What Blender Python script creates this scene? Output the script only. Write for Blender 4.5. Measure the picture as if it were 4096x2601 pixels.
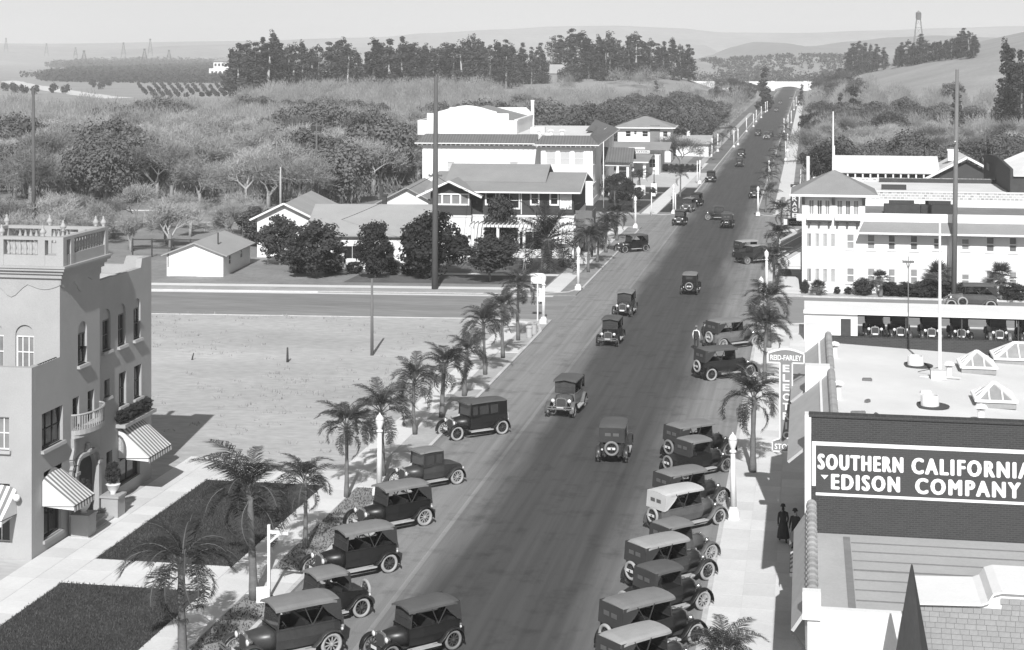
import bpy, math, random
from mathutils import Vector, Matrix
R = math.radians
for o in list(bpy.data.objects): bpy.data.objects.remove(o)
SC = bpy.context.scene
COL = SC.collection
# ------------------------------------------------------------------ camera
F, H, YH, CX, XV = 6500., 22., 220., 2048., 3230.      # photograph geometry: focal length, eye height, horizon, street vanishing point
TH = math.atan((XV - CX) / F); CT, ST = math.cos(TH), math.sin(TH)
cam = bpy.data.cameras.new('camera'); camo = bpy.data.objects.new('camera', cam); COL.objects.link(camo)
cam.sensor_width = 36; cam.lens = F / 4096 * 36
cam.shift_y = -(1300.5 - YH) / 4096
cam.clip_start = 1; cam.clip_end = 30000
camo.location = (0, 0, H); camo.rotation_euler = (R(90), 0, TH)
SC.camera = camo
# ------------------------------------------------------------------ world, sun, exposure
SUN_EL, SUN_AZ = 38.0, 8.0          # elevation, degrees east of south
w = bpy.data.worlds.new('World'); SC.world = w; w.use_nodes = True
nt = w.node_tree; nt.nodes.clear()
sky = nt.nodes.new('ShaderNodeTexSky'); sky.sky_type = 'NISHITA'; sky.sun_disc = False
sky.sun_elevation = R(SUN_EL); sky.sun_rotation = R(180 - SUN_AZ)
sky.air_density = 1.0; sky.dust_density = 0.1; sky.ozone_density = 1.0
hs = nt.nodes.new('ShaderNodeHueSaturation'); hs.inputs['Saturation'].default_value = 0.0
bg = nt.nodes.new('ShaderNodeBackground'); bg.inputs['Strength'].default_value = 0.065
wo = nt.nodes.new('ShaderNodeOutputWorld')
nt.links.new(sky.outputs[0], hs.inputs['Color']); nt.links.new(hs.outputs[0], bg.inputs['Color']); nt.links.new(bg.outputs[0], wo.inputs['Surface'])
sl = bpy.data.lights.new('sun', 'SUN'); sl.energy = 5.0; sl.angle = R(0.5); sl.color = (1, 1, 1)
so = bpy.data.objects.new('sun', sl); COL.objects.link(so)
sd = Vector((math.sin(R(SUN_AZ)) * math.cos(R(SUN_EL)), -math.cos(R(SUN_AZ)) * math.cos(R(SUN_EL)), math.sin(R(SUN_EL))))
so.rotation_euler = sd.to_track_quat('Z', 'Y').to_euler(); so.location = (0, -40, 80)
SC.view_settings.view_transform = 'Standard'; SC.view_settings.look = 'None'
SC.view_settings.exposure = 0.18; SC.view_settings.gamma = 1.0; SC.view_settings.use_curve_mapping = False
SC.cycles.max_bounces = 5; SC.cycles.diffuse_bounces = 2; SC.cycles.glossy_bounces = 2
SC.cycles.transparent_max_bounces = 6; SC.cycles.transmission_bounces = 2; SC.cycles.volume_bounces = 1
# ------------------------------------------------------------------ surveying helpers (photo point on a known plane -> world point)
def G(x, y, z=0.0):
    D = F * (H - z) / (y - YH); L = (x - CX) / F * D
    return Vector((L * CT - D * ST, L * ST + D * CT, z))
def YX(x, X):
    t = (x - CX) / F; return X * (CT + t * ST) / (t * CT - ST)
def XY(x, Y):
    t = (x - CX) / F; return Y * (t * CT - ST) / (CT + t * ST)
def DP(X, Y): return -X * ST + Y * CT
def ZP(y, X, Y): return H - (y - YH) * DP(X, Y) / F
def PD(x, y, D):
    L = (x - CX) / F * D
    return Vector((L * CT - D * ST, L * ST + D * CT, H - (y - YH) * D / F))
# ------------------------------------------------------------------ materials (a black and white place: every colour is a grey)
MATS = {}
def g3(v): return (v, v, v, 1)
def mat(key, v, rough=.85, var=.16, s1=.5, s2=8, bump=.0, rnd=.0, spec=.25, metal=0, stretch=None, trans=0, world=False):
    if key in MATS: return MATS[key]
    m = bpy.data.materials.new(key); m.use_nodes = True
    n = m.node_tree.nodes; l = m.node_tree.links
    b = n['Principled BSDF']
    b.inputs['Roughness'].default_value = rough; b.inputs['Metallic'].default_value = metal
    b.inputs['Specular IOR Level'].default_value = spec
    if trans: b.inputs['Transmission Weight'].default_value = trans
    tc = n.new('ShaderNodeTexCoord'); src = tc.outputs['Object']
    if world:
        gm = n.new('ShaderNodeNewGeometry'); src = gm.outputs['Position']
    if stretch:
        mp = n.new('ShaderNodeMapping'); mp.inputs['Scale'].default_value = stretch; l.new(src, mp.inputs[0]); src = mp.outputs[0]
    oi = n.new('ShaderNodeObjectInfo')
    n1 = n.new('ShaderNodeTexNoise'); n1.noise_dimensions = '4D'; n1.inputs['Scale'].default_value = s1; n1.inputs['Detail'].default_value = 5; n1.inputs['Roughness'].default_value = .62
    n2 = n.new('ShaderNodeTexNoise'); n2.inputs['Scale'].default_value = s2; n2.inputs['Detail'].default_value = 4
    l.new(src, n1.inputs['Vector']); l.new(src, n2.inputs['Vector'])
    mw = n.new('ShaderNodeMath'); mw.operation = 'MULTIPLY'; mw.inputs[1].default_value = 37.; l.new(oi.outputs['Random'], mw.inputs[0]); l.new(mw.outputs[0], n1.inputs['W'])
    a = n.new('ShaderNodeMath'); a.operation = 'MULTIPLY_ADD'; a.inputs[1].default_value = 2.4 * var; a.inputs[2].default_value = 1 - 1.2 * var; l.new(n1.outputs[0], a.inputs[0])
    c = n.new('ShaderNodeMath'); c.operation = 'MULTIPLY_ADD'; c.inputs[1].default_value = 1.4 * var; c.inputs[2].default_value = 1 - .7 * var; l.new(n2.outputs[0], c.inputs[0])
    d = n.new('ShaderNodeMath'); d.operation = 'MULTIPLY'; l.new(a.outputs[0], d.inputs[0]); l.new(c.outputs[0], d.inputs[1])
    e = n.new('ShaderNodeMath'); e.operation = 'MULTIPLY_ADD'; e.inputs[1].default_value = 2 * rnd; e.inputs[2].default_value = 1 - rnd; l.new(oi.outputs['Random'], e.inputs[0])
    f = n.new('ShaderNodeMath'); f.operation = 'MULTIPLY'; l.new(d.outputs[0], f.inputs[0]); l.new(e.outputs[0], f.inputs[1])
    h = n.new('ShaderNodeMath'); h.operation = 'MULTIPLY'; h.inputs[1].default_value = v; l.new(f.outputs[0], h.inputs[0])
    cl = n.new('ShaderNodeClamp'); cl.inputs['Max'].default_value = .9; l.new(h.outputs[0], cl.inputs[0])
    l.new(cl.outputs[0], b.inputs['Base Color'])
    if bump:
        bp = n.new('ShaderNodeBump'); bp.inputs['Strength'].default_value = .6; bp.inputs['Distance'].default_value = bump; l.new(n2.outputs[0], bp.inputs['Height']); l.new(bp.outputs[0], b.inputs['Normal'])
    m['src'] = 0
    MATS[key] = m
    return m
def mat_brick(key, v1, v2, vm, bw=.22, bh=.075, mort=.012, var=.25, axis='XZ', bump=.01):
    if key in MATS: return MATS[key]
    m = mat(key, 1, var=var, s1=.35, s2=14); n = m.node_tree.nodes; l = m.node_tree.links
    tc = n.new('ShaderNodeTexCoord'); sx = n.new('ShaderNodeSeparateXYZ'); cx = n.new('ShaderNodeCombineXYZ'); l.new(tc.outputs['Object'], sx.inputs[0])
    l.new(sx.outputs[axis[0]], cx.inputs['X']); l.new(sx.outputs[axis[1]], cx.inputs['Y'])
    br = n.new('ShaderNodeTexBrick'); br.inputs['Scale'].default_value = 1; br.inputs['Brick Width'].default_value = bw; br.inputs['Row Height'].default_value = bh; br.inputs['Mortar Size'].default_value = mort
    br.inputs['Color1'].default_value = g3(v1); br.inputs['Color2'].default_value = g3(v2); br.inputs['Mortar'].default_value = g3(vm)
    l.new(cx.outputs[0], br.inputs['Vector'])
    b = n['Principled BSDF']; old = b.inputs['Base Color'].links[0].from_socket
    mx = n.new('ShaderNodeMix'); mx.data_type = 'RGBA'; mx.blend_type = 'MULTIPLY'; mx.inputs['Factor'].default_value = 1
    l.new(br.outputs['Color'], mx.inputs['A']); l.new(old, mx.inputs['B']); l.new(mx.outputs['Result'], b.inputs['Base Color'])
    bp = n.new('ShaderNodeBump'); bp.inputs['Distance'].default_value = bump; bp.inputs['Strength'].default_value = .7; bp.invert = True; l.new(br.outputs['Fac'], bp.inputs['Height']); l.new(bp.outputs[0], b.inputs['Normal'])
    return m
def mat_rows(key, v, period, axis, depth=.03, var=.2, dark=.35):
    """rows of shingles or tile courses too small to pick apart: fine relief in bands"""
    if key in MATS: return MATS[key]
    m = mat(key, v, var=var, s1=.7, s2=9); n = m.node_tree.nodes; l = m.node_tree.links
    tc = n.new('ShaderNodeTexCoord'); sx = n.new('ShaderNodeSeparateXYZ'); l.new(tc.outputs['Object'], sx.inputs[0])
    k = n.new('ShaderNodeMath'); k.operation = 'MULTIPLY'; k.inputs[1].default_value = 1 / period; l.new(sx.outputs[axis], k.inputs[0])
    fr = n.new('ShaderNodeMath'); fr.operation = 'FRACT'; l.new(k.outputs[0], fr.inputs[0])
    pp = n.new('ShaderNodeMath'); pp.operation = 'PINGPONG'; pp.inputs[1].default_value = .5; l.new(k.outputs[0], pp.inputs[0])
    bp = n.new('ShaderNodeBump'); bp.inputs['Distance'].default_value = depth; bp.inputs['Strength'].default_value = 1; l.new(pp.outputs[0], bp.inputs['Height'])
    b = n['Principled BSDF']; l.new(bp.outputs[0], b.inputs['Normal'])
    old = b.inputs['Base Color'].links[0].from_socket
    ma = n.new('ShaderNodeMath'); ma.operation = 'MULTIPLY_ADD'; ma.inputs[1].default_value = dark; ma.inputs[2].default_value = 1 - dark; l.new(pp.outputs[0], ma.inputs[0])
    mb_ = n.new('ShaderNodeMath'); mb_.operation = 'MULTIPLY'; l.new(ma.outputs[0], mb_.inputs[0]); l.new(old, mb_.inputs[1]); l.new(mb_.outputs[0], b.inputs['Base Color'])
    return m
def leafmat(key, v, rnd=.25, var=.35, s1=.6, s2=3.0, trans=.25):
    if key in MATS: return MATS[key]
    m = mat(key, v, rough=.75, var=var, s1=s1, s2=s2, rnd=rnd, spec=.15); n = m.node_tree.nodes; l = m.node_tree.links
    b = n['Principled BSDF']; t = n.new('ShaderNodeBsdfTranslucent'); mx = n.new('ShaderNodeMixShader'); mx.inputs[0].default_value = trans
    l.new(b.inputs['Base Color'].links[0].from_socket, t.inputs[0]); out = n['Material Output']
    l.new(b.outputs[0], mx.inputs[1]); l.new(t.outputs[0], mx.inputs[2]); l.new(mx.outputs[0], out.inputs[0])
    return m
def glassmat(key, v=.02, rough=.06, spec=.6):
    return mat(key, v, rough=rough, var=.3, s1=.8, s2=3, spec=spec)
# ------------------------------------------------------------------ mesh builder
class MB:
    def __init__(s): s.v = []; s.f = []; s.m = []; s.cur = 0
    def pts(s, P): b = len(s.v); s.v.extend([tuple(p) for p in P]); return b
    def face(s, *idx): s.f.append(idx); s.m.append(s.cur)
    def poly(s, P): b = s.pts(P); s.face(*range(b, b + len(P))); return s
    def box(s, x0, x1, y0, y1, z0, z1, M=None):
        P = [(x0,y0,z0),(x1,y0,z0),(x1,y1,z0),(x0,y1,z0),(x0,y0,z1),(x1,y0,z1),(x1,y1,z1),(x0,y1,z1)]
        if M: P = [M @ Vector(p) for p in P]
        b = s.pts(P)
        for q in ((3,2,1,0),(4,5,6,7),(0,1,5,4),(1,2,6,5),(2,3,7,6),(3,0,4,7)): s.face(*[b+i for i in q])
        return s
    def bar(s, p0, p1, wd, hg=None, up=(0,0,1)):
        """a rectangular bar from p0 to p1"""
        hg = hg or wd; p0 = Vector(p0); p1 = Vector(p1); d = (p1 - p0)
        if d.length < 1e-6: return s
        d.normalize(); u = Vector(up)
        if abs(d.dot(u)) > .98: u = Vector((0,1,0))
        a = d.cross(u).normalized() * wd / 2; c = a.cross(d).normalized() * hg / 2
        b = s.pts([p0-a-c, p0+a-c, p0+a+c, p0-a+c, p1-a-c, p1+a-c, p1+a+c, p1-a+c])
        for q in ((3,2,1,0),(4,5,6,7),(0,1,5,4),(1,2,6,5),(2,3,7,6),(3,0,4,7)): s.face(*[b+i for i in q])
        return s
    def tube(s, path, rad, n=8, cap=True, closed=False):
        P = [Vector(p) for p in path]
        if not hasattr(rad, '__len__'): rad = [rad] * len(P)
        rings = []; prev = None
        for i, p in enumerate(P):
            if closed: d = P[(i+1) % len(P)] - P[i-1]
            else: d = (P[min(i+1, len(P)-1)] - P[max(i-1, 0)])
            d.normalize()
            if prev is None:
                u = Vector((0,0,1)) if abs(d.z) < .9 else Vector((1,0,0))
                a = d.cross(u).normalized()
            else: a = (prev - d * prev.dot(d)).normalized()
            prev = a; c = d.cross(a)
            rings.append(s.pts([p + (a*math.cos(2*math.pi*k/n) + c*math.sin(2*math.pi*k/n)) * rad[i] for k in range(n)]))
        m = len(rings)
        for i in range(m if closed else m-1):
            r0, r1 = rings[i], rings[(i+1) % m]
            for k in range(n): s.face(r0+k, r0+(k+1) % n, r1+(k+1) % n, r1+k)
        if cap and not closed:
            s.face(*[rings[0]+k for k in reversed(range(n))]); s.face(*[rings[-1]+k for k in range(n)])
        return s
    def lathe(s, prof, c=(0,0,0), n=12, axis='Z', cap=True, arc=(0,1)):
        rings = []
        full = arc == (0,1); m = n if full else n+1
        for r, h in prof:
            P = []
            for k in range(m):
                a = 2*math.pi*(arc[0] + (arc[1]-arc[0])*k/n)
                x, y = r*math.cos(a), r*math.sin(a)
                P.append((c[0]+x, c[1]+y, c[2]+h) if axis == 'Z' else ((c[0]+x, c[1]+h, c[2]+y) if axis == 'Y' else (c[0]+h, c[1]+x, c[2]+y)))
            rings.append(s.pts(P))
        for i in range(len(rings)-1):
            for k in range(n):
                k2 = (k+1) % n if full else k+1
                s.face(rings[i]+k, rings[i]+k2, rings[i+1]+k2, rings[i+1]+k)
        if cap and full:
            if prof[0][0] > 1e-4: s.face(*[rings[0]+k for k in reversed(range(n))])
            if prof[-1][0] > 1e-4: s.face(*[rings[-1]+k for k in range(n)])
        return s
    def prism(s, poly, a, b, axis='Y'):
        """extrude a 2-D polygon (u,v) along an axis: X -> (y,z), Y -> (x,z), Z -> (x,y)"""
        mk = {'X': lambda u,v,t: (t,u,v), 'Y': lambda u,v,t: (u,t,v), 'Z': lambda u,v,t: (u,v,t)}[axis]
        n = len(poly); i0 = s.pts([mk(u,v,a) for u,v in poly]); i1 = s.pts([mk(u,v,b) for u,v in poly])
        s.face(*[i0+k for k in range(n)]); s.face(*[i1+k for k in reversed(range(n))])
        for k in range(n): s.face(i0+k, i1+k, i1+(k+1) % n, i0+(k+1) % n)
        return s
    def loft(s, secs, cap=True, closed=True):
        rings = [s.pts(sc) for sc in secs]; n = len(secs[0])
        for i in range(len(rings)-1):
            for k in range(n if closed else n-1): s.face(rings[i]+k, rings[i]+(k+1) % n, rings[i+1]+(k+1) % n, rings[i+1]+k)
        if cap and closed:
            s.face(*[rings[0]+k for k in reversed(range(n))]); s.face(*[rings[-1]+k for k in range(n)])
        return s
    def xf(s, M, start=0):
        for i in range(start, len(s.v)): s.v[i] = tuple(M @ Vector(s.v[i]))
        return s
    def mesh(s, name, mats, smooth=False, fix=True):
        me = bpy.data.meshes.new(name); me.from_pydata(s.v, [], s.f)
        if not isinstance(mats, (list, tuple)): mats = [mats]
        for m in mats: me.materials.append(m)
        if len(mats) > 1: me.polygons.foreach_set('material_index', s.m)
        if fix and len(s.f) < 60000:
            import bmesh
            bm = bmesh.new(); bm.from_mesh(me); bmesh.ops.recalc_face_normals(bm, faces=bm.faces); bm.to_mesh(me); bm.free()
        if smooth: me.polygons.foreach_set('use_smooth', [True] * len(me.polygons))
        me.update(); return me
    def build(s, name, mats, parent=None, smooth=False, loc=None, rz=0, fix=True):
        return link(name, s.mesh(name, mats, smooth, fix), parent, loc, rz)
def link(name, me, parent=None, loc=None, rz=0, m=None):
    o = bpy.data.objects.new(name, me); COL.objects.link(o)
    if parent: o.parent = parent
    if loc is not None: o.location = loc
    if rz: o.rotation_euler = (0, 0, rz)
    if m is not None and me is not None and len(me.materials) == 1:
        o.material_slots[0].link = 'OBJECT'; o.material_slots[0].material = m
    return o
def tag(o, label, cat, group=None):
    o['label'] = label; o['category'] = cat
    if group: o['group'] = group
    return o
def thing(name, label, cat, loc=(0,0,0), rz=0, group=None):
    o = bpy.data.objects.new(name, None); COL.objects.link(o); o.location = loc; o.rotation_euler = (0, 0, rz); o.empty_display_size = .3
    return tag(o, label, cat, group)
def struct(o): o['kind'] = 'structure'; return o
def stuff(o, label=None, cat=None):
    o['kind'] = 'stuff'
    if label: o['label'] = label; o['category'] = cat
    return o
def copy_tree(o, parent=None):
    c = o.copy(); COL.objects.link(c)
    if parent: c.parent = parent
    for ch in o.children: copy_tree(ch, c)
    return c
def text_mesh(name, txt, w, h, depth, m, parent, M, bold=.0, spacing=1.0, fat=0.0):
    """raised lettering, w x h metres, lying in local XZ facing -Y, lower left corner at the origin of M"""
    cu = bpy.data.curves.new(name, 'FONT'); cu.body = txt; cu.offset = bold; cu.extrude = 0; cu.space_character = spacing; cu.resolution_u = 3
    o = bpy.data.objects.new('tmp_text', cu); COL.objects.link(o)
    bpy.context.view_layer.update()
    me = bpy.data.meshes.new_from_object(o.evaluated_get(bpy.context.evaluated_depsgraph_get()))
    bpy.data.objects.remove(o); bpy.data.curves.remove(cu)
    xs = [v.co.x for v in me.vertices]; ys = [v.co.y for v in me.vertices]
    x0, x1, y0, y1 = min(xs), max(xs), min(ys), max(ys)
    for v in me.vertices:
        v.co = Vector(((v.co.x-x0)/(x1-x0)*(w-2*fat)+fat, -depth, (v.co.y-y0)/(y1-y0)*(h-fat)+fat/2))
    if fat:
        mb = MB(); V = [tuple(v.co) for v in me.vertices]; P = [tuple(p.vertices) for p in me.polygons]
        for k, (dx, dz) in enumerate(((-1, 0), (1, 0), (-.5, .5), (.5, .5), (-.5, -.5), (.5, -.5), (0, 0))):
            b = mb.pts([(x+dx*fat, y-.0012*k, z+dz*fat) for x, y, z in V])
            for p in P: mb.face(*[b+i for i in p])
        me2 = mb.mesh(name, m, fix=False); bpy.data.meshes.remove(me); me = me2
    for v in me.vertices: v.co = M @ v.co
    me.materials.clear(); me.materials.append(m); me.name = name
    return link(name, me, parent)
def wall_grid(mb, u0, u1, z0, z1, holes, mk, depth=.2, skip=()):
    """a wall face with rectangular openings and reveals. mk(u, z, d) -> point, d = depth behind the face"""
    us = sorted(set([u0, u1] + [min(max(a, u0), u1) for h in holes for a in h[:2]])); zs = sorted(set([z0, z1] + [a for h in holes for a in h[2:4]]))
    for i in range(len(us)-1):
        for j in range(len(zs)-1):
            uc, zc = (us[i]+us[i+1])/2, (zs[j]+zs[j+1])/2
            if any(h[0] < uc < h[1] and h[2] < zc < h[3] for h in holes): continue
            mb.poly([mk(us[i],zs[j],0), mk(us[i+1],zs[j],0), mk(us[i+1],zs[j+1],0), mk(us[i],zs[j+1],0)])
    for a, b, c, d in [h[:4] for h in holes]:
        for (p, q) in (((a,c),(b,c)), ((b,c),(b,d)), ((b,d),(a,d)), ((a,d),(a,c))):
            mb.poly([mk(p[0],p[1],0), mk(q[0],q[1],0), mk(q[0],q[1],depth), mk(p[0],p[1],depth)])
def sash(parent, mk, a, b, c, d, depth, frame, pane, cols=1, rows=2, fw=.07, bw=.04, name='window', proud=.05):
    """a window: frame with glazing bars and one pane, set 'depth' behind the wall face"""
    mb = MB()
    def bar(p0, p1, q0, q1, dd0, dd1):
        P = [mk(p0,q0,dd0), mk(p1,q0,dd0), mk(p1,q1,dd0), mk(p0,q1,dd0), mk(p0,q0,dd1), mk(p1,q0,dd1), mk(p1,q1,dd1), mk(p0,q1,dd1)]
        i = mb.pts(P)
        for f_ in ((0,1,2,3),(7,6,5,4),(0,4,5,1),(1,5,6,2),(2,6,7,3),(3,7,4,0)): mb.face(*[i+k for k in f_])
    d0, d1 = depth - proud, depth + .03
    bar(a, a+fw, c, d, d0, d1); bar(b-fw, b, c, d, d0, d1); bar(a+fw, b-fw, c, c+fw, d0, d1); bar(a+fw, b-fw, d-fw, d, d0, d1)
    for i in range(1, cols):
        u = a + (b-a)*i/cols; bar(u-bw/2, u+bw/2, c+fw, d-fw, d0+.015, d1)
    for j in range(1, rows):
        z = c + (d-c)*j/rows; bar(a+fw, b-fw, z-bw/2, z+bw/2, d0+.008, d1)
    o = mb.build(name, frame, parent)
    pm = MB(); pm.poly([mk(a+fw/2,c+fw/2,depth+.005), mk(b-fw/2,c+fw/2,depth+.005), mk(b-fw/2,d-fw/2,depth+.005), mk(a+fw/2,d-fw/2,depth+.005)])
    pm.build('pane', pane, o)
    return o
# ================================================================== materials used in many places
m_ground = mat('dry_earth', .30, var=.35, s1=.03, s2=.6, world=True)
m_lot = mat('lot_dirt', .42, var=.42, s1=.075, s2=2.2, stretch=(.6, 1.3, 1), bump=.03)
m_dirtroad = mat('oiled_dirt', .23, var=.5, s1=.2, s2=1.5, stretch=(.25, 1.6, 1))
m_conc = mat('concrete_walk', .64, var=.14, s1=.5, s2=7, rnd=.07)
m_kerb = mat('kerb_concrete', .52, var=.35, s1=.8, s2=6)
m_lawn = mat('lawn_grass', .05, var=.5, s1=.6, s2=9, bump=.05, spec=.1)
m_park = mat('worn_parkway', .26, var=.55, s1=.55, s2=5, bump=.04)
m_white = mat('white_paint', .76, var=.11, s1=.5, s2=6)
m_white2 = mat('white_stucco', .75, var=.13, s1=.35, s2=12, bump=.01)
m_trim = mat('white_trim', .78, var=.06)
m_dark = mat('dark_timber', .06, var=.3, s1=2, s2=20)
m_iron = mat('dark_iron', .05, var=.2, rough=.5)
m_wood = mat('weathered_wood', .16, var=.3, s1=1.2, s2=14, stretch=(1, 1, .15))
m_glass = glassmat('dark_glass')
m_glassl = glassmat('curtained_glass', .22, .2)
m_pale = mat('pale_shade', .5, var=.1)

def ss(a, b, x):
    t = min(max((x - a) / (b - a), 0), 1); return t * t * (3 - 2 * t)
def segd(px, py, ax, ay, bx, by):
    dx, dy = bx-ax, by-ay; t = min(max(((px-ax)*dx + (py-ay)*dy) / (dx*dx+dy*dy), 0), 1)
    return math.hypot(px-ax-t*dx, py-ay-t*dy)
def hgt(X, Y):
    a = 5.0 * math.exp(-(segd(X, Y, -230, 625, -60, 820) / 95) ** 2) + 9.5 * math.exp(-(((X+112)/62)**2 + ((Y-850)/90)**2))
    a *= ss(-28, -65, X)
    b = .565 * max(0, min(X, 170)) ** .85 * ss(420, 770, Y) * (1 - .25 * ss(1050, 1500, Y))
    return a + b
# ------------------------------------------------------------------ the ground, one sheet to the horizon
def axis_vals(lo, hi, d0, d1, step, grow=1.22):
    v = [d0 + i * step for i in range(int((d1-d0)/step)+1)]
    s, x = step, d1
    while x < hi: s *= grow; x += s; v.append(min(x, hi))
    s, x = step, d0
    while x > lo: s *= grow; x -= s; v.insert(0, max(x, lo))
    return v
gx = axis_vals(-4000, 4000, -330, 260, 10); gy = axis_vals(-300, 6400, 320, 1300, 10)
mb = MB()
mb.pts([(x, y, hgt(x, y) - .06) for y in gy for x in gx])
n = len(gx)
for j in range(len(gy)-1):
    for i in range(n-1): mb.face(j*n+i, j*n+i+1, (j+1)*n+i+1, (j+1)*n+i)
struct(mb.build('ground', m_ground, smooth=True))
# ------------------------------------------------------------------ roads
def roadmat(key, xa, xb, soft, dk, lt):
    m = mat(key, 1, rough=.8, var=.3, s1=.28, s2=3.5, world=True, stretch=(1.2, .35, 1)); n = m.node_tree.nodes; l = m.node_tree.links
    b = n['Principled BSDF']; old = b.inputs['Base Color'].links[0].from_socket
    gm = n.new('ShaderNodeNewGeometry'); sx = n.new('ShaderNodeSeparateXYZ'); l.new(gm.outputs['Position'], sx.inputs[0])
    mp = n.new('ShaderNodeMapping'); mp.inputs['Scale'].default_value = (.5, .05, .3); l.new(gm.outputs['Position'], mp.inputs[0])
    nz = n.new('ShaderNodeTexNoise'); nz.inputs['Scale'].default_value = 1; nz.inputs['Detail'].default_value = 5; l.new(mp.outputs[0], nz.inputs[0])
    wv = n.new('ShaderNodeMath'); wv.operation = 'MULTIPLY_ADD'; wv.inputs[1].default_value = 3.2; l.new(nz.outputs[0], wv.inputs[0]); l.new(sx.outputs['X'], wv.inputs[2])
    r1 = n.new('ShaderNodeMapRange'); r1.interpolation_type = 'SMOOTHSTEP'; r1.inputs[1].default_value = xa+1.6-soft; r1.inputs[2].default_value = xa+1.6+soft; l.new(wv.outputs[0], r1.inputs[0])
    r2 = n.new('ShaderNodeMapRange'); r2.interpolation_type = 'SMOOTHSTEP'; r2.inputs[1].default_value = xb+1.6-soft*1.5; r2.inputs[2].default_value = xb+1.6+soft*1.5; r2.inputs[3].default_value = 1; r2.inputs[4].default_value = 0; l.new(wv.outputs[0], r2.inputs[0])
    mu = n.new('ShaderNodeMath'); mu.operation = 'MULTIPLY'; l.new(r1.outputs[0], mu.inputs[0]); l.new(r2.outputs[0], mu.inputs[1])
    # a paler, worn crown between the wheel tracks
    mx = n.new('ShaderNodeMix'); mx.data_type = 'RGBA'; mx.inputs['A'].default_value = g3(lt); mx.inputs['B'].default_value = g3(dk); l.new(mu.outputs[0], mx.inputs['Factor'])
    m2 = n.new('ShaderNodeMix'); m2.data_type = 'RGBA'; m2.blend_type = 'MULTIPLY'; m2.inputs['Factor'].default_value = 1; l.new(mx.outputs['Result'], m2.inputs['A']); l.new(old, m2.inputs['B']); l.new(m2.outputs['Result'], b.inputs['Base Color'])
    # oil spots and patches, and the pale edge seam of the paving
    out = b.inputs['Base Color'].links[0].from_socket
    n3 = n.new('ShaderNodeTexNoise'); n3.inputs['Scale'].default_value = .55; n3.inputs['Detail'].default_value = 6; n3.inputs['Roughness'].default_value = .7; l.new(gm.outputs['Position'], n3.inputs[0])
    r3 = n.new('ShaderNodeMapRange'); r3.inputs[1].default_value = .52; r3.inputs[2].default_value = .72; r3.inputs[3].default_value = 1; r3.inputs[4].default_value = .62; l.new(n3.outputs[0], r3.inputs[0])
    n4 = n.new('ShaderNodeTexNoise'); n4.inputs['Scale'].default_value = 30; n4.inputs['Detail'].default_value = 3; l.new(gm.outputs['Position'], n4.inputs[0])
    r4 = n.new('ShaderNodeMapRange'); r4.inputs[1].default_value = .3; r4.inputs[2].default_value = .7; r4.inputs[3].default_value = .82; r4.inputs[4].default_value = 1.18; l.new(n4.outputs[0], r4.inputs[0])
    mp5 = n.new('ShaderNodeMapping'); mp5.inputs['Scale'].default_value = (2.6, .06, 1); l.new(gm.outputs['Position'], mp5.inputs[0])
    n5 = n.new('ShaderNodeTexNoise'); n5.inputs['Scale'].default_value = 1; n5.inputs['Detail'].default_value = 4; l.new(mp5.outputs[0], n5.inputs[0])
    r5 = n.new('ShaderNodeMapRange'); r5.inputs[1].default_value = .35; r5.inputs[2].default_value = .65; r5.inputs[3].default_value = .88; r5.inputs[4].default_value = 1.14; l.new(n5.outputs[0], r5.inputs[0])
    sm = n.new('ShaderNodeMath'); sm.operation = 'COMPARE'; sm.inputs[1].default_value = xa-.55; sm.inputs[2].default_value = .11; l.new(sx.outputs['X'], sm.inputs[0])
    s2_ = n.new('ShaderNodeMath'); s2_.operation = 'MULTIPLY_ADD'; s2_.inputs[2].default_value = 1; l.new(sm.outputs[0], s2_.inputs[0]); l.new(r4.outputs[0], s2_.inputs[1])
    s3_ = n.new('ShaderNodeMath'); s3_.operation = 'MULTIPLY_ADD'; s3_.inputs[1].default_value = .35; s3_.inputs[2].default_value = 1; l.new(sm.outputs[0], s3_.inputs[0])
    cur = None
    for q in (r3, r4, r5, s3_):
        if cur is None: cur = q.outputs[0]; continue
        k_ = n.new('ShaderNodeMath'); k_.operation = 'MULTIPLY'; l.new(cur, k_.inputs[0]); l.new(q.outputs[0], k_.inputs[1]); cur = k_.outputs[0]
    m3 = n.new('ShaderNodeMix'); m3.data_type = 'RGBA'; m3.blend_type = 'MULTIPLY'; m3.inputs['Factor'].default_value = 1; l.new(out, m3.inputs['A']); l.new(cur, m3.inputs['B']); l.new(m3.outputs['Result'], b.inputs['Base Color'])
    return m
KW, KE = -20.8, -3.95                    # kerb lines of the main street
KW2, KE2 = -17.6, -6.9                   # narrower beyond the second crossing
def sheet(name, P, m, z, parent=None):
    return MB().poly([(p[0], p[1], z) for p in P]).build(name, m, parent)
m_road = roadmat('street_asphalt', -15.9, -7.6, 1.25, .078, .265)
m_road2 = roadmat('far_asphalt', -16.3, -7.6, .9, .08, .24)
rb = MB()
for y0 in range(20, 232, 4): rb.poly([(KW-.02, y0, 0), (KE+.02, y0, 0), (KE+.02, y0+4, 0), (KW-.02, y0+4, 0)])
struct(rb.build('main_road', m_road))
struct(sheet('main_road', [(KW2, 231.9), (KE2, 231.9), (KE2, 1060), (KW2, 1060)], m_road2, .004))
struct(sheet('main_road', [(-26, 1066), (4, 1066), (30, 1500), (0, 1500)], m_road2, .004))
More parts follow.
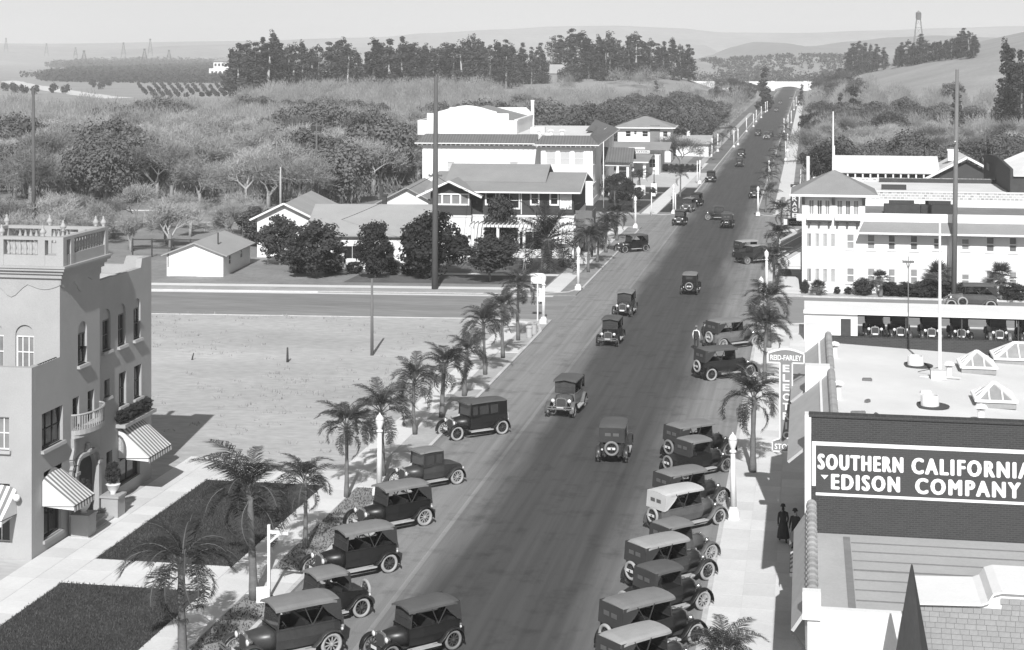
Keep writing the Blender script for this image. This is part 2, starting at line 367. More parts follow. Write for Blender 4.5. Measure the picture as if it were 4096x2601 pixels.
# cross streets. They run slightly askew to the west, as the lot lines do
SK = .09
def sk(X, Y0): return Y0 + SK * (X + 21)
m_cross = mat('cross_street', .25, var=.3, s1=.22, s2=1.6, world=True, stretch=(.3, 1.4, 1))
struct(sheet('side_street', [(-260, sk(-260, 132.9)), (KW, sk(KW, 132.9)), (KW, sk(KW, 146.9)), (-260, sk(-260, 146.9))], m_dirtroad, -.004))
struct(sheet('side_street', [(KE, 134.5), (90, 137), (90, 151.5), (KE, 150.0)], m_cross, -.004))
struct(sheet('side_street', [(-260, sk(-260, 207.2)), (KW+.3, sk(KW, 207.2)), (KW+.3, sk(KW, 222.6)), (-260, sk(-260, 222.6))], m_cross, -.004))
struct(sheet('side_street', [(KE, 207.5), (120, 208), (120, 223.5), (KE, 223.0)], m_cross, -.004))
# ------------------------------------------------------------------ raised blocks between the streets
def block(name, P, m, z=.1):
    return struct(MB().prism(P, -.05, z, 'Z').build(name, m))
block('vacant_lot', [(-260, -40), (KW, -40), (KW, 132.9), (-260, sk(-260, 132.9))], m_lot)
m_yard = mat('yard_earth', .24, var=.4, s1=.25, s2=2.5)
block('house_lot', [(-260, sk(-260, 146.9)), (KW, 146.9), (KW, 207.2), (-260, sk(-260, 207.2))], m_yard)
m_yard2 = mat('hall_earth', .22, var=.4, s1=.2, s2=2.0)
block('hall_lot', [(-140, sk(-140, 222.6)), (KW2-.02, 222.9), (KW2-.02, 330), (-140, 330)], m_yard2)
block('store_lot', [(KE, -40), (110, -40), (110, 137), (KE, 134.5)], mat('lot_pale', .5, var=.2, s1=.3, s2=3))
block('hotel_lot', [(KE, 150), (110, 152), (110, 208), (KE, 207.5)], mat('lot_pale2', .42, var=.25, s1=.3, s2=3))
block('corner_lot', [(KE2+.02, 223.3), (100, 223.6), (100, 330), (KE2+.02, 330)], m_yard2)
# kerbs
def kerb(P, zt=.14):
    mb = MB()
    for a, b in zip(P[:-1], P[1:]):
        a = Vector((a[0], a[1], zt/2-.03)); b = Vector((b[0], b[1], zt/2-.03)); mb.bar(a, b, .2, zt+.06)
    return struct(mb.build('kerb', m_kerb))
kerb([(KW, 20), (KW, 127), (KW-.9, 131), (KW-4, 132.5), (-150, sk(-150, 132.9))])
kerb([(-150, sk(-150, 146.9)), (KW-4, sk(KW-4, 147)), (KW-.9, 148.6), (KW, 152), (KW, 203), (KW-.9, 206), (KW-4, 206.8), (-120, sk(-120, 207.1))])
kerb([(-120, sk(-120, 222.6)), (KW-2, 222.6), (KW2-1, 223.4), (KW2, 226), (KW2, 1000)])
kerb([(KE, 20), (KE, 130), (KE+.9, 133.4), (KE+3.5, 134.6), (60, 136.2)])
kerb([(60, 150.9), (KE+3.5, 150), (KE+.9, 151.4), (KE, 154.5), (KE, 203.5), (KE+.9, 206.5), (KE+4, 207.5), (60, 207.8)])
kerb([(60, 223.4), (KE2+4, 223.2), (KE2+1, 224.4), (KE2, 227), (KE2, 1000)])
# pale gutters along the side street
struct(sheet('gutter', [(-150, sk(-150, 145.9)), (KW-2, sk(KW, 145.9)), (KW-2, sk(KW, 146.8)), (-150, sk(-150, 146.8))], m_conc, .004))
struct(sheet('gutter', [(-150, sk(-150, 133.0)), (KW-2, sk(KW, 133.0)), (KW-2, sk(KW, 133.4)), (-150, sk(-150, 133.4))], mat('dusty_gutter', .42, var=.5, s1=.4, s2=4), .004))
# ------------------------------------------------------------------ pavements made of slabs
def pavement(x0, x1, y0, y1, nx, ly, name='sidewalk', slabs=True, z=.1):
    base = MB().box(x0, x1, y0, y1, z-.08, z+.012).build(name, m_conc); struct(base)
    if slabs:
        ny = max(1, round((y1-y0)/ly)); dx, dy = (x1-x0)/nx, (y1-y0)/ny
        me = MB().box(-dx/2+.008, dx/2-.008, -dy/2+.008, dy/2-.008, 0, .03).mesh('slab', m_conc)
        for j in range(ny):
            for i in range(nx):
                s = link('slab', me, base, (x0+dx*(i+.5), y0+dy*(j+.5), z+.002)); s.rotation_euler = (random.uniform(-.002,.002), random.uniform(-.002,.002), 0)
    return base
random.seed(4)
pavement(-24.2, -22.45, 40, 82.4, 1, 1.75)
pavement(-24.2, -22.45, 82.4, 131.5, 1, 1.75)
pavement(-33.05, -30.45, 48, 84, 2, 1.4, 'walkway')
pavement(-30.45, -24.2, 63.0, 66.2, 4, 1.6, 'walkway'); pavement(-22.45, -20.9, 63.0, 66.2, 1, 1.6, 'walkway')
pavement(-30.45, -24.2, 79.6, 82.4, 4, 1.4, 'walkway'); pavement(-22.45, -20.9, 79.6, 82.4, 1, 1.4, 'walkway')
pavement(-3.85, -.05, 40, 133, 3, 1.55)
pavement(-3.85, -.6, 151.5, 206.5, 2, 1.8)
pavement(-24.2, -22.45, 148.5, 206, 1, 1.8)
pavement(-22.4, -20.9, 104.3, 106, 1, 1.7, 'walkway'); pavement(-22.4, -20.9, 117.5, 119.2, 1, 1.7, 'walkway')
# lawns of the left building, with a worn planted strip by the kerb
def lawn(name, P, m=None, z=.108): return struct(sheet(name, P, m or m_lawn, z))
lawn('lawn', [(-30.45, 66.2), (-24.2, 66.2), (-24.2, 79.6), (-30.45, 79.6)])
lawn('lawn', [(-30.45, 40), (-24.2, 40), (-24.2, 63), (-30.45, 63)])
lawn('parkway_strip', [(-22.45, 66.2), (-20.9, 66.2), (-20.9, 79.6), (-22.45, 79.6)], m_park)
lawn('parkway_strip', [(-22.45, 40), (-20.9, 40), (-20.9, 63), (-22.45, 63)], m_park)
mbg = MB(); rg = random.Random(3)
for x0, x1, y0, y1, n_ in ((-30.5, -24.15, 66.12, 79.68, 15000), (-30.5, -24.15, 50, 63.08, 14000), (-22.4, -20.95, 66.3, 79.5, 1500), (-22.4, -20.95, 52, 62.9, 1200)):
    for _ in range(n_):
        p = Vector((rg.uniform(x0, x1), rg.uniform(y0, y1), .1)); a = rg.uniform(0, 6.28); w_ = Vector((math.cos(a), math.sin(a), 0))*.028
        mbg.poly([p-w_, p+w_, p+Vector((rg.gauss(0, .03), rg.gauss(0, .03), rg.uniform(.05, .11)))])
stuff(mbg.build('lawn_blades', mat('grass_blade', .065, var=.5, s1=.5, s2=7), fix=False), 'short dark grass of the lawns beside the stucco building', 'grass')
# slanted bare parkway in front of the vacant lot
m_park2 = mat('bare_parkway', .40, var=.3, s1=.5, s2=5)
for a, b in ((82.4, 104.3), (106, 117.5), (119.2, 130)): lawn('parkway_strip', [(-22.45, a), (-20.9, a), (-20.9, b), (-22.45, b)], m_park2)
# side street: strip of earth and a paved walk on its north side, yards of the house
def skq(x0, x1, a, b): return [(x0, sk(x0, a)), (x1, sk(x1, a)), (x1, sk(x1, b)), (x0, sk(x0, b))]
lawn('parkway_strip', skq(-150, -24.4, 147.1, 149.4), mat('dusty_strip', .36, var=.3, s1=.4, s2=3))
struct(sheet('sidewalk', skq(-150, -24.3, 149.4, 151.0), m_conc, .125))
lawn('lawn', skq(-44, -24.4, 153.2, 159), mat('yard_grass', .12, var=.5, s1=.3, s2=4, bump=.04), .112)
lawn('lawn', skq(-40, -24.4, 161, 206), mat('yard_grass', .12), .112)
struct(sheet('walkway', skq(-46, -24.3, 159.2, 160.6), m_conc, .122))
lawn('parkway_strip', [(-22.4, 153), (-20.95, 153), (-20.95, 203), (-22.4, 203)], m_park)
# city hall lawns and walks
struct(sheet('sidewalk', [(-22.6, 223.5), (-20.4, 223.5), (-19.7, 330), (-21.9, 330)], m_conc, .122))
for P in (((-45, 224.6), (-23.2, 226), (-22.7, 244), (-45, 242)), ((-27, 246), (-22.7, 246), (-22.5, 257), (-27, 256)), ((-30, 259), (-22.4, 259), (-22.2, 268.5), (-30, 267.5)), ((-20.3, 226.5), (-18, 226.5), (-17.8, 268), (-19.6, 268))):
    lawn('lawn', P, m_lawn, .116)
struct(sheet('sidewalk', [(-46, 221.8), (-22.8, 223.4), (-22.8, 224.5), (-46, 223)], m_conc, .122))
struct(sheet('forecourt', [(-36, 269.5), (-18, 269.5), (-17.8, 303), (-36, 301)], mat('forecourt_concrete', .5, var=.25, s1=.15, s2=2), .118))
# walks far up the street
struct(sheet('sidewalk', [(-4.7, 225), (-2.3, 225), (-2.0, 820), (-4.2, 820)], m_conc, .128))
struct(sheet('sidewalk', [(-21.8, 303), (-20.4, 303), (-20.2, 620), (-21.6, 620)], mat('old_walk', .42, var=.25), .128))
m_verge = mat('street_verge', .16, var=.45, s1=.12, s2=1)
struct(sheet('verge', [(KE2+.2, 330), (-.5, 330), (-.5, 1000), (KE2+.2, 1000)], m_verge, .10))
struct(sheet('verge', [(-24, 330), (KW2-.2, 330), (KW2-.2, 1000), (-24, 1000)], m_verge, .10))
lawn('lawn', [(-1.6+3, 225), (14, 225), (14, 300), (-1.6+3, 300)], mat('yard_grass', .12), .112)
# ------------------------------------------------------------------ hills
def hill(name, ridge, D, front, back, m, zbase=-2, nseg=90, nr=16, amp=3., seed=1, foot=None):
    """a ridge seen at the given photo points, D metres off, falling away to the plain on both sides"""
    rr = random.Random(seed); ph = [rr.uniform(0, 9) for _ in range(6)]
    xs = [p[0] for p in ridge]; mb = MB(); N = nseg + 1
    for j in range(nr+1):
        t = -1 + 2 * j / nr
        for i in range(N):
            x = xs[0] + (xs[-1]-xs[0]) * i / nseg
            k = max(q for q in range(len(xs)-1) if xs[q] <= x + 1e-6); u = (x-xs[k])/(xs[k+1]-xs[k]); u = u*u*(3-2*u)
            y = ridge[k][1]*(1-u) + ridge[k+1][1]*u
            Dd = D + (front * t if t < 0 else back * t)
            zr = H - (y-YH)*D/F; prof = (.5 + .5*math.cos(math.pi*t)) if abs(t) < 1 else 0
            zz = zbase + (zr-zbase)*prof + amp*prof*(1-prof)*2.5*(math.sin(i*.31+ph[0]+t*4) + .6*math.sin(i*.77+ph[1]-t*6) + .4*math.sin(i*1.7+ph[2]+t*9))
            L = (x-CX)/F*D
            mb.v.append((L*CT - Dd*ST, L*ST + Dd*CT, zz))
    for j in range(nr):
        for i in range(N-1): mb.face(j*N+i, j*N+i+1, (j+1)*N+i+1, (j+1)*N+i)
    return struct(mb.build(name, m, smooth=True))
m_hill = mat('dry_grass_hill', .25, var=.35, s1=.004, s2=.03, world=True)
m_hill2 = mat('scrub_hill', .30, var=.5, s1=.006, s2=.05, world=True)
hill('hill', [(-900,205),(-300,196),(60,182),(300,190),(560,196),(760,182),(900,178),(1100,184),(1400,190),(1700,194),(2000,188),(2400,190),(2800,180)], 4300, 1000, 1000, m_hill2, amp=6, seed=2)
hill('hill', [(-900,200),(-400,170),(200,175),(900,165),(1500,150),(1720,132),(2000,118),(2220,106),(2450,103),(2700,112),(2900,130),(3200,132),(3500,122),(3800,112),(4096,104),(4700,110),(5400,140)], 5300, 1000, 900, m_hill2, amp=10, seed=3)
hill('hill', [(2350,262),(2560,242),(2700,240),(2790,236),(2880,216),(2960,184),(3020,168),(3085,170),(3180,187),(3245,185),(3400,166),(3580,149),(3750,142),(3930,152),(4096,150),(4600,170),(5200,230)], 2600, 900, 700, m_hill, amp=5, seed=5)
hill('hill', [(2450,262),(2700,246),(2900,240),(3040,232),(3180,222),(3300,227),(3420,225),(3560,240),(3700,262)], 1650, 330, 300, mat('orchard_hill', .30, var=.35, s1=.01, s2=.08, world=True), amp=3, seed=7)
# ================================================================== buildings
m_stucco = mat('tan_stucco', .37, var=.17, s1=.45, s2=16, bump=.01)
m_shade = mat('roof_tar', .20, var=.3, s1=.4, s2=5)
m_gravel = mat('white_gravel_roof', .66, var=.2, s1=.3, s2=26, bump=.01)
m_comp = mat('composition_roof', .26, var=.2, s1=.5, s2=10, bump=.01)
m_compl = mat('pale_composition_roof', .34, var=.18, s1=.4, s2=10, bump=.01)
m_chroof0 = mat('rear_roof', .30, var=.18, s1=.4, s2=8, bump=.015)
m_tile = mat('clay_tile', .33, var=.25, s1=2, s2=9, rnd=.15)
def E_(y0): return lambda u, z, d: (-d, u, z)              # east-facing wall at local x = 0
def S_(y0=0, x0=0): return lambda u, z, d: (u + x0, y0 + d, z)
def slab(mb, P, t=.12):
    """a plank of roof: quad P (upper side) with thickness t below"""
    P = [Vector(p) for p in P]; n = (P[1]-P[0]).cross(P[-1]-P[0]).normalized()
    if n.z < 0: n = -n
    Q = [p - n*t for p in P]; k = len(P); a = mb.pts(P); b = mb.pts(Q)
    mb.face(*[a+i for i in range(k)]); mb.face(*[b+i for i in reversed(range(k))])
    for i in range(k): mb.face(a+i, b+i, b+(i+1) % k, a+(i+1) % k)
def gable(mb, x0, x1, y0, y1, ze, zr, axis='X', oe=.4, og=.4, t=.12):
    """gable roof over a rectangle; the ridge runs along axis"""
    if axis == 'X':
        ym = (y0+y1)/2; k = (zr-ze)/(ym-y0)
        slab(mb, [(x0-og, y0-oe, ze-oe*k), (x1+og, y0-oe, ze-oe*k), (x1+og, ym, zr), (x0-og, ym, zr)], t)
        slab(mb, [(x0-og, ym, zr), (x1+og, ym, zr), (x1+og, y1+oe, ze-oe*k), (x0-og, y1+oe, ze-oe*k)], t)
    else:
        xm = (x0+x1)/2; k = (zr-ze)/(xm-x0)
        slab(mb, [(x0-oe, y0-og, ze-oe*k), (xm, y0-og, zr), (xm, y1+og, zr), (x0-oe, y1+og, ze-oe*k)], t)
        slab(mb, [(xm, y0-og, zr), (x1+oe, y0-og, ze-oe*k), (x1+oe, y1+og, ze-oe*k), (xm, y1+og, zr)], t)
def hip(mb, x0, x1, y0, y1, ze, zr, ins=None):
    """hip roof (ins = how far the ridge ends stand in)"""
    ym = (y0+y1)/2; i = ins if ins is not None else (y1-y0)/2
    a, b = (x0+i, ym, zr), (x1-i, ym, zr)
    c = [(x0,y0,ze),(x1,y0,ze),(x1,y1,ze),(x0,y1,ze)]
    if x1-x0-2*i < .05:
        for k in range(4): slab(mb, [c[k], c[(k+1) % 4], a], .12)
    else:
        slab(mb, [c[0],c[1],b,a], .12); slab(mb, [c[1],c[2],b], .12); slab(mb, [c[2],c[3],a,b], .12); slab(mb, [c[3],c[0],a], .12)

def awning(parent, y0, y1, ztop, zbot, out, m1, m2, valance=.28, nst=14, loc=None, rz=0, label=None):
    """striped canvas awning on a wall at x = 0 facing +x; arched head"""
    mb = MB(); n = nst; w = (y1-y0)/n
    def head(u):
        t = (u-(y0+y1)/2)/((y1-y0)/2); return ztop - .28*(1-math.sqrt(max(0, 1-t*t*.92)))
    for i in range(n):
        a, b = y0+i*w, y0+(i+1)*w; mb.cur = i % 2
        mb.poly([(.03, a, head(a)), (.03, b, head(b)), (out*.55, b, (head(b)+zbot)/2-.05), (out*.55, a, (head(a)+zbot)/2-.05)])
        mb.poly([(out*.55, a, (head(a)+zbot)/2-.05), (out*.55, b, (head(b)+zbot)/2-.05), (out, b, zbot), (out, a, zbot)])
        mb.poly([(out, a, zbot), (out, b, zbot), (out+.02, b, zbot-valance), (out+.02, a, zbot-valance)])
    mb.cur = 0
    for u in (y0, y1): mb.poly([(.03, u, head(u)), (out*.55, u, (head(u)+zbot)/2-.05), (out, u, zbot), (out, u, zbot-valance*.7), (.03, u, zbot-.1)])
    o = mb.build('awning', [m1, m2], parent, loc=loc, rz=rz)
    fr = MB(); fr.bar((out, y0, zbot-.03), (out, y1, zbot-.03), .03); fr.bar((.02, y0, zbot-.1), (out, y0, zbot-.03), .03); fr.bar((.02, y1, zbot-.1), (out, y1, zbot-.03), .03)
    fr.build('awning_frame', m_iron, o)
    return o
m_strw = mat('canvas_white', .72, var=.08); m_strd = mat('canvas_grey', .20, var=.12)

# ------------------------------------------------------------------ the stucco building with the balustraded tower (left edge)
def arch_head(mb, mk, a, b, zs, depth=None, n=10):
    """fills the corners over a rectangular opening so that its head becomes a half circle springing at zs"""
    r = (b-a)/2; c = (a+b)/2; zt = zs + r
    for sgn in (-1, 1):
        cor = mk(c+sgn*r, zt, 0); P = [(c+sgn*r*math.cos(math.pi/2*k/n), zs + r*math.sin(math.pi/2*k/n)) for k in range(n+1)]
        for p, q in zip(P[:-1], P[1:]):
            mb.poly([cor, mk(p[0], p[1], 0), mk(q[0], q[1], 0)])
            if depth: mb.poly([mk(p[0],p[1],0), mk(q[0],q[1],0), mk(q[0],q[1],depth), mk(p[0],p[1],depth)])
B = thing('stucco_building', 'three storey tan stucco building with balustraded corner tower and striped awnings', 'building', (-33.1, 65.6, .1))
WX = -15.0
def stucco_sill(parent, mk, a, b, z, th=.13, out=.16):
    mb = MB(); P = [mk(a-.1, z-th, -out), mk(b+.1, z-th, -out), mk(b+.1, z, -out+.03), mk(a-.1, z, -out+.03), mk(a-.1, z-th, .12), mk(b+.1, z-th, .12), mk(b+.1, z, .12), mk(a-.1, z, .12)]
    i = mb.pts(P)
    for f_ in ((0,1,2,3),(7,6,5,4),(0,4,5,1),(1,5,6,2),(2,6,7,3),(3,7,4,0)): mb.face(*[i+k for k in f_])
    return mb.build('sill', m_stucco, parent)
mkE = lambda u, z, d: (-d, u, z)
mkW = lambda u, z, d: (-.35-d, u, z)
wl = MB()
# near low block and tower share the east face
big = [(.96, 3.0, 4.5, 6.1), (3.99, 4.67, 4.75, 6.15), (5.57, 6.28, 4.75, 6.15), (4.47, 6.5, .12, 3.35), (1.14, 2.87, .5, 3.3), (4.55, 5.5, 7.55, 9.55)]
low = [h for h in big if h[3] < 8]
wall_grid(wl, 0, 6.9, 0, 8.3, [h for h in big if h[3] < 8] + [(4.55, 5.5, 7.55, 8.3)], mkE, .3)
wall_grid(wl, 2.7, 6.9, 8.3, 11.9, [(4.55, 5.5, 8.3, 9.55)], mkE, .3)
arch_head(wl, mkE, 4.55, 5.5, 9.55-.475, .3); arch_head(wl, mkE, 1.14, 2.87, 3.3-.865+.2, .3); arch_head(wl, mkE, 4.47, 6.5, 3.35-1.015, .3)
# wing, its face set back a little
wing = [(1.28+6.9, 1.89+6.9, 5.3, 6.15), (9.87, 10.74, 4.5, 6.15), (11.71, 12.62, 4.5, 6.15), (8.41, 9.09, 1.6, 2.6), (9.95, 12.45, .55, 3.37), (7.97, 8.89, 7.55, 9.58), (9.77, 10.67, 7.5, 9.57), (11.65, 12.5, 7.5, 9.56)]
wall_grid(wl, 6.9, 13.9, 0, 10.9, wing, mkW, .3)
for h in wing[5:]: arch_head(wl, mkW, h[0], h[1], h[3]-(h[1]-h[0])/2, .3)
arch_head(wl, mkW, 9.95, 12.45, 3.37-1.25+.35, .3)
wl.poly([(0, 6.9, 0), (-.35, 6.9, 0), (-.35, 6.9, 11.9), (0, 6.9, 11.9)])
# parapet of the wing with its raised corner
wl.prism([(6.9, 10.9), (13.9, 10.9), (13.9, 11.5), (12.7, 11.5), (12.55, 11.05), (6.9, 11.05)], -.35, -.65, 'X')
wl.prism([(WX, 10.6), (-.66, 10.6), (-.66, 11.5), (-1.6, 11.5), (-1.75, 11.05), (WX, 11.05)], 13.6, 13.9, 'Y')
wl.box(WX, -.66, 13.3, 13.89, 0, 10.6)
# south faces
nbh = [(-1.9, -1.02, .7, 3.25), (-1.95, -1.05, 4.7, 6.15), (-5.2, -3.6, .7, 3.25), (-5.0, -3.8, 4.7, 6.15)]
wall_grid(wl, WX, 0, 0, 8.3, nbh, lambda u, z, d: (u, d, z), .28)
twh = [(-2.15, -1.25, 7.7, 9.7), (-3.6, -2.72, 7.7, 9.7)]
wall_grid(wl, -4.75, 0, 7.6, 11.9, twh, lambda u, z, d: (u, 2.7+d, z), .28)
for h in twh: arch_head(wl, lambda u, z, d: (u, 2.7+d, z), h[0], h[1], 9.7-(h[1]-h[0])/2, .28)
wl.poly([(-4.75, 2.7, 7.6), (-4.75, 6.9, 7.6), (-4.75, 6.9, 11.9), (-4.75, 2.7, 11.9)]); wl.poly([(-4.75, 6.9, 10), (0, 6.9, 10), (0, 6.9, 11.9), (-4.75, 6.9, 11.9)])
# low block parapet (solid at the corner, open to the railing further back)
wl.box(WX, -.001, .001, .3, 7.2, 8.32); wl.box(-.3, .002, .3, .75, 7.2, 8.32)
wl.build('wall', m_stucco, B)
fl = MB(); fl.box(WX, -.3, .29, 2.71, 7.2, 7.3); fl.box(WX, -.64, 6.89, 13.61, 10.3, 10.42); fl.box(-4.7, -.05, 2.75, 6.88, 11.9, 12.0)
fl.build('roof', mat('roof_cement', .5, var=.15), B)
# dark rooms behind the openings
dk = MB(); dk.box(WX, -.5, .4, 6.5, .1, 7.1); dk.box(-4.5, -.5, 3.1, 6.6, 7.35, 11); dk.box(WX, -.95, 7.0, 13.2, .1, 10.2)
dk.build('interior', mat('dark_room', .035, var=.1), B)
# windows
for h in big:
    if h[3] == 9.55:
        w_ = sash(B, mkE, h[0], h[1], 7.55, 9.0, .16, m_wood, m_glass, 2, 2); stucco_sill(w_, mkE, h[0], h[1], 7.55)
        MB().box(-.24, -.1, h[0], h[1], 9.0, 9.6).build('tympanum', m_stucco, B)
    elif h[0] == .96:
        w_ = sash(B, mkE, *h, .2, m_dark, m_glass, 3, 2); stucco_sill(w_, mkE, h[0], h[1], h[2])
    elif h[2] == 4.75: sash(B, mkE, *h, .2, m_dark if h[0] < 5 else m_wood, m_glass, 2, 3, name='balcony_door')
    elif h[0] == 1.14: sash(B, mkE, h[0], h[1], h[2], 3.0, .2, m_dark, m_glass, 2, 2, name='shop_window'); MB().box(-.05, .1, h[0]-.1, h[1]+.1, h[2]-.14, h[2]).build('sill', m_stucco, B)
for k, h in enumerate(wing):
    if k >= 5:
        w_ = sash(B, mkW, h[0], h[1], h[2], 9.05, .16, m_wood, m_glass, 2, 2); stucco_sill(w_, mkW, h[0], h[1], h[2])
        MB().box(-.6, -.46, h[0], h[1], 9.05, 9.62).build('tympanum', m_stucco, B)
    elif k == 4: sash(B, mkW, h[0], h[1], h[2], 2.9, .2, m_dark, m_glass, 2, 2, name='shop_window')
    else:
        w_ = sash(B, mkW, *h, .18, m_wood, m_glass, 2 if k in (1, 2) else 1, 2 if k in (1, 2) else 1); stucco_sill(w_, mkW, h[0], h[1], h[2])
mkS = lambda u, z, d: (u, d, z); mkT = lambda u, z, d: (u, 2.7+d, z)
for k, h in enumerate(nbh):
    w_ = sash(B, mkS, *h, .16, m_trim, m_glassl if k % 2 else m_glass, 3 if k % 2 else 2, 2, fw=.06)
    if k % 2: stucco_sill(w_, mkS, h[0], h[1], h[2])
for h in twh:
    sash(B, mkT, h[0], h[1], 7.7, 9.2, .16, m_trim, m_glassl, 3, 2, fw=.07)
    MB().box(h[0], h[1], 2.8, 2.95, 9.2, 9.75).build('tympanum', m_stucco, B)
# entrance: door, moulded surround, stair cheeks with urns, balcony
MB().box(-.28, -.2, 4.5, 6.47, .12, 3.2).build('door', m_dark, B)
su = MB()
for u in (4.18, 6.62): su.box(-.05, .16, u-.16, u+.16, 0, 2.6); su.box(-.05, .22, u-.2, u+.2, 0, .35); su.box(-.05, .22, u-.2, u+.2, 2.6, 2.75)
P = [(.08, 4.18+(6.62-4.18)*(.5-.5*math.cos(math.pi*t/10)), 2.7+.75*math.sin(math.pi*t/10)+.12*math.sin(3*math.pi*t/10)) for t in range(11)]
for a, b in zip(P[:-1], P[1:]): su.bar(a, b, .2, .18)
P = [(.08, 3.72, 0), (.08, 3.72, 2.9), (.08, 3.9, 3.1), (.08, 3.75, 3.4), (.08, 3.95, 3.9), (.08, 3.9, 4.35)]
for a, b in zip(P[:-1], P[1:]): su.bar(a, b, .16, .2)
su.lathe([(.0, -.18), (.16, -.1), (.2, .05), (.1, .2), (.13, .3), (.0, .36)], (.1, 5.4, 3.5), 10)
su.build('door_surround', m_stucco, B)
bal = MB(); N = 12
def bp(r, t): return (r*math.sin(math.pi*t/N), 5.35 - 1.5*math.cos(math.pi*t/N))
for k, (z0, z1, sc) in enumerate(((4.35, 4.5, .75), (4.5, 4.72, .95))):
    bal.prism([bp(sc*.72, t) for t in range(N+1)], z0, z1, 'Z')
bo = bal.build('balcony', m_stucco, B)
bl = MB(); bl.tube([(*bp(.65, t), 5.42) for t in range(N+1)], .05, 6)
bl.build('handrail', m_stucco, bo)
bm_ = MB().tube([(0, 0, 4.72), (0, 0, 5.4)], .022, 5).mesh('baluster', m_stucco)
for t in range(2*N+1):
    a = math.pi*t/(2*N); link('baluster', bm_, bo, (.65*math.sin(a), 5.35-1.5*math.cos(a), 0))
for u in (3.75, 6.95):
    pd = thing('urn_planter', 'stone urn with dark shrub on the pedestal %s of the entrance' % ('at the near side' if u < 5 else 'at the far side'), 'planter', (-32.45, 65.6+u, .1), group='urns beside the stucco building entrance')
    MB().box(-.42, .42, -.42, .42, 0, .95).box(-.48, .48, -.48, .48, .95, 1.05).build('pedestal', m_stucco, pd)
    MB().lathe([(.16, 1.05), (.12, 1.12), (.26, 1.3), (.33, 1.5), (.36, 1.52), (.3, 1.53)], n=12).build('urn', m_trim, pd, smooth=True)
st = MB(); st.box(.0, .9, 4.2, 6.5, 0, .12); st.box(.0, .6, 4.2, 6.5, .12, .24); st.build('step', m_stucco, B)
awning(B, .95, 3.05, 3.35, 2.15, 1.5, m_strw, m_strd, nst=15)
awning(B, 9.75, 12.65, 3.55, 2.1, 1.6, m_strw, m_strd, nst=19, loc=(-.35, 0, 0))
for a in (-1.95, -5.2):
    awning(B, -.8 if a > -3 else -.8, .8, 3.2, 2.05, 1.35, m_strw, m_strd, nst=11, loc=(a+.45 if a > -3 else a+.8, 0, 0), rz=-math.pi/2)
# flower box over the second awning
fb = MB().box(-.35, .15, 9.5, 13.4, 3.55, 3.72).build('planter_shelf', m_stucco, B)
# wall lamp globe on the corner
lg = MB().lathe([(.0, -.16), (.11, -.12), (.16, 0), (.11, .12), (0, .16)], (-.55, -.3, 2.75), 12).bar((-.55, 0, 2.6), (-.55, -.3, 2.58), .04).build('wall_lamp', m_white, B, smooth=True)
# tower crown: apron, cornice, balustrade with piers, urn finials
ap = MB()
def drape(mk, a, b):
    n = 24
    def low(u): return 11.55 - .22*abs(math.sin(3*math.pi*u)) - (.38*math.exp(-((u-.5)/.09)**2))
    for i in range(n):
        t0, t1 = i/n, (i+1)/n; u0, u1 = a+(b-a)*t0, a+(b-a)*t1
        q = [mk(u0, low(t0), -.04), mk(u1, low(t1), -.04), mk(u1, 11.9, -.04), mk(u0, 11.9, -.04)]; ap.poly(q)
        ap.poly([mk(u0, low(t0), -.04), mk(u1, low(t1), -.04), mk(u1, low(t1), 0), mk(u0, low(t0), 0)])
drape(mkT, -4.75, .07); drape(mkE, 2.63, 6.97)
ap.build('apron', m_stucco, B)
co = MB()
for z0, z1, o_ in ((11.85, 12.05, .16), (12.05, 12.2, .26), (12.2, 12.32, .38), (12.32, 12.42, .44)): co.box(-4.75-o_, o_, 2.7-o_, 6.9+o_, z0, z1)
co.build('cornice', m_stucco, B)
pr = MB(); pr.box(-4.95, .28, 2.42, 2.72, 12.42, 12.9); pr.box(0, .28, 2.72, 7.15, 12.42, 12.9); pr.box(-4.95, 0, 6.87, 7.15, 12.42, 12.9); pr.box(-4.95, -4.67, 2.72, 6.87, 12.42, 12.9)
for (x, y) in ((.14, 2.57), (-.75, 2.57), (-2.75, 2.57), (-4.81, 2.57), (.14, 3.35), (.14, 7.0), (-.9, 7.0), (-2.6, 7.0), (-4.81, 7.0), (-4.81, 4.8)): pr.box(x-.17, x+.17, y-.17, y+.17, 12.42, 13.58)
pr.box(-1.5, -.6, 6.86, 7.16, 12.9, 13.45)
pr.box(-4.98, .31, 2.4, 2.74, 13.58, 13.72); pr.box(-.03, .31, 2.74, 7.17, 13.58, 13.72); pr.box(-4.98, -.03, 6.85, 7.17, 13.58, 13.72); pr.box(-4.98, -4.65, 2.74, 6.85, 13.58, 13.72)
bs = pr.build('balustrade', m_stucco, B)
bmesh_b = MB().lathe([(.075, 12.9), (.075, 12.97), (.05, 13.0), (.1, 13.16), (.085, 13.27), (.045, 13.4), (.05, 13.48), (.075, 13.51), (.075, 13.58)], n=9).mesh('baluster', m_stucco, smooth=True)
for i in range(6): link('baluster', bmesh_b, bs, (-1.05-.27*i, 2.57, 0)); 
for i in range(6): link('baluster', bmesh_b, bs, (-3.1-.27*i, 2.57, 0))
for i in range(11): link('baluster', bmesh_b, bs, (.14, 3.72+.29*i, 0))
for i in range(5): link('baluster', bmesh_b, bs, (-1.7-.2*i*1.1, 7.0, 0)); link('baluster', bmesh_b, bs, (-3.0-.28*i, 7.0, 0))
fin = MB().lathe([(.1, 0), (.12, .05), (.06, .1), (.17, .25), (.18, .35), (.1, .5), (.05, .62), (.07, .7), (0, .8)], n=10).mesh('finial', m_stucco, smooth=True)
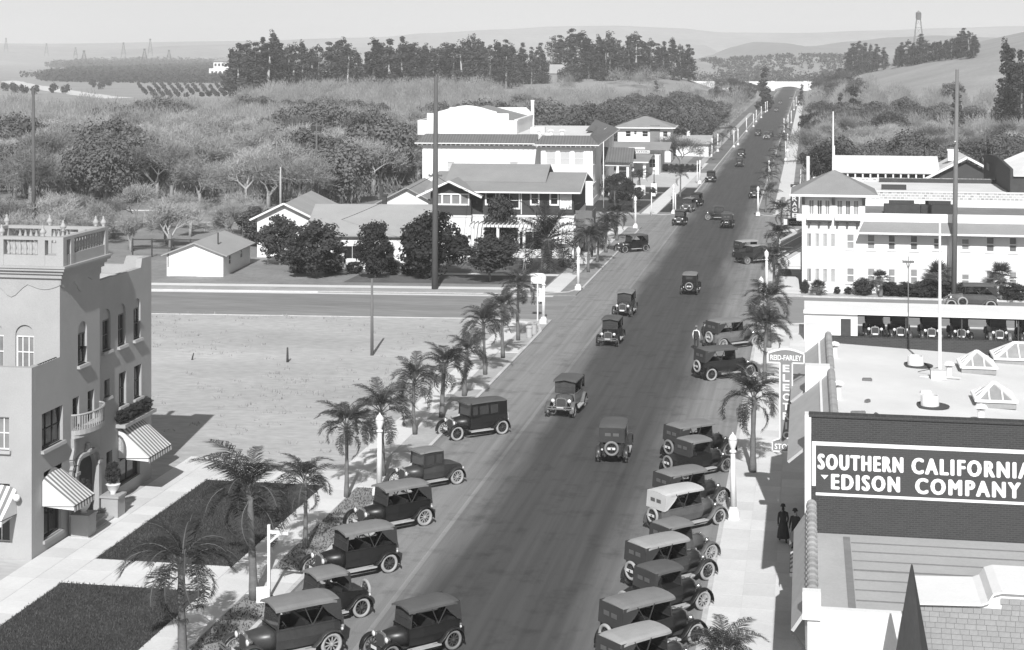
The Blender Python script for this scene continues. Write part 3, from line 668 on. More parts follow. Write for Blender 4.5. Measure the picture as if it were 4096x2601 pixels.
for (x, y) in ((-.75, 2.57), (-2.75, 2.57), (-4.81, 2.57), (.14, 7.0), (-.25, 7.0), (-2.6, 7.0), (-4.81, 7.0), (-4.81, 4.8), (-.9, 4.9)): setattr(link('finial', fin, bs, (x, y, 13.72)), 'scale', (.85, .85, .66))
# iron railing on the low block
rl = MB()
for i in range(12): rl.tube([(-.15, .8+.155*i, 7.35), (-.15, .8+.155*i, 8.3)], .016, 4)
rl.bar((-.15, .75, 8.3), (-.15, 2.65, 8.3), .035); rl.bar((-.15, .75, 7.45), (-.15, 2.65, 7.45), .03)
rl.build('railing', m_iron, B)
# chimney pot beyond the parapet and a disc on the tower's back
MB().lathe([(.16, 10.4), (.16, 12.1), (.2, 12.12), (.2, 12.3), (.1, 12.45)], (-3.1, 13.2, 0), 10).build('vent_pipe', m_trim, B)

# ------------------------------------------------------------------ white garage on the side street
gr = thing('garage', 'small white garage with pale gable roof beside the dirt side street', 'garage', (-62.4, 152.15, .1), math.atan(SK))
gw = MB(); mk = lambda u, z, d: (5.7-d, u, z)
wall_grid(gw, 0, 10.6, 0, 2.25, [(2.1, 3.0, .9, 1.9), (6.6, 7.5, 1.0, 2.0)], mk, .12)
gw.poly([(0,0,0),(5.7,0,0),(5.7,0,2.25),(2.85,0,3.25),(0,0,2.25)]); gw.poly([(0,10.6,0),(5.7,10.6,0),(5.7,10.6,2.25),(2.85,10.6,3.25),(0,10.6,2.25)]); gw.poly([(0,0,0),(0,10.6,0),(0,10.6,2.25),(0,0,2.25)])
gw.build('wall', m_white, gr)
for a, b in ((2.1, 3.0), (6.6, 7.5)): sash(gr, mk, a, b, .9 if a < 5 else 1.0, 1.9 if a < 5 else 2.0, .06, m_trim, m_glass, 1, 2)
rf = MB(); gable(rf, 0, 5.7, 0, 10.6, 2.3, 3.38, 'Y', .5, .4, .1); rf = rf.build('roof', m_compl, gr)
MB().tube([(4.3, 3.2, 2.6), (4.3, 3.2, 4.0)], .07, 7).build('vent_pipe', m_iron, rf)
MB().box(.35, 3.0, -.03, 0, .02, 2.0).build('garage_door', m_white, gr)
for z in (.9, 1.6): MB().box(.1, .18, -.05, -.005, z, z+.8).build('hinge', m_dark, gr)
# ------------------------------------------------------------------ bungalow behind the round trees
bn = thing('bungalow', 'white bungalow with long pale gable roofs behind the row of round trees', 'house', (-48.3, 160.3, .1), math.atan(.13))
mk = lambda u, z, d: (u, d, z)
bh = [(1.6, 3.4, 1.0, 2.4), (5.0, 6.8, 1.0, 2.4), (8.0, 9.2, 1.0, 2.4)]
bw = MB(); wall_grid(bw, -1, 10, 0, 3.5, bh, mk, .12)
bw.poly([(10,0,0),(10,14,0),(10,14,3.5),(10,7,5.9),(10,0,3.5)]); bw.poly([(-1,14,0),(10,14,0),(10,14,3.5),(-1,14,3.5)]); bw.poly([(-1,0,0),(-1,14,0),(-1,14,3.5),(-1,0,3.5)])
bw.poly([(-9.2,9,0),(-3.2,9,0),(-3.2,9,4.3),(-6.2,9,5.75),(-9.2,9,4.3)]); bw.poly([(-9.2,9,0),(-9.2,25,0),(-9.2,25,4.3),(-9.2,9,4.3)]); bw.poly([(-3.2,9,0),(-3.2,25,0),(-3.2,25,4.3),(-3.2,9,4.3)]); bw.box(-3.2,-1,10,14,0,3.6)
bw.build('wall', m_white, bn)
for h in bh: sash(bn, mk, *h, .06, m_trim, m_glass, 2, 1)
sash(bn, lambda u, z, d: (u, 9+d, z), -7.4, -5.0, 1.4, 3.0, .02, m_trim, m_glass, 3, 1)
rf = MB(); gable(rf, -2, 10, 0, 14, 3.6, 6.0, 'X', .5, .5, .12); gable(rf, -9.2, -3.2, 9, 25, 4.4, 5.85, 'Y', .7, .6, .1)
rf = rf.build('roof', m_compl, bn)
MB().box(4.2, 4.7, 10.4, 10.9, 4.9, 6.6).box(4.1, 4.8, 10.3, 11.0, 6.6, 6.75).build('chimney', m_dark, rf)
mbt = MB(); 
for (a, b) in (((-9.9, 8.38, 4.08), (-6.2, 8.38, 5.87)), ((-6.2, 8.38, 5.87), (-2.5, 8.38, 4.08))): mbt.bar(a, b, .06, .2)
mbt.build('bargeboard', m_trim, bn)
# pale roof behind the bungalow
bk = thing('rear_house', 'low house with broad grey pitched roof between the bungalow and the dark house', 'house', (-50, 177, .1), math.atan(SK))
MB().box(0, 11.5, 0, 13, 0, 4.0).prism([(0, 4.0), (11.5, 4.0), (5.75, 6.9)], 0, .2, 'Y').build('wall', m_white, bk)
rf = MB(); gable(rf, 0, 11.5, 0, 13, 4.1, 7.1, 'Y', .5, .6); rf = rf.build('roof', m_chroof0, bk)
MB().box(2.1, 2.5, 3.0, 3.4, 4.9, 7.0).box(2.0, 2.6, 2.9, 3.5, 7.0, 7.15).build('chimney', m_dark, rf)
# ------------------------------------------------------------------ two-storey craftsman house
ch = thing('craftsman_house', 'dark shingled two storey house with white window frames and grey gable roofs', 'house', (-40.1, 172.2, .1), math.atan(.05))
m_shing = mat_rows('dark_shingle', .085, .16, 'Z', .02, .25, .35)
m_chroof = mat('grey_shingle_roof', .27, var=.18, s1=.4, s2=8, bump=.015)
mk = lambda u, z, d: (u, d, z)
up = [(5.9, 6.9, 5.75, 7.05), (7.4, 9.5, 5.35, 7.05), (10.8, 11.6, 5.8, 7.05), (12.9, 13.7, 5.8, 7.05)]
cw = MB(); wall_grid(cw, 4.3, 15.4, 4.5, 7.4, up, mk, .1)
cw.poly([(15.4,0,4.5),(15.4,15,4.5),(15.4,15,7.4),(15.4,7.5,8.4),(15.4,0,7.4)]); cw.poly([(0,15,4.5),(15.4,15,4.5),(15.4,15,7.4),(0,15,7.4)])
mkb = lambda u, z, d: (u, -1.2+d, z)
wall_grid(cw, 0, 4.4, 4.5, 7.0, [(.5, 4.1, 5.85, 6.85)], mkb, .1)
cw.poly([(0,-1.2,7.0),(4.4,-1.2,7.0),(2.2,-1.2,8.15)]); cw.poly([(4.4,-1.2,4.5),(4.4,0,4.5),(4.4,0,7.4),(4.4,-1.2,7)]); cw.poly([(0,-1.2,4.5),(0,15,4.5),(0,15,7.4),(0,-1.2,7)])
cw.poly([(11.6,3.0,7.4),(11.6,12,7.4),(11.6,7.5,9.5)])
cw.build('wall', m_shing, ch)
lw = MB(); lo = [(1.0, 3.2, 1.0, 2.8), (5.6, 7.6, .9, 2.9), (9.5, 12.5, .9, 2.9)]
wall_grid(lw, 0, 15.4, 0, 4.4, lo, mk, .12); lw.poly([(15.4,0,0),(15.4,15,0),(15.4,15,4.4),(15.4,0,4.4)]); lw.box(0, 4.4, -1.2, 0, 0, 4.4); lw.box(-.06, 15.46, -.06, 15, 4.4, 4.62); lw.box(-.06, 4.46, -1.26, -.06, 4.4, 4.62)
lw.build('ground_floor_wall', m_white, ch)
for h in lo[1:]: sash(ch, mk, *h, .06, m_trim, m_glass, 2, 1)
for h in up: sash(ch, mk, h[0]-.12, h[1]+.12, h[2]-.12, h[3]+.1, .04, m_trim, m_glass, 2 if h[1]-h[0] > 1.5 else 1, 2, fw=.17, proud=.12)
sash(ch, mkb, .3, 4.25, 5.7, 6.98, .04, m_trim, m_glassl, 4, 1, fw=.16, bw=.18, proud=.12)
# white shaded double window to the right
sw_ = sash(ch, mk, 13.9, 15.2, 5.3, 7.1, -.02, m_trim, m_white, 3, 1, fw=.12, proud=.1)
rf = MB()
slab(rf, [(-.6,-.9,7.15),(15.9,-.9,7.15),(15.9,7.5,8.55),(-.6,7.5,8.55)] if False else [(-.6,-1.0,7.25),(16.2,-1.0,7.25),(16.2,7.5,8.75),(-.6,7.5,8.75)], .14)
slab(rf, [(-.6,7.5,8.75),(16.2,7.5,8.75),(16.2,16,7.25),(-.6,16,7.25)], .14)
slab(rf, [(.9,2.6,8.0),(12.1,2.6,8.0),(12.1,7.5,9.62),(.9,7.5,9.62)], .14); slab(rf, [(.9,7.5,9.62),(12.1,7.5,9.62),(12.1,12.4,8.0),(.9,12.4,8.0)], .14)
slab(rf, [(-1.3,-2.2,6.75),(2.2,-2.2,8.4),(2.2,6.5,8.4),(-1.3,4,6.75)], .12); slab(rf, [(2.2,-2.2,8.4),(5.7,-2.2,6.75),(5.7,4,6.75),(2.2,6.5,8.4)], .12)
rf.build('roof', m_chroof, ch)
bb = MB(); bb.bar((-1.35,-2.26,6.66),(2.2,-2.26,8.34),.06,.22); bb.bar((2.2,-2.26,8.34),(5.75,-2.26,6.66),.06,.22); bb.bar((-.6,-1.06,7.14),(16.2,-1.06,7.14),.06,.16); bb.bar((16.26,-1,7.16),(16.26,7.5,8.66),.06,.2)
bb.build('bargeboard', m_trim, ch)
dp = MB().tube([(9.75,-.12,4.7),(9.75,-.12,7.1)], .06, 6).build('downpipe', m_trim, ch)
pg = MB()
for x in (4.9, 7.6, 10.4, 13.2, 15.3): pg.box(x-.14, x+.14, -3.1, -2.82, 0, 3.6)
pg.box(4.4, 15.9, -3.15, -2.9, 3.6, 3.85)
for i in range(26): pg.box(4.6+.44*i, 4.68+.44*i, -3.7, 0, 3.86, 4.0)
pg.build('pergola', m_trim, ch)
pc = MB(); pc.box(15.5, 17.4, 1, 5, 4.2, 4.35); pc.box(17.2, 17.4, 1, 1.2, 0, 4.2); pc.box(17.2, 17.4, 4.8, 5, 0, 4.2); pc.box(15.5, 17.4, 1, 1.05, 4.35, 5.1); pc.box(17.3, 17.4, 1, 5, 4.35, 5.1)
pc.build('porch', m_wood, ch)
# ------------------------------------------------------------------ white city hall with tiled eaves and auditorium
hl = thing('city_hall', 'large white public hall with tiled hip eaves and curved parapet auditorium', 'building', (-30.7, 234.5, .1), math.atan(.055))
m_htile = mat_rows('hall_tile', .22, .42, 'X', .06, .2, .45)
m_htile2 = mat_rows('hall_tile_side', .22, .42, 'Y', .06, .2, .45)
mk = lambda u, z, d: (u, d, z)
hw = MB()
fr = [(-6.9, -5.4, 5.75, 7.9), (-4.85, -3.3, 5.75, 7.9), (-2.75, -1.3, 5.75, 7.9), (-6.9, -5.4, 2.0, 4.2), (-4.85, -3.3, 2.0, 4.2), (-2.75, -1.3, 2.0, 4.2)]
wall_grid(hw, -7.6, 0, 0, 8.5, fr, mk, .25)
mkl = lambda u, z, d: (u, 3.0+d, z)
lf = [(-22.0, -20.8, 4.3, 6.0), (-12.6, -11.3, 4.3, 6.0)]
wall_grid(hw, -25.7, -7.6, 0, 8.5, lf, mkl, .2)
mke = lambda u, z, d: (-d, u, z)
ea = [(1.2, 2.6, 5.75, 7.9), (1.2, 2.6, 2.2, 4.6), (4.5, 6.5, 5.75, 7.9)] + [(22+4*i, 24+4*i, 5.6, 7.9) for i in range(6)]
wall_grid(hw, 0, 49, 0, 8.5, ea, mke, .25)
hw.poly([(-7.6,0,0),(-7.6,3,0),(-7.6,3,8.5),(-7.6,0,8.5)]); hw.poly([(-25.7,3,0),(-25.7,40,0),(-25.7,40,8.5),(-25.7,3,8.5)])
hw.box(-.5, .06, -.06, 49, 0, .9); hw.box(-7.66, .05, -.05, .3, 3.0, 3.12); hw.box(-.3, .05, .3, 49, 3.0, 3.12)
hw.build('wall', m_white2, hl)
for h in fr: sash(hl, mk, *h, .18, m_trim, m_pale if h[2] > 5 else m_glass, 1, 2, fw=.1)
for h in lf: sash(hl, mkl, *h, .14, m_trim, m_pale, 1, 2, fw=.1)
for h in ea: sash(hl, mke, *h, .18, m_trim, m_glass, 2, 2, fw=.1)
er = MB()   # tiled pent eaves all round, with a flat deck behind
slab(er, [(-8.5,-.95,8.85),(.95,-.95,8.85),(-.6,2.3,10.05),(-7.6,2.3,10.05)], .14)
slab(er, [(-26.7,2.05,8.85),(-8.5,2.05,8.85),(-8.5,5.3,10.05),(-25.6,5.3,10.05)], .14)
slab(er, [(-8.5,-.95,8.85),(-8.5,2.05,8.85),(-7.6,2.3,10.05)], .14)
er.build('roof', m_htile, hl)
er = MB(); slab(er, [(.95,-.95,8.85),(.95,49.9,8.85),(-2.6,49,10.05),(-.6,2.3,10.05)], .14); slab(er, [(-2.6,20,10.05),(.95,30,8.9),(.95,49.9,8.9),(-3.2,49,10.6)], .14)
er.build('roof', m_htile2, hl)
MB().box(-25.5, -.7, 5.0, 48, 9.3, 9.5).build('roof_deck', m_gravel, hl)
ev = MB(); ev.box(-8.55,.98,-1.02,-.93,8.72,8.86); ev.box(-26.7,-8.55,1.98,2.07,8.72,8.86); ev.box(.93,1.0,-.93,49.9,8.72,8.86); ev.build('fascia', m_trim, hl)
rt = MB().box(-.05, .05, -.85, .1, 8.5, 8.64).mesh('rafter_tail', m_trim)
for i in range(13): link('rafter_tail', rt, hl, (-8.2+.72*i, 0, 0))
for i in range(25): link('rafter_tail', rt, hl, (-26.3+.72*i, 3, 0))
# auditorium
au = MB(); A0, A1, AY = -29.0, -13.2, 17.0
pro = [(A0, 9.3), (A1, 9.3), (A1, 11.6), (A1-1.3, 11.6), (A1-1.3, 12.7), (A1-3.2, 12.7), (A1-3.2, 12.95)]
n = 12
for i in range(n+1):
    t = i/n; x = A1-3.4 + (A0+3.4+.0-(A1-3.4))*t; pro.append((x, 13.0 + .95*math.sin(math.pi*t)**1.2))
pro += [(A0+3.2, 12.95), (A0+3.2, 12.7), (A0+1.5, 12.7), (A0+1.5, 11.6), (A0, 11.6)]
au.prism(pro, AY, AY+.4, 'Y'); au.box(A1-.4, A1, AY+.4, AY+24, 9.3, 11.6); au.box(A0, A0+.4, AY+.4, AY+24, 9.3, 11.6)
au.box(A1-.45, A1+.1, AY+.4, AY+24, 11.6, 11.75); au.prism([(A0, 9.3), (A1, 9.3), (A1, 11.6), (A1-1.3, 12.9), (A0+1.3, 12.9), (A0, 11.6)], AY+23.6, AY+24, 'Y')
au.box(A1-.3, A1+.2, AY+22.2, AY+22.7, 9.3, 14.0); au.box(A1-.36, A1+.26, AY+22.14, AY+22.76, 14.0, 14.2)
au = au.build('auditorium', m_white2, hl)
ar = MB(); slab(ar, [(A0+.4,AY+.4,11.4),(A0+.4,AY+23.6,11.4),((A0+A1)/2,AY+23.6,13.3),((A0+A1)/2,AY+.4,13.3)], .1); slab(ar, [((A0+A1)/2,AY+.4,13.3),((A0+A1)/2,AY+23.6,13.3),(A1-.4,AY+23.6,11.4),(A1-.4,AY+.4,11.4)], .1)
ar.build('auditorium_roof', m_comp, au)
hv = MB().lathe([(.3, 9.5), (.3, 10.1), (.55, 10.12), (.5, 10.25), (.1, 10.4)], n=10).mesh('roof_vent', m_trim)
for x, y in ((-9.4, 14), (-7.6, 14.5), (-5.9, 15)): link('roof_vent', hv, hl, (x, y, 0))
MB().box(-11.5, -9.3, 21, 23, 9.5, 10.4).build('skylight', m_trim, hl)
MB().box(-7.9, -7.0, 9, 9.6, 9.5, 10.0).build('roof_hatch', m_trim, hl)
# entrance porch on the street side
po = MB(); po.box(.05, 4.4, 17.5, 26, 0, 1.1); po.box(3.9, 4.3, 17.6, 18.2, 1.1, 4.6); po.box(3.9, 4.3, 25.2, 25.8, 1.1, 4.6); po.box(3.9, 4.3, 21.0, 22.4, 1.1, 4.6); po.box(.05, 4.45, 17.4, 26.1, 4.6, 5.2)
for i in range(5): po.box(4.4+.35*i, 4.75+.35*i, 19.5, 24, 0, 1.1-.2*(i+1)+.08)
po = po.build('porch', m_white2, hl)
pr_ = MB(); slab(pr_, [(-.2,16.8,5.3),(5.0,16.8,5.2),(5.0,21.8,7.2),(-.2,21.8,7.3)], .12); slab(pr_, [(-.2,21.8,7.3),(5.0,21.8,7.2),(5.0,26.8,5.2),(-.2,26.8,5.3)], .12); pr_.build('porch_roof', m_htile, po)
pv = MB(); pv.poly([(4.42,17.4,5.2),(4.42,26.1,5.2),(4.42,21.8,6.95)]); pv.build('porch_gable', m_dark, po)
sh_ = MB(); sh_.box(.06, .1, 18.3, 25.2, 1.1, 4.6); sh_.build('porch_door', m_glass, po)
# steps and pedestals with globe lamps, low white walls in the forecourt
pw = thing('garden_wall', 'low white stepped garden walls before the city hall porch', 'wall', (-26.6, 247, .1))
MB().box(-1.2, 1.6, 0, .5, 0, 1.3).box(1.1, 1.6, .5, 6, 0, 1.0).box(-1.4, 1.7, 6, 6.6, 0, 1.5).box(2.4, 3.3, 8.2, 9.1, 0, 1.7).box(-3.4, -1.2, .5, 1.1, 0, .9).build('wall', m_white, pw)
for k, (x, y) in enumerate(((-26.9, 253.4), (-23.75, 255.6))):
    t = thing('globe_lamp', 'dark iron lamp with white globe on the %s white pedestal' % ('left' if k == 0 else 'right'), 'lamp', (x, y, 1.6), group='globe lamps at the hall steps')
    MB().lathe([(.22, 0), (.16, .3), (.07, .5), (.06, 2.0), (.12, 2.1)], n=8).build('post', m_iron, t)
    MB().lathe([(0, 2.1), (.2, 2.2), (.27, 2.4), (.2, 2.6), (0, 2.68)], n=10).build('globe', m_white, t, smooth=True)
# ------------------------------------------------------------------ service station and the house behind it
sv = thing('service_station', 'small white service station with dark canopy roof and white sign boards', 'service station', (-33.6, 286, .12))
MB().box(2.2, 6.8, 12, 18, 0, 3.4).box(2.2, 2.6, .4, 12, 0, .5).box(4.6, 6.8, 17, 24, 0, 4.6).build('wall', m_white, sv)
MB().box(.2, .7, .6, 1.1, 0, 3.0).box(5.0, 5.5, .6, 1.1, 0, 3.0).box(.1, .8, .5, 1.2, 0, .5).build('pier', m_white, sv)
cf = MB(); slab(cf, [(-.4,0,3.0),(6.0,0,3.0),(6.3,7,4.0),(-.2,7,4.0)], .15); slab(cf, [(-.2,7,4.0),(6.3,7,4.0),(6.0,14,3.1),(-.4,14,3.1)], .15); slab(cf, [(-3,15,4.4),(8.5,15,4.4),(8.5,20,5.5),(-3,20,5.5)], .15); slab(cf, [(-3,20,5.5),(8.5,20,5.5),(8.5,26,4.3),(-3,26,4.3)], .15)
cf.build('roof', m_comp, sv); MB().box(-.45, 6.05, -.08, -.01, 2.83, 3.02).build('fascia', m_trim, sv)
sb = MB().box(.4, 5.6, 6.6, 6.7, 4.1, 4.65).build('sign_board', m_white, sv)
text_mesh('lettering', 'SERVICE STATION', 4.8, .36, .02, mat('sign_black', .03, var=.1), sv, Matrix.Translation((.6, 6.58, 4.2)), .01)
MB().box(1.6, 4.6, 8.4, 8.5, 4.75, 5.1).build('sign_board', m_white, sv)
sash(sv, lambda u, z, d: (u, 12+d, z), 5.0, 6.2, 1.2, 2.8, -.02, m_trim, m_glass, 2, 2)
h2 = thing('hip_roof_house', 'white two storey house with grey hip roof and wide white eaves', 'house', (-38.2, 331, .1), .03)
mk = lambda u, z, d: (u, d, z); q = [(1.6, 2.7, 5.2, 6.4), (3.3, 3.9, 5.6, 6.4), (5.0, 6.2, 5.2, 6.4), (9.2, 10.2, 5.2, 6.4), (2, 3.5, 1, 2.5)]
ww = MB(); wall_grid(ww, 0, 10.8, 0, 7.0, q, mk, .1); ww.poly([(10.8,0,0),(10.8,10,0),(10.8,10,7),(10.8,0,7)]); ww.box(0, 10.8, 9.8, 10, 0, 7); ww.build('wall', m_white, h2)
MB().box(6.6, 8.6, -.25, 0, 0, 7.6).build('chimney', m_shade, h2)
for h in q: sash(h2, mk, *h, .05, m_trim, m_glass, 1, 2)
rf = MB(); hip(rf, -.9, 11.7, -.9, 10.9, 7.1, 9.2); rf.build('roof', m_comp, h2); MB().box(-1, 11.8, -1, -.88, 6.9, 7.12).box(11.68, 11.8, -.88, 11, 6.9, 7.12).build('fascia', m_trim, h2)
MB().box(-.5, 7, -2.2, -.05, 3.1, 3.25).box(-.4, -.2, -2.1, -1.9, 0, 3.1).box(6.6, 6.8, -2.1, -1.9, 0, 3.1).build('porch', m_white, h2)
# bungalows half hidden in the trees further up the street
def cottage(loc, w, d, ze, zr, axis, label, wallm, roofm, rz=0.0, eave=.7):
    t = thing('cottage', label, 'house', loc, rz)
    mb = MB(); mb.box(0, w, 0, d, 0, ze)
    if axis == 'Y': mb.poly([(0,-.001,ze),(w,-.001,ze),(w/2,-.001,zr)])
    else: mb.poly([(w,0,ze),(w,d,ze),(w,d/2,zr)])
    mb.build('wall', wallm, t); rf = MB(); gable(rf, 0, w, 0, d, ze, zr, axis, eave, .7); rf = rf.build('roof', roofm, t)
    if axis == 'Y':
        b_ = MB(); k = (zr-ze)/(w/2); b_.bar((-eave, -.75, ze-eave*k-.05), (w/2, -.75, zr-.05), .08, .25); b_.bar((w/2, -.75, zr-.05), (w+eave, -.75, ze-eave*k-.05), .08, .25); b_.build('bargeboard', m_trim, t)
        mk = lambda u, z, d_: (u, d_, z); sash(t, mk, w*.2, w*.42, 1, 2.3, -.03, m_trim, m_glass, 2, 1); sash(t, mk, w*.58, w*.8, 1, 2.3, -.03, m_trim, m_glass, 2, 1)
    else: MB().box(w*.3, w*.3+.7, d/2-.3, d/2+.4, zr-.6, zr+.9).build('chimney', m_trim, t)
    return t
cottage((-28, 352, .1), 7, 8, 3.0, 4.4, 'X', 'pale roofed cottage with white chimney behind the leafless street tree', m_white, m_compl)
cottage((-62, 372, .1), 7, 9, 4.2, 6.0, 'Y', 'white gabled cottage showing between the trees above the hip roof house', m_white, m_comp)
cottage((-38, 470, .1), 9, 10, 5.0, 7.2, 'Y', 'grey bungalow with low white edged gable among the street trees', m_shade, m_comp)
cottage((8, 520, .1), 7, 8, 3.2, 4.8, 'Y', 'small pale gabled house half hidden in trees right of the street', m_white, m_comp)
barn = thing('barn', 'grey barn with pitched roof standing among the tall eucalyptus trees', 'barn', (-121, 768, hgt(-117, 770)-.2), .1)
MB().box(0, 9, 0, 7, 0, 4.6).build('wall', mat('barn_grey', .26, var=.25), barn)
rf = MB(); gable(rf, 0, 9, 0, 7, 4.6, 8.4, 'X', .5, .5); rf.build('roof', m_compl, barn)
MB().box(-6, 0, .5, 6, 0, 3.0).box(3.2, 4.6, -.05, .05, 0, 3).build('lean_to', m_shade, barn)
for k, (x, y, w_) in enumerate(((-172, 742, 16), (-196, 716, 6), (-140, 770, 9))):
    t = thing('farm_shed', ('long low white shed under the eucalyptus row', 'small white shed at the left under the eucalyptus row', 'white shed between eucalyptus trunks beside the barn')[k], 'shed', (x, y, hgt(x, y)), .3)
    MB().box(0, w_, 0, 5, -1, 2.6).build('wall', m_white, t); rf = MB(); gable(rf, 0, w_, 0, 5, 2.6, 3.6, 'X'); rf.build('roof', m_compl, t)
man = thing('mansion', 'distant white mansion at the end of the dark orange grove', 'house', PD(836, 272, 1500) - Vector((0, 0, 0)), .2); man.location.z = 2
MB().box(0, 25, 0, 14, -2, 7.5).box(4, 25, 0, 14, 7.5, 14).build('wall', m_white, man)
rf = MB(); hip(rf, 3, 26, -1, 15, 14, 17); rf.build('roof', m_comp, man)
wn = MB().box(-.9, .9, -.05, .1, 0, 2.4).mesh('window', m_glass)
for i in range(6): link('window', wn, man, (3+3.6*i, 0, 2.6)); link('window', wn, man, (6+3.3*i, 0, 9.6))
# ------------------------------------------------------------------ bridge over the street
br = thing('bridge', 'white arched concrete bridge with solid parapets crossing the street', 'bridge', (-11.2, 1012, 0))
bm2 = MB(); P = []
prof = [(-70, 4.4), (-70, .2), (-9.6, .2), (-9.6, 0)]
prof = [(62, 4.4), (-62, 4.4), (-62, .0), (-8.6, 0)] + [(-8.6+17.2*i/16, .9+1.7*math.sin(math.pi*i/16)) for i in range(17)] + [(8.6, 0), (62, 0)]
bm2.prism(prof, 0, 9, 'Y'); bm2.box(-62.2, 62.2, -.2, 9.2, 4.4, 4.7)
bm2.build('arch', m_white2, br)
MB().box(-62, 62, .1, .4, 4.7, 5.5).box(-62, 62, 8.6, 8.9, 4.7, 5.5).build('parapet', m_white2, br)
for k, s_ in enumerate((-1, 1)): MB().box(s_*9.8-1, s_*9.8+1, -.5, 0, 0, 6).build('pier', m_white2, br)
bs_ = thing('billboard', 'white billboard standing beside the bridge over the street', 'billboard', (15, 990, 0)); MB().box(-3.6, 3.6, 0, .2, 5.2, 8).build('panel', m_white, bs_); MB().box(-2.4, -2.1, 0, .2, 0, 5.2).box(2.1, 2.4, 0, .2, 0, 5.2).build('leg', m_wood, bs_)
# ------------------------------------------------------------------ water tower and oil derricks
wt = thing('water_tower', 'dark water tank on tall steel legs above the right hill', 'water tower', PD(3674, 150, 1500))
WZ = 0
MB().lathe([(0, 16.2), (1.6, 16.5), (2.5, 17.6), (2.5, 22.4), (2.7, 22.5), (1.4, 23.7), (.3, 24.2), (.3, 24.8), (0, 24.9)], n=14).build('tank', mat('tank_steel', .14, var=.2), wt, smooth=True)
for a in range(4):
    ca, sa = math.cos(a*math.pi/2+.6), math.sin(a*math.pi/2+.6); cb, sb2 = math.cos((a+1)*math.pi/2+.6), math.sin((a+1)*math.pi/2+.6)
    MB().bar((6.2*ca, 6.2*sa, -8), (2.4*ca, 2.4*sa, 17.8), .38).build('leg', m_iron, wt)
    mb = MB()
    for z in (1, 9):
        r = 6.2 - 3.8*(z+8)/25.8; mb.bar((r*ca, r*sa, z), (r*cb, r*sb2, z), .2); r2 = 6.2-3.8*(z+16)/25.8; mb.bar((r*ca, r*sa, z), (r2*cb, r2*sb2, z+8), .12)
    mb.build('brace', m_iron, wt)
def derrick(x, yb, D, h, k):
    p = PD(x, yb, D); t = thing('oil_derrick', 'oil derrick on the hazy plain, ' + k, 'derrick', (p.x, p.y, p.z), .3, 'oil derricks on the far plain')
    mb = MB(); w0, w1 = 4.2, .9
    cs = [(-1,-1),(1,-1),(1,1),(-1,1)]
    for i in range(4):
        a, b = cs[i], cs[(i+1) % 4]; mb.bar((a[0]*w0, a[1]*w0, -6), (a[0]*w1, a[1]*w1, h), .32)
        for j in range(5):
            z0, z1 = h*j/5, h*(j+1)/5; r0, r1 = w0+(w1-w0)*j/5, w0+(w1-w0)*(j+1)/5
            mb.bar((a[0]*r0, a[1]*r0, z0), (b[0]*r1, b[1]*r1, z1), .18); mb.bar((b[0]*r0, b[1]*r0, z0), (a[0]*r1, a[1]*r1, z1), .18); mb.bar((a[0]*r1, a[1]*r1, z1), (b[0]*r1, b[1]*r1, z1), .18)
    mb.build('lattice', m_iron, t); MB().box(-1.6, 1.6, -1.6, 1.6, h, h+2).build('crown', m_iron, t)
for a in ((601, 212, 3000, 24, 'tallest, over the middle of the dark grove'), (494, 218, 3000, 20, 'second tall one left of the tallest'), (578, 236, 2400, 13, 'short dark one before the tallest'), (336, 240, 2400, 12, 'short one left of the grove middle'), (302, 222, 3400, 15, 'faint one further left'), (186, 214, 3600, 20, 'faint one over the white road bend'), (24, 196, 3600, 22, 'at the left edge of the picture'), (676, 234, 2700, 12, 'small one right of the tallest')): derrick(*a)
# ------------------------------------------------------------------ white hotel with hip-roofed corner tower (right)
HY = 152.4
ho = thing('hotel', 'long white two storey hotel with hip roofed corner tower and pent roof', 'hotel', (-.5, HY, .1))
def hx(v): return XY(3050 + v/2.302, HY) + .5
def hz(v, u): return ZP(600 + v/2.302, u-.5, HY) - .1
mk = lambda u, z, d: (u, d, z)
EX = 34.0
sq = [(hx(a), hx(b)) for a, b in ((408,453),(483,525),(555,598),(628,670))]
small = [(a, b, z0, z0+1.42) for z0 in (5.25-.12, 1.22) for a, b in sq]
big = [(hx(a), hx(b)) for a, b in ((772,848),(963,1038),(1155,1226),(1358,1432),(1572,1648),(1830,1908),(2058,2138),(2268,2345))]
ups = [(a, b, 4.05 if i not in (4, 5) else 4.7, 6.2-.75+.0) for i, (a, b) in enumerate(big)]
ups = [(a, b, c, 5.45) if i not in (4, 5) else (a, b, 4.15, 5.25) for i, (a, b, c, d) in enumerate(ups)]
lws = [(a, b, .95, 2.35) if i not in (4, 5) else (a, b, .95, 2.0) for i, (a, b) in enumerate(big) if i != 4]
small = [(a, b, 4.2, 5.45) for a, b in sq] + [(a, b, .95, 2.2) for a, b in sq]
top = [(hx(a), hx(b), 7.15, 8.55) for a, b in ((425,477),(500,552),(573,623),(683,740),(762,812),(835,888))]
TW = hx(945)
hw = MB(); wall_grid(hw, 0, EX, 0, 6.9, small+ups+lws, mk, .16)
wall_grid(hw, TW, EX, 6.9, 7.4, [], mk, .1); wall_grid(hw, 0, TW, 6.9, 9.05, top, mk, .16)
hw.poly([(0,0,0),(0,17.5,0),(0,17.5,6.9),(0,0,6.9)]); hw.poly([(0,0,6.9),(0,5.8,6.9),(0,5.8,9.05),(0,0,9.05)]); hw.poly([(TW,0,6.9),(TW,5.8,6.9),(TW,5.8,9.05),(TW,0,9.05)]); hw.poly([(0,5.8,6.5),(TW,5.8,6.5),(TW,5.8,9.05),(0,5.8,9.05)])
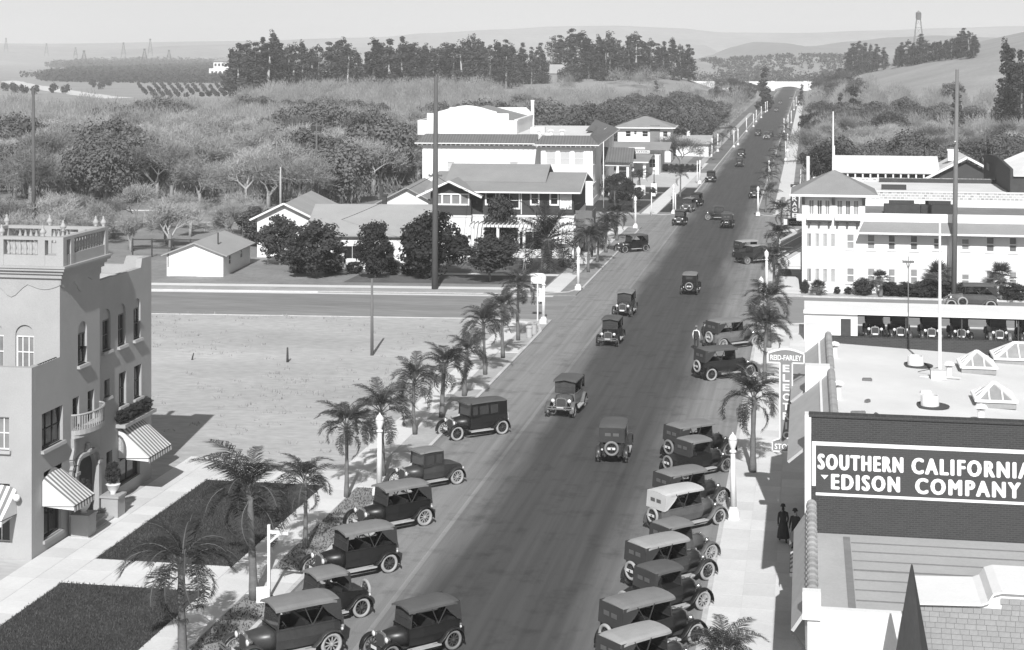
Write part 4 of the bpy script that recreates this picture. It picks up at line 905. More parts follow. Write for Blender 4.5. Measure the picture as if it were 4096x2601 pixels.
hw.box(TW, EX, .01, .35, 6.5, 7.38); hw.box(0, EX, 17.2, 17.5, 0, 7.2); hw.box(-.5, .0, -.02, .6, 6.6, 7.2)
hw.build('wall', m_white2, ho)
MB().box(.05, EX, .36, 17.2, 6.3, 6.5).build('roof_deck', m_shade, ho)
m_cur = glassmat('curtain_window', .28, .25); m_mid = glassmat('grey_window', .13, .15)
for i, h in enumerate(small): sash(ho, mk, *h, .1, m_trim, m_mid if i % 4 == 0 else m_cur, 3, 1, fw=.05, bw=.03)
for i, h in enumerate(ups): sash(ho, mk, *h, .1, m_trim, m_cur if i in (0, 1, 5) else m_mid, 1, 2, fw=.09, bw=.1)
for i, h in enumerate(lws): sash(ho, mk, *h, .1, m_trim, m_cur, 1, 2, fw=.09, bw=.1)
for i, h in enumerate(top): sash(ho, mk, *h, .1, m_trim, m_mid if i in (1, 4) else m_cur, 2, 1, fw=.07)
for h in ups + lws:
    MB().box(h[0]-.1, h[1]+.1, -.08, 0, h[2]-.12, h[2]).build('sill', m_trim, ho)
tr = MB(); hip(tr, -1.05, TW+1.15, -1.1, 6.9, 9.1, 11.15); tr = tr.build('tower_roof', mat('hotel_roof', .25, var=.18, s1=.6, s2=10, bump=.01), ho)
MB().box(-1.1, TW+1.2, -1.16, -1.08, 8.92, 9.12).box(TW+1.13, TW+1.2, -1.08, 6.95, 8.92, 9.12).box(-1.1, -1.03, -1.08, 6.95, 8.92, 9.12).build('fascia', m_trim, ho)
bk_ = MB().prism([(-.98, 8.9), (0, 8.9), (0, 8.1), (-.12, 8.1), (-.2, 8.5)], -.14, .14, 'X').mesh('bracket', m_wood)
for u in (.12, (TW)/2, TW-.12): link('bracket', bk_, ho, (u, 0, 0))
for a, b in ((405, 640), (665, 900)):
    x0, x1 = hx(a), hx(b); fbx = MB(); fbx.box(x0, x1, -.5, -.01, 6.55, 6.72); sh = fbx.build('flower_box', m_dark, ho)
    for t in range(3):
        xx = x0+.25+(x1-x0-.5)*t/2; MB().box(xx-.09, xx+.09, -.42, -.01, 6.2, 6.55).build('bracket', m_dark, sh)
    MB().box(x0, x1, -.42, -.02, 6.72, 7.08).build('flower_box_front', m_white2, sh)
pt = MB(); PX = hx(880); slab(pt, [(PX,-1.25,5.75),(EX,-1.25,5.75),(EX,-.02,6.62),(PX+.5,-.02,6.62)], .1); pt = pt.build('pent_roof', mat('hotel_roof', .25), ho)
MB().box(PX-.03, EX, -1.31, -1.22, 5.6, 5.77).build('fascia', m_trim, ho)
rb_ = MB().prism([(-1.2, 5.62), (-.02, 6.45), (-.02, 5.6), (-1.1, 5.55)], -.06, .06, 'X').mesh('bracket', m_wood)
for i in range(14): link('bracket', rb_, ho, (PX+.9+1.28*i, 0, 0))
MB().tube([(hx(1727), -.12, 0), (hx(1727), -.12, 5.6)], .16, 8).build('downpipe', m_trim, ho)
MB().tube([(hx(655), 2.9, 10.9), (hx(655), 2.9, 16.6)], [.11, .06], 8).build('flagpole', m_white, ho)
MB().tube([(hx(672), 6.5, 10.0), (hx(672), 6.5, 13.2)], .06, 6).build('vent_pipe', m_trim, ho)
MB().tube([(.55, 9.0, 6.5), (.55, 9.0, 12.0)], .17, 8).build('chimney_pipe', m_white, ho)
for a in (1340, 1700): MB().box(hx(a)-1.7, hx(a)+1.7, 9, 10.4, 6.5, 7.4).box(hx(a)-1.2, hx(a)+1.2, 10.4, 10.7, 6.5, 7.7).build('roof_hatch', m_dark if a < 1500 else m_iron, ho)
# shops under awnings on the street side of the hotel
sd_ = MB()
for y0 in (.8, 5.2, 9.6, 13.6): sd_.box(-.04, 0, y0, y0+3.4, .3, 2.6)
sd_.build('shop_window', m_glass, ho)
m_canv = mat('awning_pale', .62, var=.12); m_canv2 = mat('awning_grey', .3, var=.15)
for k, (y0, y1, out, mm) in enumerate(((1.0, 4.4, 2.1, m_canv), (5.2, 8.6, 2.3, m_canv2), (9.6, 12.6, 2.2, m_canv2), (13.4, 16.6, 2.2, m_canv))):
    aw = MB(); z1, z0 = (3.6, 2.3) if k < 2 else (4.2, 3.0)
    aw.poly([(-.02,y0,z1),(-.02,y1,z1),(-out,y1,z0),(-out,y0,z0)]); aw.poly([(-.02,y0,z1),(-out,y0,z0),(-out,y0,z0-.32),(-.02,y0,z0-.32)]); aw.poly([(-out,y0,z0),(-out,y1,z0),(-out,y1,z0-.32),(-out,y0,z0-.32)])
    aw.build('awning', mm, ho)
    MB().bar((-out, y0-.01, z0-.02), (-.02, y0-.01, z1), .07).bar((-out, y0-.02, z0-.02), (-.02, y0-.02, z0-.02), .06).build('awning_frame', m_trim, ho)
gs = thing('garage_sign', 'tall dark vertical sign reading GARAGE on the hotel street side', 'sign', (-1.75, 172, 0))
MB().box(0, .85, 0, .25, 4.9, 8.5).build('panel', m_dark, gs); MB().box(.85, 1.4, .08, .16, 7.9, 8.0).box(.85, 1.4, .08, .16, 5.4, 5.5).build('bracket', m_iron, gs)
m_let = mat('letter_grey', .62, var=.1)
for i, c_ in enumerate('GARAGE'): text_mesh('letter', c_, .5, .46, .02, m_let, gs, Matrix.Translation((.18, 0, 7.95-.58*i)), .02)
ms_ = thing('motor_sign', 'dark projecting sign board reading MOTOR CO with white ends', 'sign', (-2.35, 173.5, 0))
MB().box(0, 1.9, 0, .2, 4.0, 4.75).build('panel', m_dark, ms_); MB().box(-.12, .25, -.03, .22, 4.1, 4.7).build('end_disc', m_white, ms_)
text_mesh('lettering', 'MOTOR CO', 1.4, .3, .02, m_let, ms_, Matrix.Translation((.4, 0, 4.2)), .01)
# ------------------------------------------------------------------ buildings behind the hotel
g2 = thing('brick_garage', 'long low garage with checkered pale brick parapet behind the hotel', 'garage', (.6, 172.0, .1))
MB().box(.0, 45, 0, .4, 0, 7.75).box(0, .4, .4, 18, 0, 7.75).box(0, 45, 17.7, 18, 0, 7.9).build('wall', mat_brick('pale_brick', .62, .34, .7, .42, .26, .05, .12), g2)
MB().box(.4, 45, .4, 17.7, 7.3, 7.45).build('roof', m_gravel, g2)
MB().box(-.05, 45, -.06, .45, 7.75, 7.85).build('coping', m_white, g2)
MB().box(7.2, 9.8, 6.5, 6.9, 7.45, 8.0).build('roof_vent', m_iron, g2); MB().box(7.4, 40, 16.9, 17.2, 7.45, 7.9).build('rear_ledge', m_dark, g2)
g3_ = thing('tall_hall', 'tall building with side wall darkened for shade and broad white roof at right', 'building', (20.8, 176, .1))
MB().box(0, 40, 0, 26, 0, 9.3).prism([(0, 9.3), (26, 9.3), (26, 10.0), (13, 10.6), (0, 10.0)], 0, .3, 'X').build('wall', m_dark, g3_)  # wall in shade: the shade is put into this dark colour
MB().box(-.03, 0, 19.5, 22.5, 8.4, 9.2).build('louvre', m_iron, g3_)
rf = MB(); slab(rf, [(.3,-.3,9.4),(40,-.3,9.4),(40,26,11.4),(7,26,11.4),(.3,13,9.9)], .15); rf.build('roof', mat('white_roof', .72, var=.1), g3_)
b3 = thing('long_bungalow', 'long bungalow with pale roof low dormer and white edged gable behind the garage', 'house', (4.6, 258, .1))
MB().box(0, 15, 1.2, 11, 0, 3.6).box(14.6, 24, -1.5, 11, 0, 3.4).prism([(14.6, 3.4), (24, 3.4), (19.3, 5.6)], -1.5, -1.2, 'Y').build('wall', m_shing, b3)  # walls coloured dark: the shade under the porch eave put into their tone
rf = MB(); gable(rf, 0, 15, 0, 11, 3.7, 5.95, 'X', .2, .5); gable(rf, 14.6, 24, -1.5, 11, 3.7, 6.35, 'Y', 1.3, .9); slab(rf, [(8.2,1.2,4.15),(13.2,1.2,4.15),(12.4,4.4,5.3),(9,4.4,5.3)], .1)
rf = rf.build('roof', mat('pale_shingle', .62, var=.12, s1=.6, s2=8), b3)
MB().box(16.9, 18.4, 3, 4, 5.4, 7.0).box(16.8, 18.5, 2.9, 4.1, 7.0, 7.2).build('chimney', m_white, rf)
MB().bar((13.1, -2.5, 2.95), (19.3, -2.5, 6.28), .1, .35).bar((19.3, -2.5, 6.28), (25.5, -2.5, 2.95), .1, .35).build('bargeboard', m_white, b3)
pp = MB().box(-.12, .12, -.12, .12, 0, 3.5).mesh('porch_post', m_white)
for i in range(13): link('porch_post', pp, b3, (.4+1.15*i, .1, 0))
for a in (15.4, 20.4): sash(b3, lambda u, z, d: (u, -1.5+d, z), a, a+3, 1.9, 2.9, -.04, m_white, m_glassl, 3, 1, fw=.14)
# ------------------------------------------------------------------ low car shed with white flat roof
cs_ = thing('car_shed', 'open car shed with long white flat roof and white walled end with dark door', 'shed', (-.25, 126.6, .1))
MB().box(0, 40, -.15, 4.7, 2.2, 2.36).build('roof', m_white, cs_); MB().box(-.05, 40, -.24, -.15, 2.12, 2.4).build('fascia', m_white, cs_)
MB().box(0, 4.0, 0, .1, 0, 2.2).box(0, .1, .1, 4.5, 0, 2.2).box(3.9, 4.0, .1, 4.5, 0, 2.2).build('wall', m_white, cs_); MB().box(2.75, 3.5, -.04, 0, .2, 1.75).build('door', m_dark, cs_)
pm_ = MB().box(-.05, .05, -.05, .05, 0, 2.2).mesh('post', m_dark)
for i in range(8):
    link('post', pm_, cs_, (7.6+4.1*i, .05, 0)); link('post', pm_, cs_, (7.9+4.1*i, 4.3, 0), m=None)
MB().box(4.0, 40, 4.3, 4.36, 1.3, 1.45).build('rail', m_dark, cs_)
# ------------------------------------------------------------------ electric store: white roof, tile pent, painted brick wall
es = thing('electric_store', 'brick store with painted power company wall sign and white flat roof', 'store', (0, 61, .1))
m_brk = mat_brick('dark_brick', .066, .052, .085, .22, .075, .014, .3); m_brk2 = mat_brick('dark_brick_side', .11, .09, .13, .22, .075, .014, .3, 'YZ')
MB().box(.14, 34, 0, .35, 0, 8.55).build('south_wall', m_brk, es)
MB().box(.95, 34, 21.6, 22.0, 0, 7.85).build('north_wall', m_brk, es)
MB().box(-.1, .13, -.02, .6, 0, 8.6).box(-.1, .95, 10.4, 11.1, 0, 8.45).box(-.1, .95, 20.0, 22.0, 0, 8.45).box(.5, .94, .36, 10.39, 0, 7.9).box(.5, .94, 11.11, 19.99, 0, 7.9).build('front_wall', m_white2, es)
rfz = MB(); slab(rfz, [(.94, .35, 7.55), (34, .35, 5.9), (34, 21.6, 5.9), (.94, 21.6, 7.55)], .15); rfz.build('roof', m_gravel, es)
def RZ(X): return 7.65 - .05*(X-.94) + .004
def RP(zx, zy):
    z = 7.4
    for _ in range(4): p = G(2732+zx/1.757, 870+zy/1.757, z); z = RZ(p.x)
    return Vector((p.x, p.y, z))
MB().box(.05, 34, -.06, .42, 8.55, 8.65).build('coping', m_brk, es)
m_rtile = mat('pent_tile', .42, var=.18, s1=1.2, s2=8)
for y0, y1 in ((.45, 10.39), (11.11, 19.99)):
    pt = MB(); slab(pt, [(-.75,y0,6.75),(-.75,y1,6.75),(.95,y1,8.2),(.95,y0,8.2)], .1); pt = pt.build('pent_roof', m_rtile, es)
    tl = MB().lathe([(.13, 0), (.17, .36), (.17, .40)], n=10, axis='Y', cap=True).mesh('ridge_tile', m_tile)
    k = int((y1-y0)/.4)
    for i in range(k): link('ridge_tile', tl, pt, (1.0, y0+i*(y1-y0)/k, 8.22))
sf = MB()
for y0 in (1.2, 6, 11.8, 16): sf.box(.44, .5, y0, y0+3.4, .4, 3.0)
sf.build('shop_window', m_glass, es)
# awnings at street level of this store
for k, (y0, y1) in enumerate(((.6, 3.0), (3.6, 5.2))): 
    if k == 0: awning(es, -(y1), -(y0), 3.4, 2.6, 1.1, m_strw, m_strd, nst=9, loc=(.45, 0, 0), rz=math.pi)
    else:
        aw = MB(); aw.poly([(.45,y0,3.6),(.45,y1,3.6),(-.7,y1,2.7),(-.7,y0,2.7)]); aw.poly([(-.7,y0,2.7),(-.7,y1,2.7),(-.7,y1,2.4),(-.7,y0,2.4)]); aw.build('awning', m_canv2, es)
# the painted sign
m_paint = mat('sign_paint', .82, var=.1, s1=2, s2=25); m_field = mat_brick('painted_brick', .085, .08, .075, .22, .075, .012, .15, bump=.006)
MB().box(.30, 9.6, -.012, -.002, 5.72, 7.5).build('sign_field', m_field, es)
sf = MB(); sf.box(.16, .3, -.02, -.004, 6.0, 7.64); sf.box(.3, 9.6, -.02, -.004, 7.5, 7.64); sf.box(.3, 9.6, -.02, -.004, 5.66, 5.76); sf.box(9.46, 9.6, -.02, -.004, 5.76, 7.5)
sf.build('sign_border', m_paint, es)
for txt, x0, x1, z0, z1 in (('SOUTHERN', .36, 3.45, 6.62, 7.2), ('CALIFORNIA', 3.73, 7.95, 6.6, 7.2), ('EDISON', .85, 3.33, 5.9, 6.48), ('COMPANY', 3.86, 7.58, 5.88, 6.47)):
    text_mesh('lettering', txt, x1-x0, z1-z0, .024, m_paint, es, Matrix.Translation((x0, 0, z0)), 0, 1.3, .042)
MB().poly([(.48, -.024, 6.42), (.76, -.024, 6.42), (.62, -.024, 6.26)]).build('lettering', m_paint, es)
# things on its roof
fp = thing('flagpole', 'white flagpole on a box foot on the white roof', 'flagpole', RP(1805, 1130)); MB().tube([(0,0,0),(0,0,7.0)], [.085, .05], 8).build('pole', m_white, fp); MB().box(-.42, .25, -.5, .1, 0, .42).bar((0,-.4,.1),(0,.9,.12),.08).bar((-.9,0,.05),(.9,0,.05),.08).build('foot', m_kerb, fp)
MB().bar((-.9, .85, .1), (0, 0, .5), .03).build('stay', m_iron, fp)
for k, (x, y) in enumerate(((1635, 1040), (1735, 1325))):
    t = thing('roof_vent', 'round white roof vent ring on a dark tar patch, %s flagpole' % ('north of the' if k == 0 else 'south of the'), 'vent', RP(x, y), group='round vents on the store roof')
    MB().lathe([(.8, .004), (.8, .02), (.02, .03)], n=20).build('tar_patch', mat('tar_black', .07, var=.2), t)
    MB().lathe([(.38, .03), (.36, .45), (.31, .45), (.33, .1), (.02, .1)], n=20).build('ring', m_white, t)
    MB().lathe([(.325, .25), (.0, .26)], n=20).build('opening', m_dark, t)  # dark disc: the shade inside the vent ring put in as colour
for k, (x, y, l_) in enumerate(((1065, 985, 'by the tiled edge, farther one'), (1090, 1275, 'by the tiled edge, nearer one'), (1870, 1130, 'beside the flagpole foot'), (2095, 1445, 'near the dark brick parapet'))):
    t = thing('roof_ventilator', 'small white ventilator pot with cap on the store roof, ' + l_, 'vent', RP(x, y), group='ventilator pots on the store roof')
    MB().lathe([(.14, 0), (.13, .5), (.18, .52)], n=10).build('pot', m_white, t); MB().lathe([(.26, .62), (.2, .72), (0, .78)], n=10).tube([(0,0,.5),(0,0,.65)], .04, 5).build('cap', m_trim, t)
m_sky = glassmat('skylight_glass', .30, .25)
def skylight(loc, w, d, label):
    t = thing('skylight', label, 'skylight', loc, 0, 'skylights on the store roof')
    c = MB(); c.box(-w/2, w/2, -d/2, d/2, 0, .3); c.build('curb', mat('skylight_curb', .3, var=.2), t)
    r_ = d*.32; a = [(-w/2,-d/2,.3),(w/2,-d/2,.3),(w/2,d/2,.3),(-w/2,d/2,.3)]; b0, b1 = (-w/2+min(w/2, d/2)*.98, 0, .3+r_), (w/2-min(w/2, d/2)*.98, 0, .3+r_)
    faces = [[a[0],a[1],b1,b0],[a[1],a[2],b1],[a[2],a[3],b0,b1],[a[3],a[0],b0]]
    for f_ in faces: MB().poly(f_).build('pane', m_sky, t)
    fr = MB()
    for p, q in ((a[0],a[1]),(a[1],a[2]),(a[2],a[3]),(a[3],a[0]),(a[0],b0),(a[3],b0),(a[1],b1),(a[2],b1),(b0,b1)): fr.bar(p, q, .14, .1)
    nb = max(3, int(w/.55))
    for i in range(1, nb):
        u = -w/2 + w*i/nb; k = 1-max(0, abs(u)-abs(b1[0]))/max(.01, w/2-abs(b1[0]))
        for s_ in (-1, 1): fr.bar((u, s_*d/2, .3), (u, s_*d/2*(1-k), .3+r_*k), .06, .08)
    for i in range(1, 4):
        v = -d/2 + d*i/4; k = 1-abs(v)/(d/2)
        for s_ in (-1, 1): fr.bar((s_*w/2, v, .3), (s_*(w/2-(w/2-abs(b1[0]))*k), v, .3+r_*k), .06, .08)
    fr.build('frame', m_white, t)
skylight(RP(2065, 1075), 1.55, 1.9, 'small pyramid skylight with white bars, farther of the two small ones')
skylight(RP(2185, 1310), 1.6, 1.9, 'small pyramid skylight with white bars, nearer of the two small ones')
skylight(RP(2480, 1020), 4.0, 2.0, 'long ridged skylight with white bars at the right edge')
for k, (x, y, w_, d_, rz) in enumerate(((2.6, 73.6, .42, .14, .1), (2.45, 69.0, .3, .12, 1.0), (2.75, 66.4, .12, .5, .3), (2.0, 66.6, .6, .06, .2), (5.0, 71.9, .45, .25, .1))):
    t = MB().box(-w_/2, w_/2, -d_/2, d_/2, 0, .1).box(-w_/2+.03, w_/2-.03, -d_/2+.02, d_/2-.02, .1, .13).build('loose_board', m_wood if k != 4 else m_trim, None, loc=(x, y, RZ(x)), rz=rz)
    tag(t, 'scrap of wood lying on the white store roof, ' + ('farthest dark one', 'small one between the pots', 'long one by the nearer pot', 'thin dark one by the tile edge', 'pale block by the flagpole')[k], 'scrap', 'scraps on the store roof')
# projecting sign of the electric shop
rs = thing('projecting_sign', 'T shaped projecting sign reading REID-FARLEY ELECTRIC STORE over the sidewalk', 'sign', (-1.78, 75.2, 0))
m_sgrey = mat('sign_grey', .22, var=.15)
zT, zB = 8.55, 3.9
pn = MB(); pn.prism([(0, 7.95), (1.62, 7.95), (1.62, 8.38)] + [(1.62-1.62*i/8, 8.38+.2*math.sin(math.pi*i/8)) for i in range(1, 8)] + [(0, 8.38)], 0, .22, 'Y'); pn.box(.54, 1.1, .0, .22, 4.35, 7.95); pn.box(.2, 1.3, 0, .22, 3.9, 4.35)
pn.build('panel', m_sgrey, rs)
bd = MB()
def sb2_(P, w_=.055):
    for a, b in zip(P[:-1], P[1:]): bd.bar((a[0], -.012, a[1]), (b[0], -.012, b[1]), .03, w_, up=(0, 0, 1)) if abs(a[0]-b[0]) > 1e-4 else bd.bar((a[0], -.012, a[1]), (b[0], -.012, b[1]), w_, .03, up=(0, 1, 0))
sb2_([(0, 7.95), (0, 8.38)]); sb2_([(1.62, 7.95), (1.62, 8.38)]); sb2_([(0, 7.95), (.54, 7.95)]); sb2_([(1.1, 7.95), (1.62, 7.95)])
sb2_([(1.62*i/8, 8.38+.2*math.sin(math.pi*i/8)) for i in range(9)], .09)
sb2_([(.54, 7.95), (.54, 4.5)]); sb2_([(1.1, 7.95), (1.1, 4.5)]); sb2_([(.54, 4.5), (.2, 4.35)]); sb2_([(.2, 4.35), (.2, 3.9)]); sb2_([(.2, 3.9), (1.3, 3.9)]); sb2_([(1.1, 4.5), (1.3, 4.35)]); sb2_([(1.3, 4.35), (1.3, 3.9)])
bd.build('border', m_white, rs)
text_mesh('lettering', 'REID-FARLEY', 1.4, .24, .02, m_paint, rs, Matrix.Translation((.11, 0, 8.06)), .02)
for i, c_ in enumerate('ELECTRIC'): text_mesh('letter', c_, .09 if c_ == 'I' else .3, .33, .02, m_paint, rs, Matrix.Translation((.78 if c_ == 'I' else .67, 0, 7.53-.435*i)), .03)
text_mesh('lettering', 'STORE', .9, .26, .02, m_paint, rs, Matrix.Translation((.3, 0, 3.99)), .02)
MB().bar((1.1, .11, 7.4), (1.75, .11, 7.4), .06).bar((1.1, .11, 5.0), (1.75, .11, 5.0), .06).build('bracket', m_iron, rs)
# ------------------------------------------------------------------ nearest store: tile coping, grey roof, white south wall
ns = thing('corner_store', 'low store with grey seamed roof tile coping and white south wall', 'store', (0, 50.4, .1))
MB().box(0, 30, 0, .3, 0, 5.0).box(-.05, .3, .3, 10.55, 0, 5.15).build('wall', m_white2, ns)
MB().box(.3, 30, .3, 10.55, 4.1, 4.28).build('roof', mat('grey_roofing', .40, var=.16, s1=.5, s2=9), ns)
sm = MB().box(0, 22, -.06, .06, 0, .02).mesh('tar_seam', mat('seam_tar', .22, var=.3))
for i in range(9): o_ = link('tar_seam', sm, ns, (1.55, 1.1+1.05*i, 4.28)); o_.scale = (1, random.uniform(.7, 1.4), 1)
o_ = link('tar_seam', sm, ns, (1.4, .5, 4.28)); o_.rotation_euler = (0, 0, math.pi/2); o_.scale = (.44, 2.0, 1)
pt = MB(); slab(pt, [(-.5,-.1,4.35),(-.5,10.55,4.35),(.12,10.55,5.3),(.12,-.1,5.3)], .1); pt = pt.build('pent_roof', m_rtile, ns)
MB().bar((-.45, 0, 4.25), (-.05, .0, 3.7), .06).box(-.5, -.44, -.1, 10.55, 4.18, 4.3).build('pent_frame', m_iron, ns)
tl = MB().lathe([(.135, 0), (.15, .4), (.19, .5), (.19, .575)], n=12, axis='Y').mesh('ridge_tile', m_tile, smooth=False)
for i in range(18): link('ridge_tile', tl, pt, (.15, .2+.572*i, 5.34))
MB().box(-.15, .4, -.12, .25, 4.7, 5.55).build('coping_end', m_white2, ns)
# ------------------------------------------------------------------ shingled gable wall with white shaped parapet and dark spire
sg = thing('shingled_parlor', 'building with shingle clad wall under a white shaped parapet', 'building', (2.8, 47.85, .1))
pf = [(.22, 6.22), (2.05, 6.29), (2.25, 6.37), (2.38, 6.6), (2.62, 6.68), (9, 6.68)]
MB().prism([(.22, 0)] + [(9, 0)] + pf[::-1], 0, 2.45, 'Y').build('parapet', m_white2, sg)
cp = MB()
for a, b in zip(pf[:-1], pf[1:]): cp.bar((a[0], -.08, a[1]+.01), (b[0], -.08, b[1]+.01), .16, .05)
cp.build('coping', m_white2, sg)
m_shg = mat('weathered_shingle', .27, var=.16, s1=1.5, s2=10, rnd=.05)
shm = MB(); shm.poly([(0,0,0),(.27,0,0),(.27,.022,.165),(0,.022,.165)]); shm.poly([(0,0,0),(.27,0,0),(.27,.03,0),(0,.03,0)]); shm.poly([(0,0,0),(0,.022,.165),(0,.03,0)]); shm.poly([(.27,0,0),(.27,.022,.165),(.27,.03,0)])
shm = shm.mesh('shingle', m_shg)
MB().box(.24, 8.9, -.012, 0, 0, 6.15).build('sheathing', m_shade, sg)
rr = random.Random(5)
for j in range(18):
    z = 6.6 - .155*j - .12; x = .0 - rr.uniform(0, .2)
    while x < 4.3:
        w_ = rr.uniform(.8, 1.15); lim = 6.2 if x < 2.05 else (6.63 if x > 2.4 else 6.27)
        if z + .16 < lim and x > .2:
            o_ = link('shingle', shm, sg, (x, -.045, z)); o_.scale = (w_*.985, 1, 1)
        x += .275*w_
SPX = PD(3647, 2255, 46.0)
sp = thing('dark_spire', 'slender dark pointed spire in front of the shingled wall', 'spire', (SPX.x, SPX.y, 0))
MB().lathe([(1.15, SPX.z-5.5), (.1, SPX.z-.35), (.035, SPX.z-.05), (.0, SPX.z)], n=4).build('cone', mat('spire_dark', .045, var=.3, s1=3, s2=20, stretch=(1, 1, .2)), sp); sp.rotation_euler = (0, 0, R(30))  # pointed pyramid in one even dark tone
# ================================================================== motor cars
def paint(v, k): return mat('car_paint_' + k, v, rough=.34, var=.35, s1=1.6, s2=14, spec=.32, rnd=.25)
PAINT = dict(black=paint(.018, 'black'), dark=paint(.045, 'dark'), grey=paint(.12, 'grey'), pale=paint(.25, 'pale'))
TOPM = dict(black=mat('top_black', .045, var=.25, s1=1.5, s2=25), dark=mat('top_dark', .10, var=.22, s1=1.5, s2=25), grey=mat('top_grey', .20, var=.2, s1=1.5, s2=25, bump=.006), pale=mat('top_pale', .33, var=.2, s1=1.5, s2=25, bump=.006), white=mat('top_white', .5, var=.14, s1=1.5, s2=25, bump=.006))
TYRE = dict(pale=mat('tyre_pale', .34, var=.25, s1=3, s2=14), grey=mat('tyre_grey', .20, var=.3, s1=3, s2=14), dark=mat('tyre_dark', .07, var=.3, s1=3, s2=14))
SPOKE = dict(dark=mat('spoke_dark', .05, var=.2), wood=mat('spoke_wood', .3, var=.2))
m_chrome = mat('nickel', .62, rough=.22, metal=.9, var=.1); m_lens = mat('lens', .7, rough=.1, var=.05, spec=.7)
m_board = mat('running_board', .40, var=.25, s1=2, s2=12); m_seat = mat('seat_leather', .03, var=.3, rough=.5); m_core = mat('radiator_core', .06, var=.2)
m_plate = mat('plate_white', .65, var=.2, s1=8, s2=40); m_cglass = glassmat('car_glass', .05, .05, .6); m_cel = mat('celluloid', .12, rough=.3, var=.2)
CM = {}
def cm(key, fn, smooth=False):
    if key not in CM: CM[key] = fn().mesh(key.split('|')[0], m_iron, smooth)
    return CM[key]
WR = .39
def f_tyre():
    mb = MB(); mb.tube([(.325*math.cos(a), 0, .325*math.sin(a)) for a in [2*math.pi*k/22 for k in range(22)]], .066, 8, closed=True); return mb
def f_wheel():
    mb = MB(); mb.tube([(.262*math.cos(a), 0, .262*math.sin(a)) for a in [2*math.pi*k/18 for k in range(18)]], .02, 5, closed=True)
    for k in range(10):
        a = 2*math.pi*k/10; mb.bar((.04*math.cos(a), 0, .04*math.sin(a)), (.26*math.cos(a), 0, .26*math.sin(a)), .036, .03, up=(0,1,0))
    mb.lathe([(.0, -.07), (.07, -.06), (.075, .05), (.05, .08), (0, .09)], n=10, axis='Y'); return mb
def fender(front):
    mb = MB(); P = []
    if front:
        for k in range(10): a = R(-12 + 162*k/9); P.append((.475*math.cos(a)*1.02, .475*math.sin(a)))
        P += [(-.56, .1), (-.72, .0), (-.95, -.0)]
    else:
        P = [(.95, 0), (.72, .0), (.56, .1)]
        for k in range(10): a = R(28 + 162*k/9); P.append((.475*math.cos(a), .475*math.sin(a)))
    secs = []
    for i, (x, z) in enumerate(P):
        y0, y1 = -.15, .13
        secs.append([(x, y0, z-.05), (x, y0+.03, z+.0), (x, 0, z+.035), (x, y1-.02, z+.005), (x, y1, z-.045), (x, 0, z+.015)])
    mb.loft(secs); return mb
def usec(x, hw, zt, zb=.48, zm=.8): return [(x, -hw, zt), (x, -hw-.03, zm), (x, -hw+.05, zb), (x, hw-.05, zb), (x, hw+.03, zm), (x, hw, zt)]
def f_tub():
    mb = MB(); S = [(-1.88, .46, 1.02), (-1.8, .57, 1.1), (-1.55, .64, 1.14), (-.9, .67, 1.15), (-.1, .67, 1.15), (.5, .58, 1.13)]
    mb.loft([usec(*s) for s in S], closed=False); mb.poly(usec(*S[0]))
    mb.poly(usec(.5, .58, 1.13)); P = usec(*S[-1])
    for s_ in (-1, 1):
        for a, b in zip(S[:-1], S[1:]): mb.bar((a[0], s_*a[1], a[2]), (b[0], s_*b[1], b[2]), .05, .05)
    return mb
def f_hood():
    def sec(x, hw, zt): return [(x, -hw*.96, .52), (x, -hw, .8), (x, -hw*.86, zt-.1), (x, -hw*.45, zt-.02), (x, 0, zt), (x, hw*.45, zt-.02), (x, hw*.86, zt-.1), (x, hw, .8), (x, hw*.96, .52)]
    mb = MB(); mb.loft([sec(.5, .56, 1.14), (sec(.66, .47, 1.13)), sec(1.36, .31, 1.07)]); return mb
def f_rad():
    mb = MB(); P = [(-.3, .5), (.3, .5), (.32, .95), (.24, 1.06), (0, 1.1), (-.24, 1.06), (-.32, .95)]
    mb.prism(P, 1.36, 1.44, 'X'); mb.lathe([(.05, 1.1), (.05, 1.16), (0, 1.17)], (1.4, 0, 0), 8); return mb
def f_core(): return MB().prism([(-.25, .54), (.25, .54), (.26, .93), (.18, 1.01), (-.18, 1.01), (-.26, .93)], 1.441, 1.452, 'X')
def f_light(): return MB().lathe([(0, -.13), (.06, -.12), (.115, -.03), (.125, .05), (.12, .07)], (0, 0, 0), 12, axis='X', cap=False).bar((0, 0, -.1), (0, 0, -.26), .04)
def f_lens(): return MB().lathe([(.12, .0), (.09, .03), (0, .045)], (.07, 0, 0), 12, axis='X')
def f_chassis():
    mb = MB()
    for s_ in (-1, 1): mb.box(-1.95, 1.72, s_*.36-.04, s_*.36+.04, .38, .5)
    for x in (-1.42, 1.42): mb.bar((x, -.68, WR), (x, .68, WR), .08)
    mb.box(-1.9, .5, -.5, .5, .44, .5); mb.box(.4, 1.3, -.25, .25, .35, .6); return mb
def f_seats():
    mb = MB(); mb.box(-.5, .02, -.56, .56, .5, .86); mb.prism([(-.62, .6), (-.48, .6), (-.52, 1.27), (-.66, 1.25)], -.58, .58, 'Y'); mb.box(-1.5, -1.02, -.56, .56, .5, .88); mb.prism([(-1.62, .6), (-1.46, .6), (-1.52, 1.24), (-1.66, 1.22)], -.56, .56, 'Y')
    mb.tube([(.12+.17*math.sin(a)*.5, .3+.19*math.cos(a), 1.2+.17*math.sin(a)*.87) for a in [2*math.pi*k/12 for k in range(12)]], .015, 5, closed=True); mb.bar((.12, .3, 1.2), (.42, .3, 1.0), .03); return mb
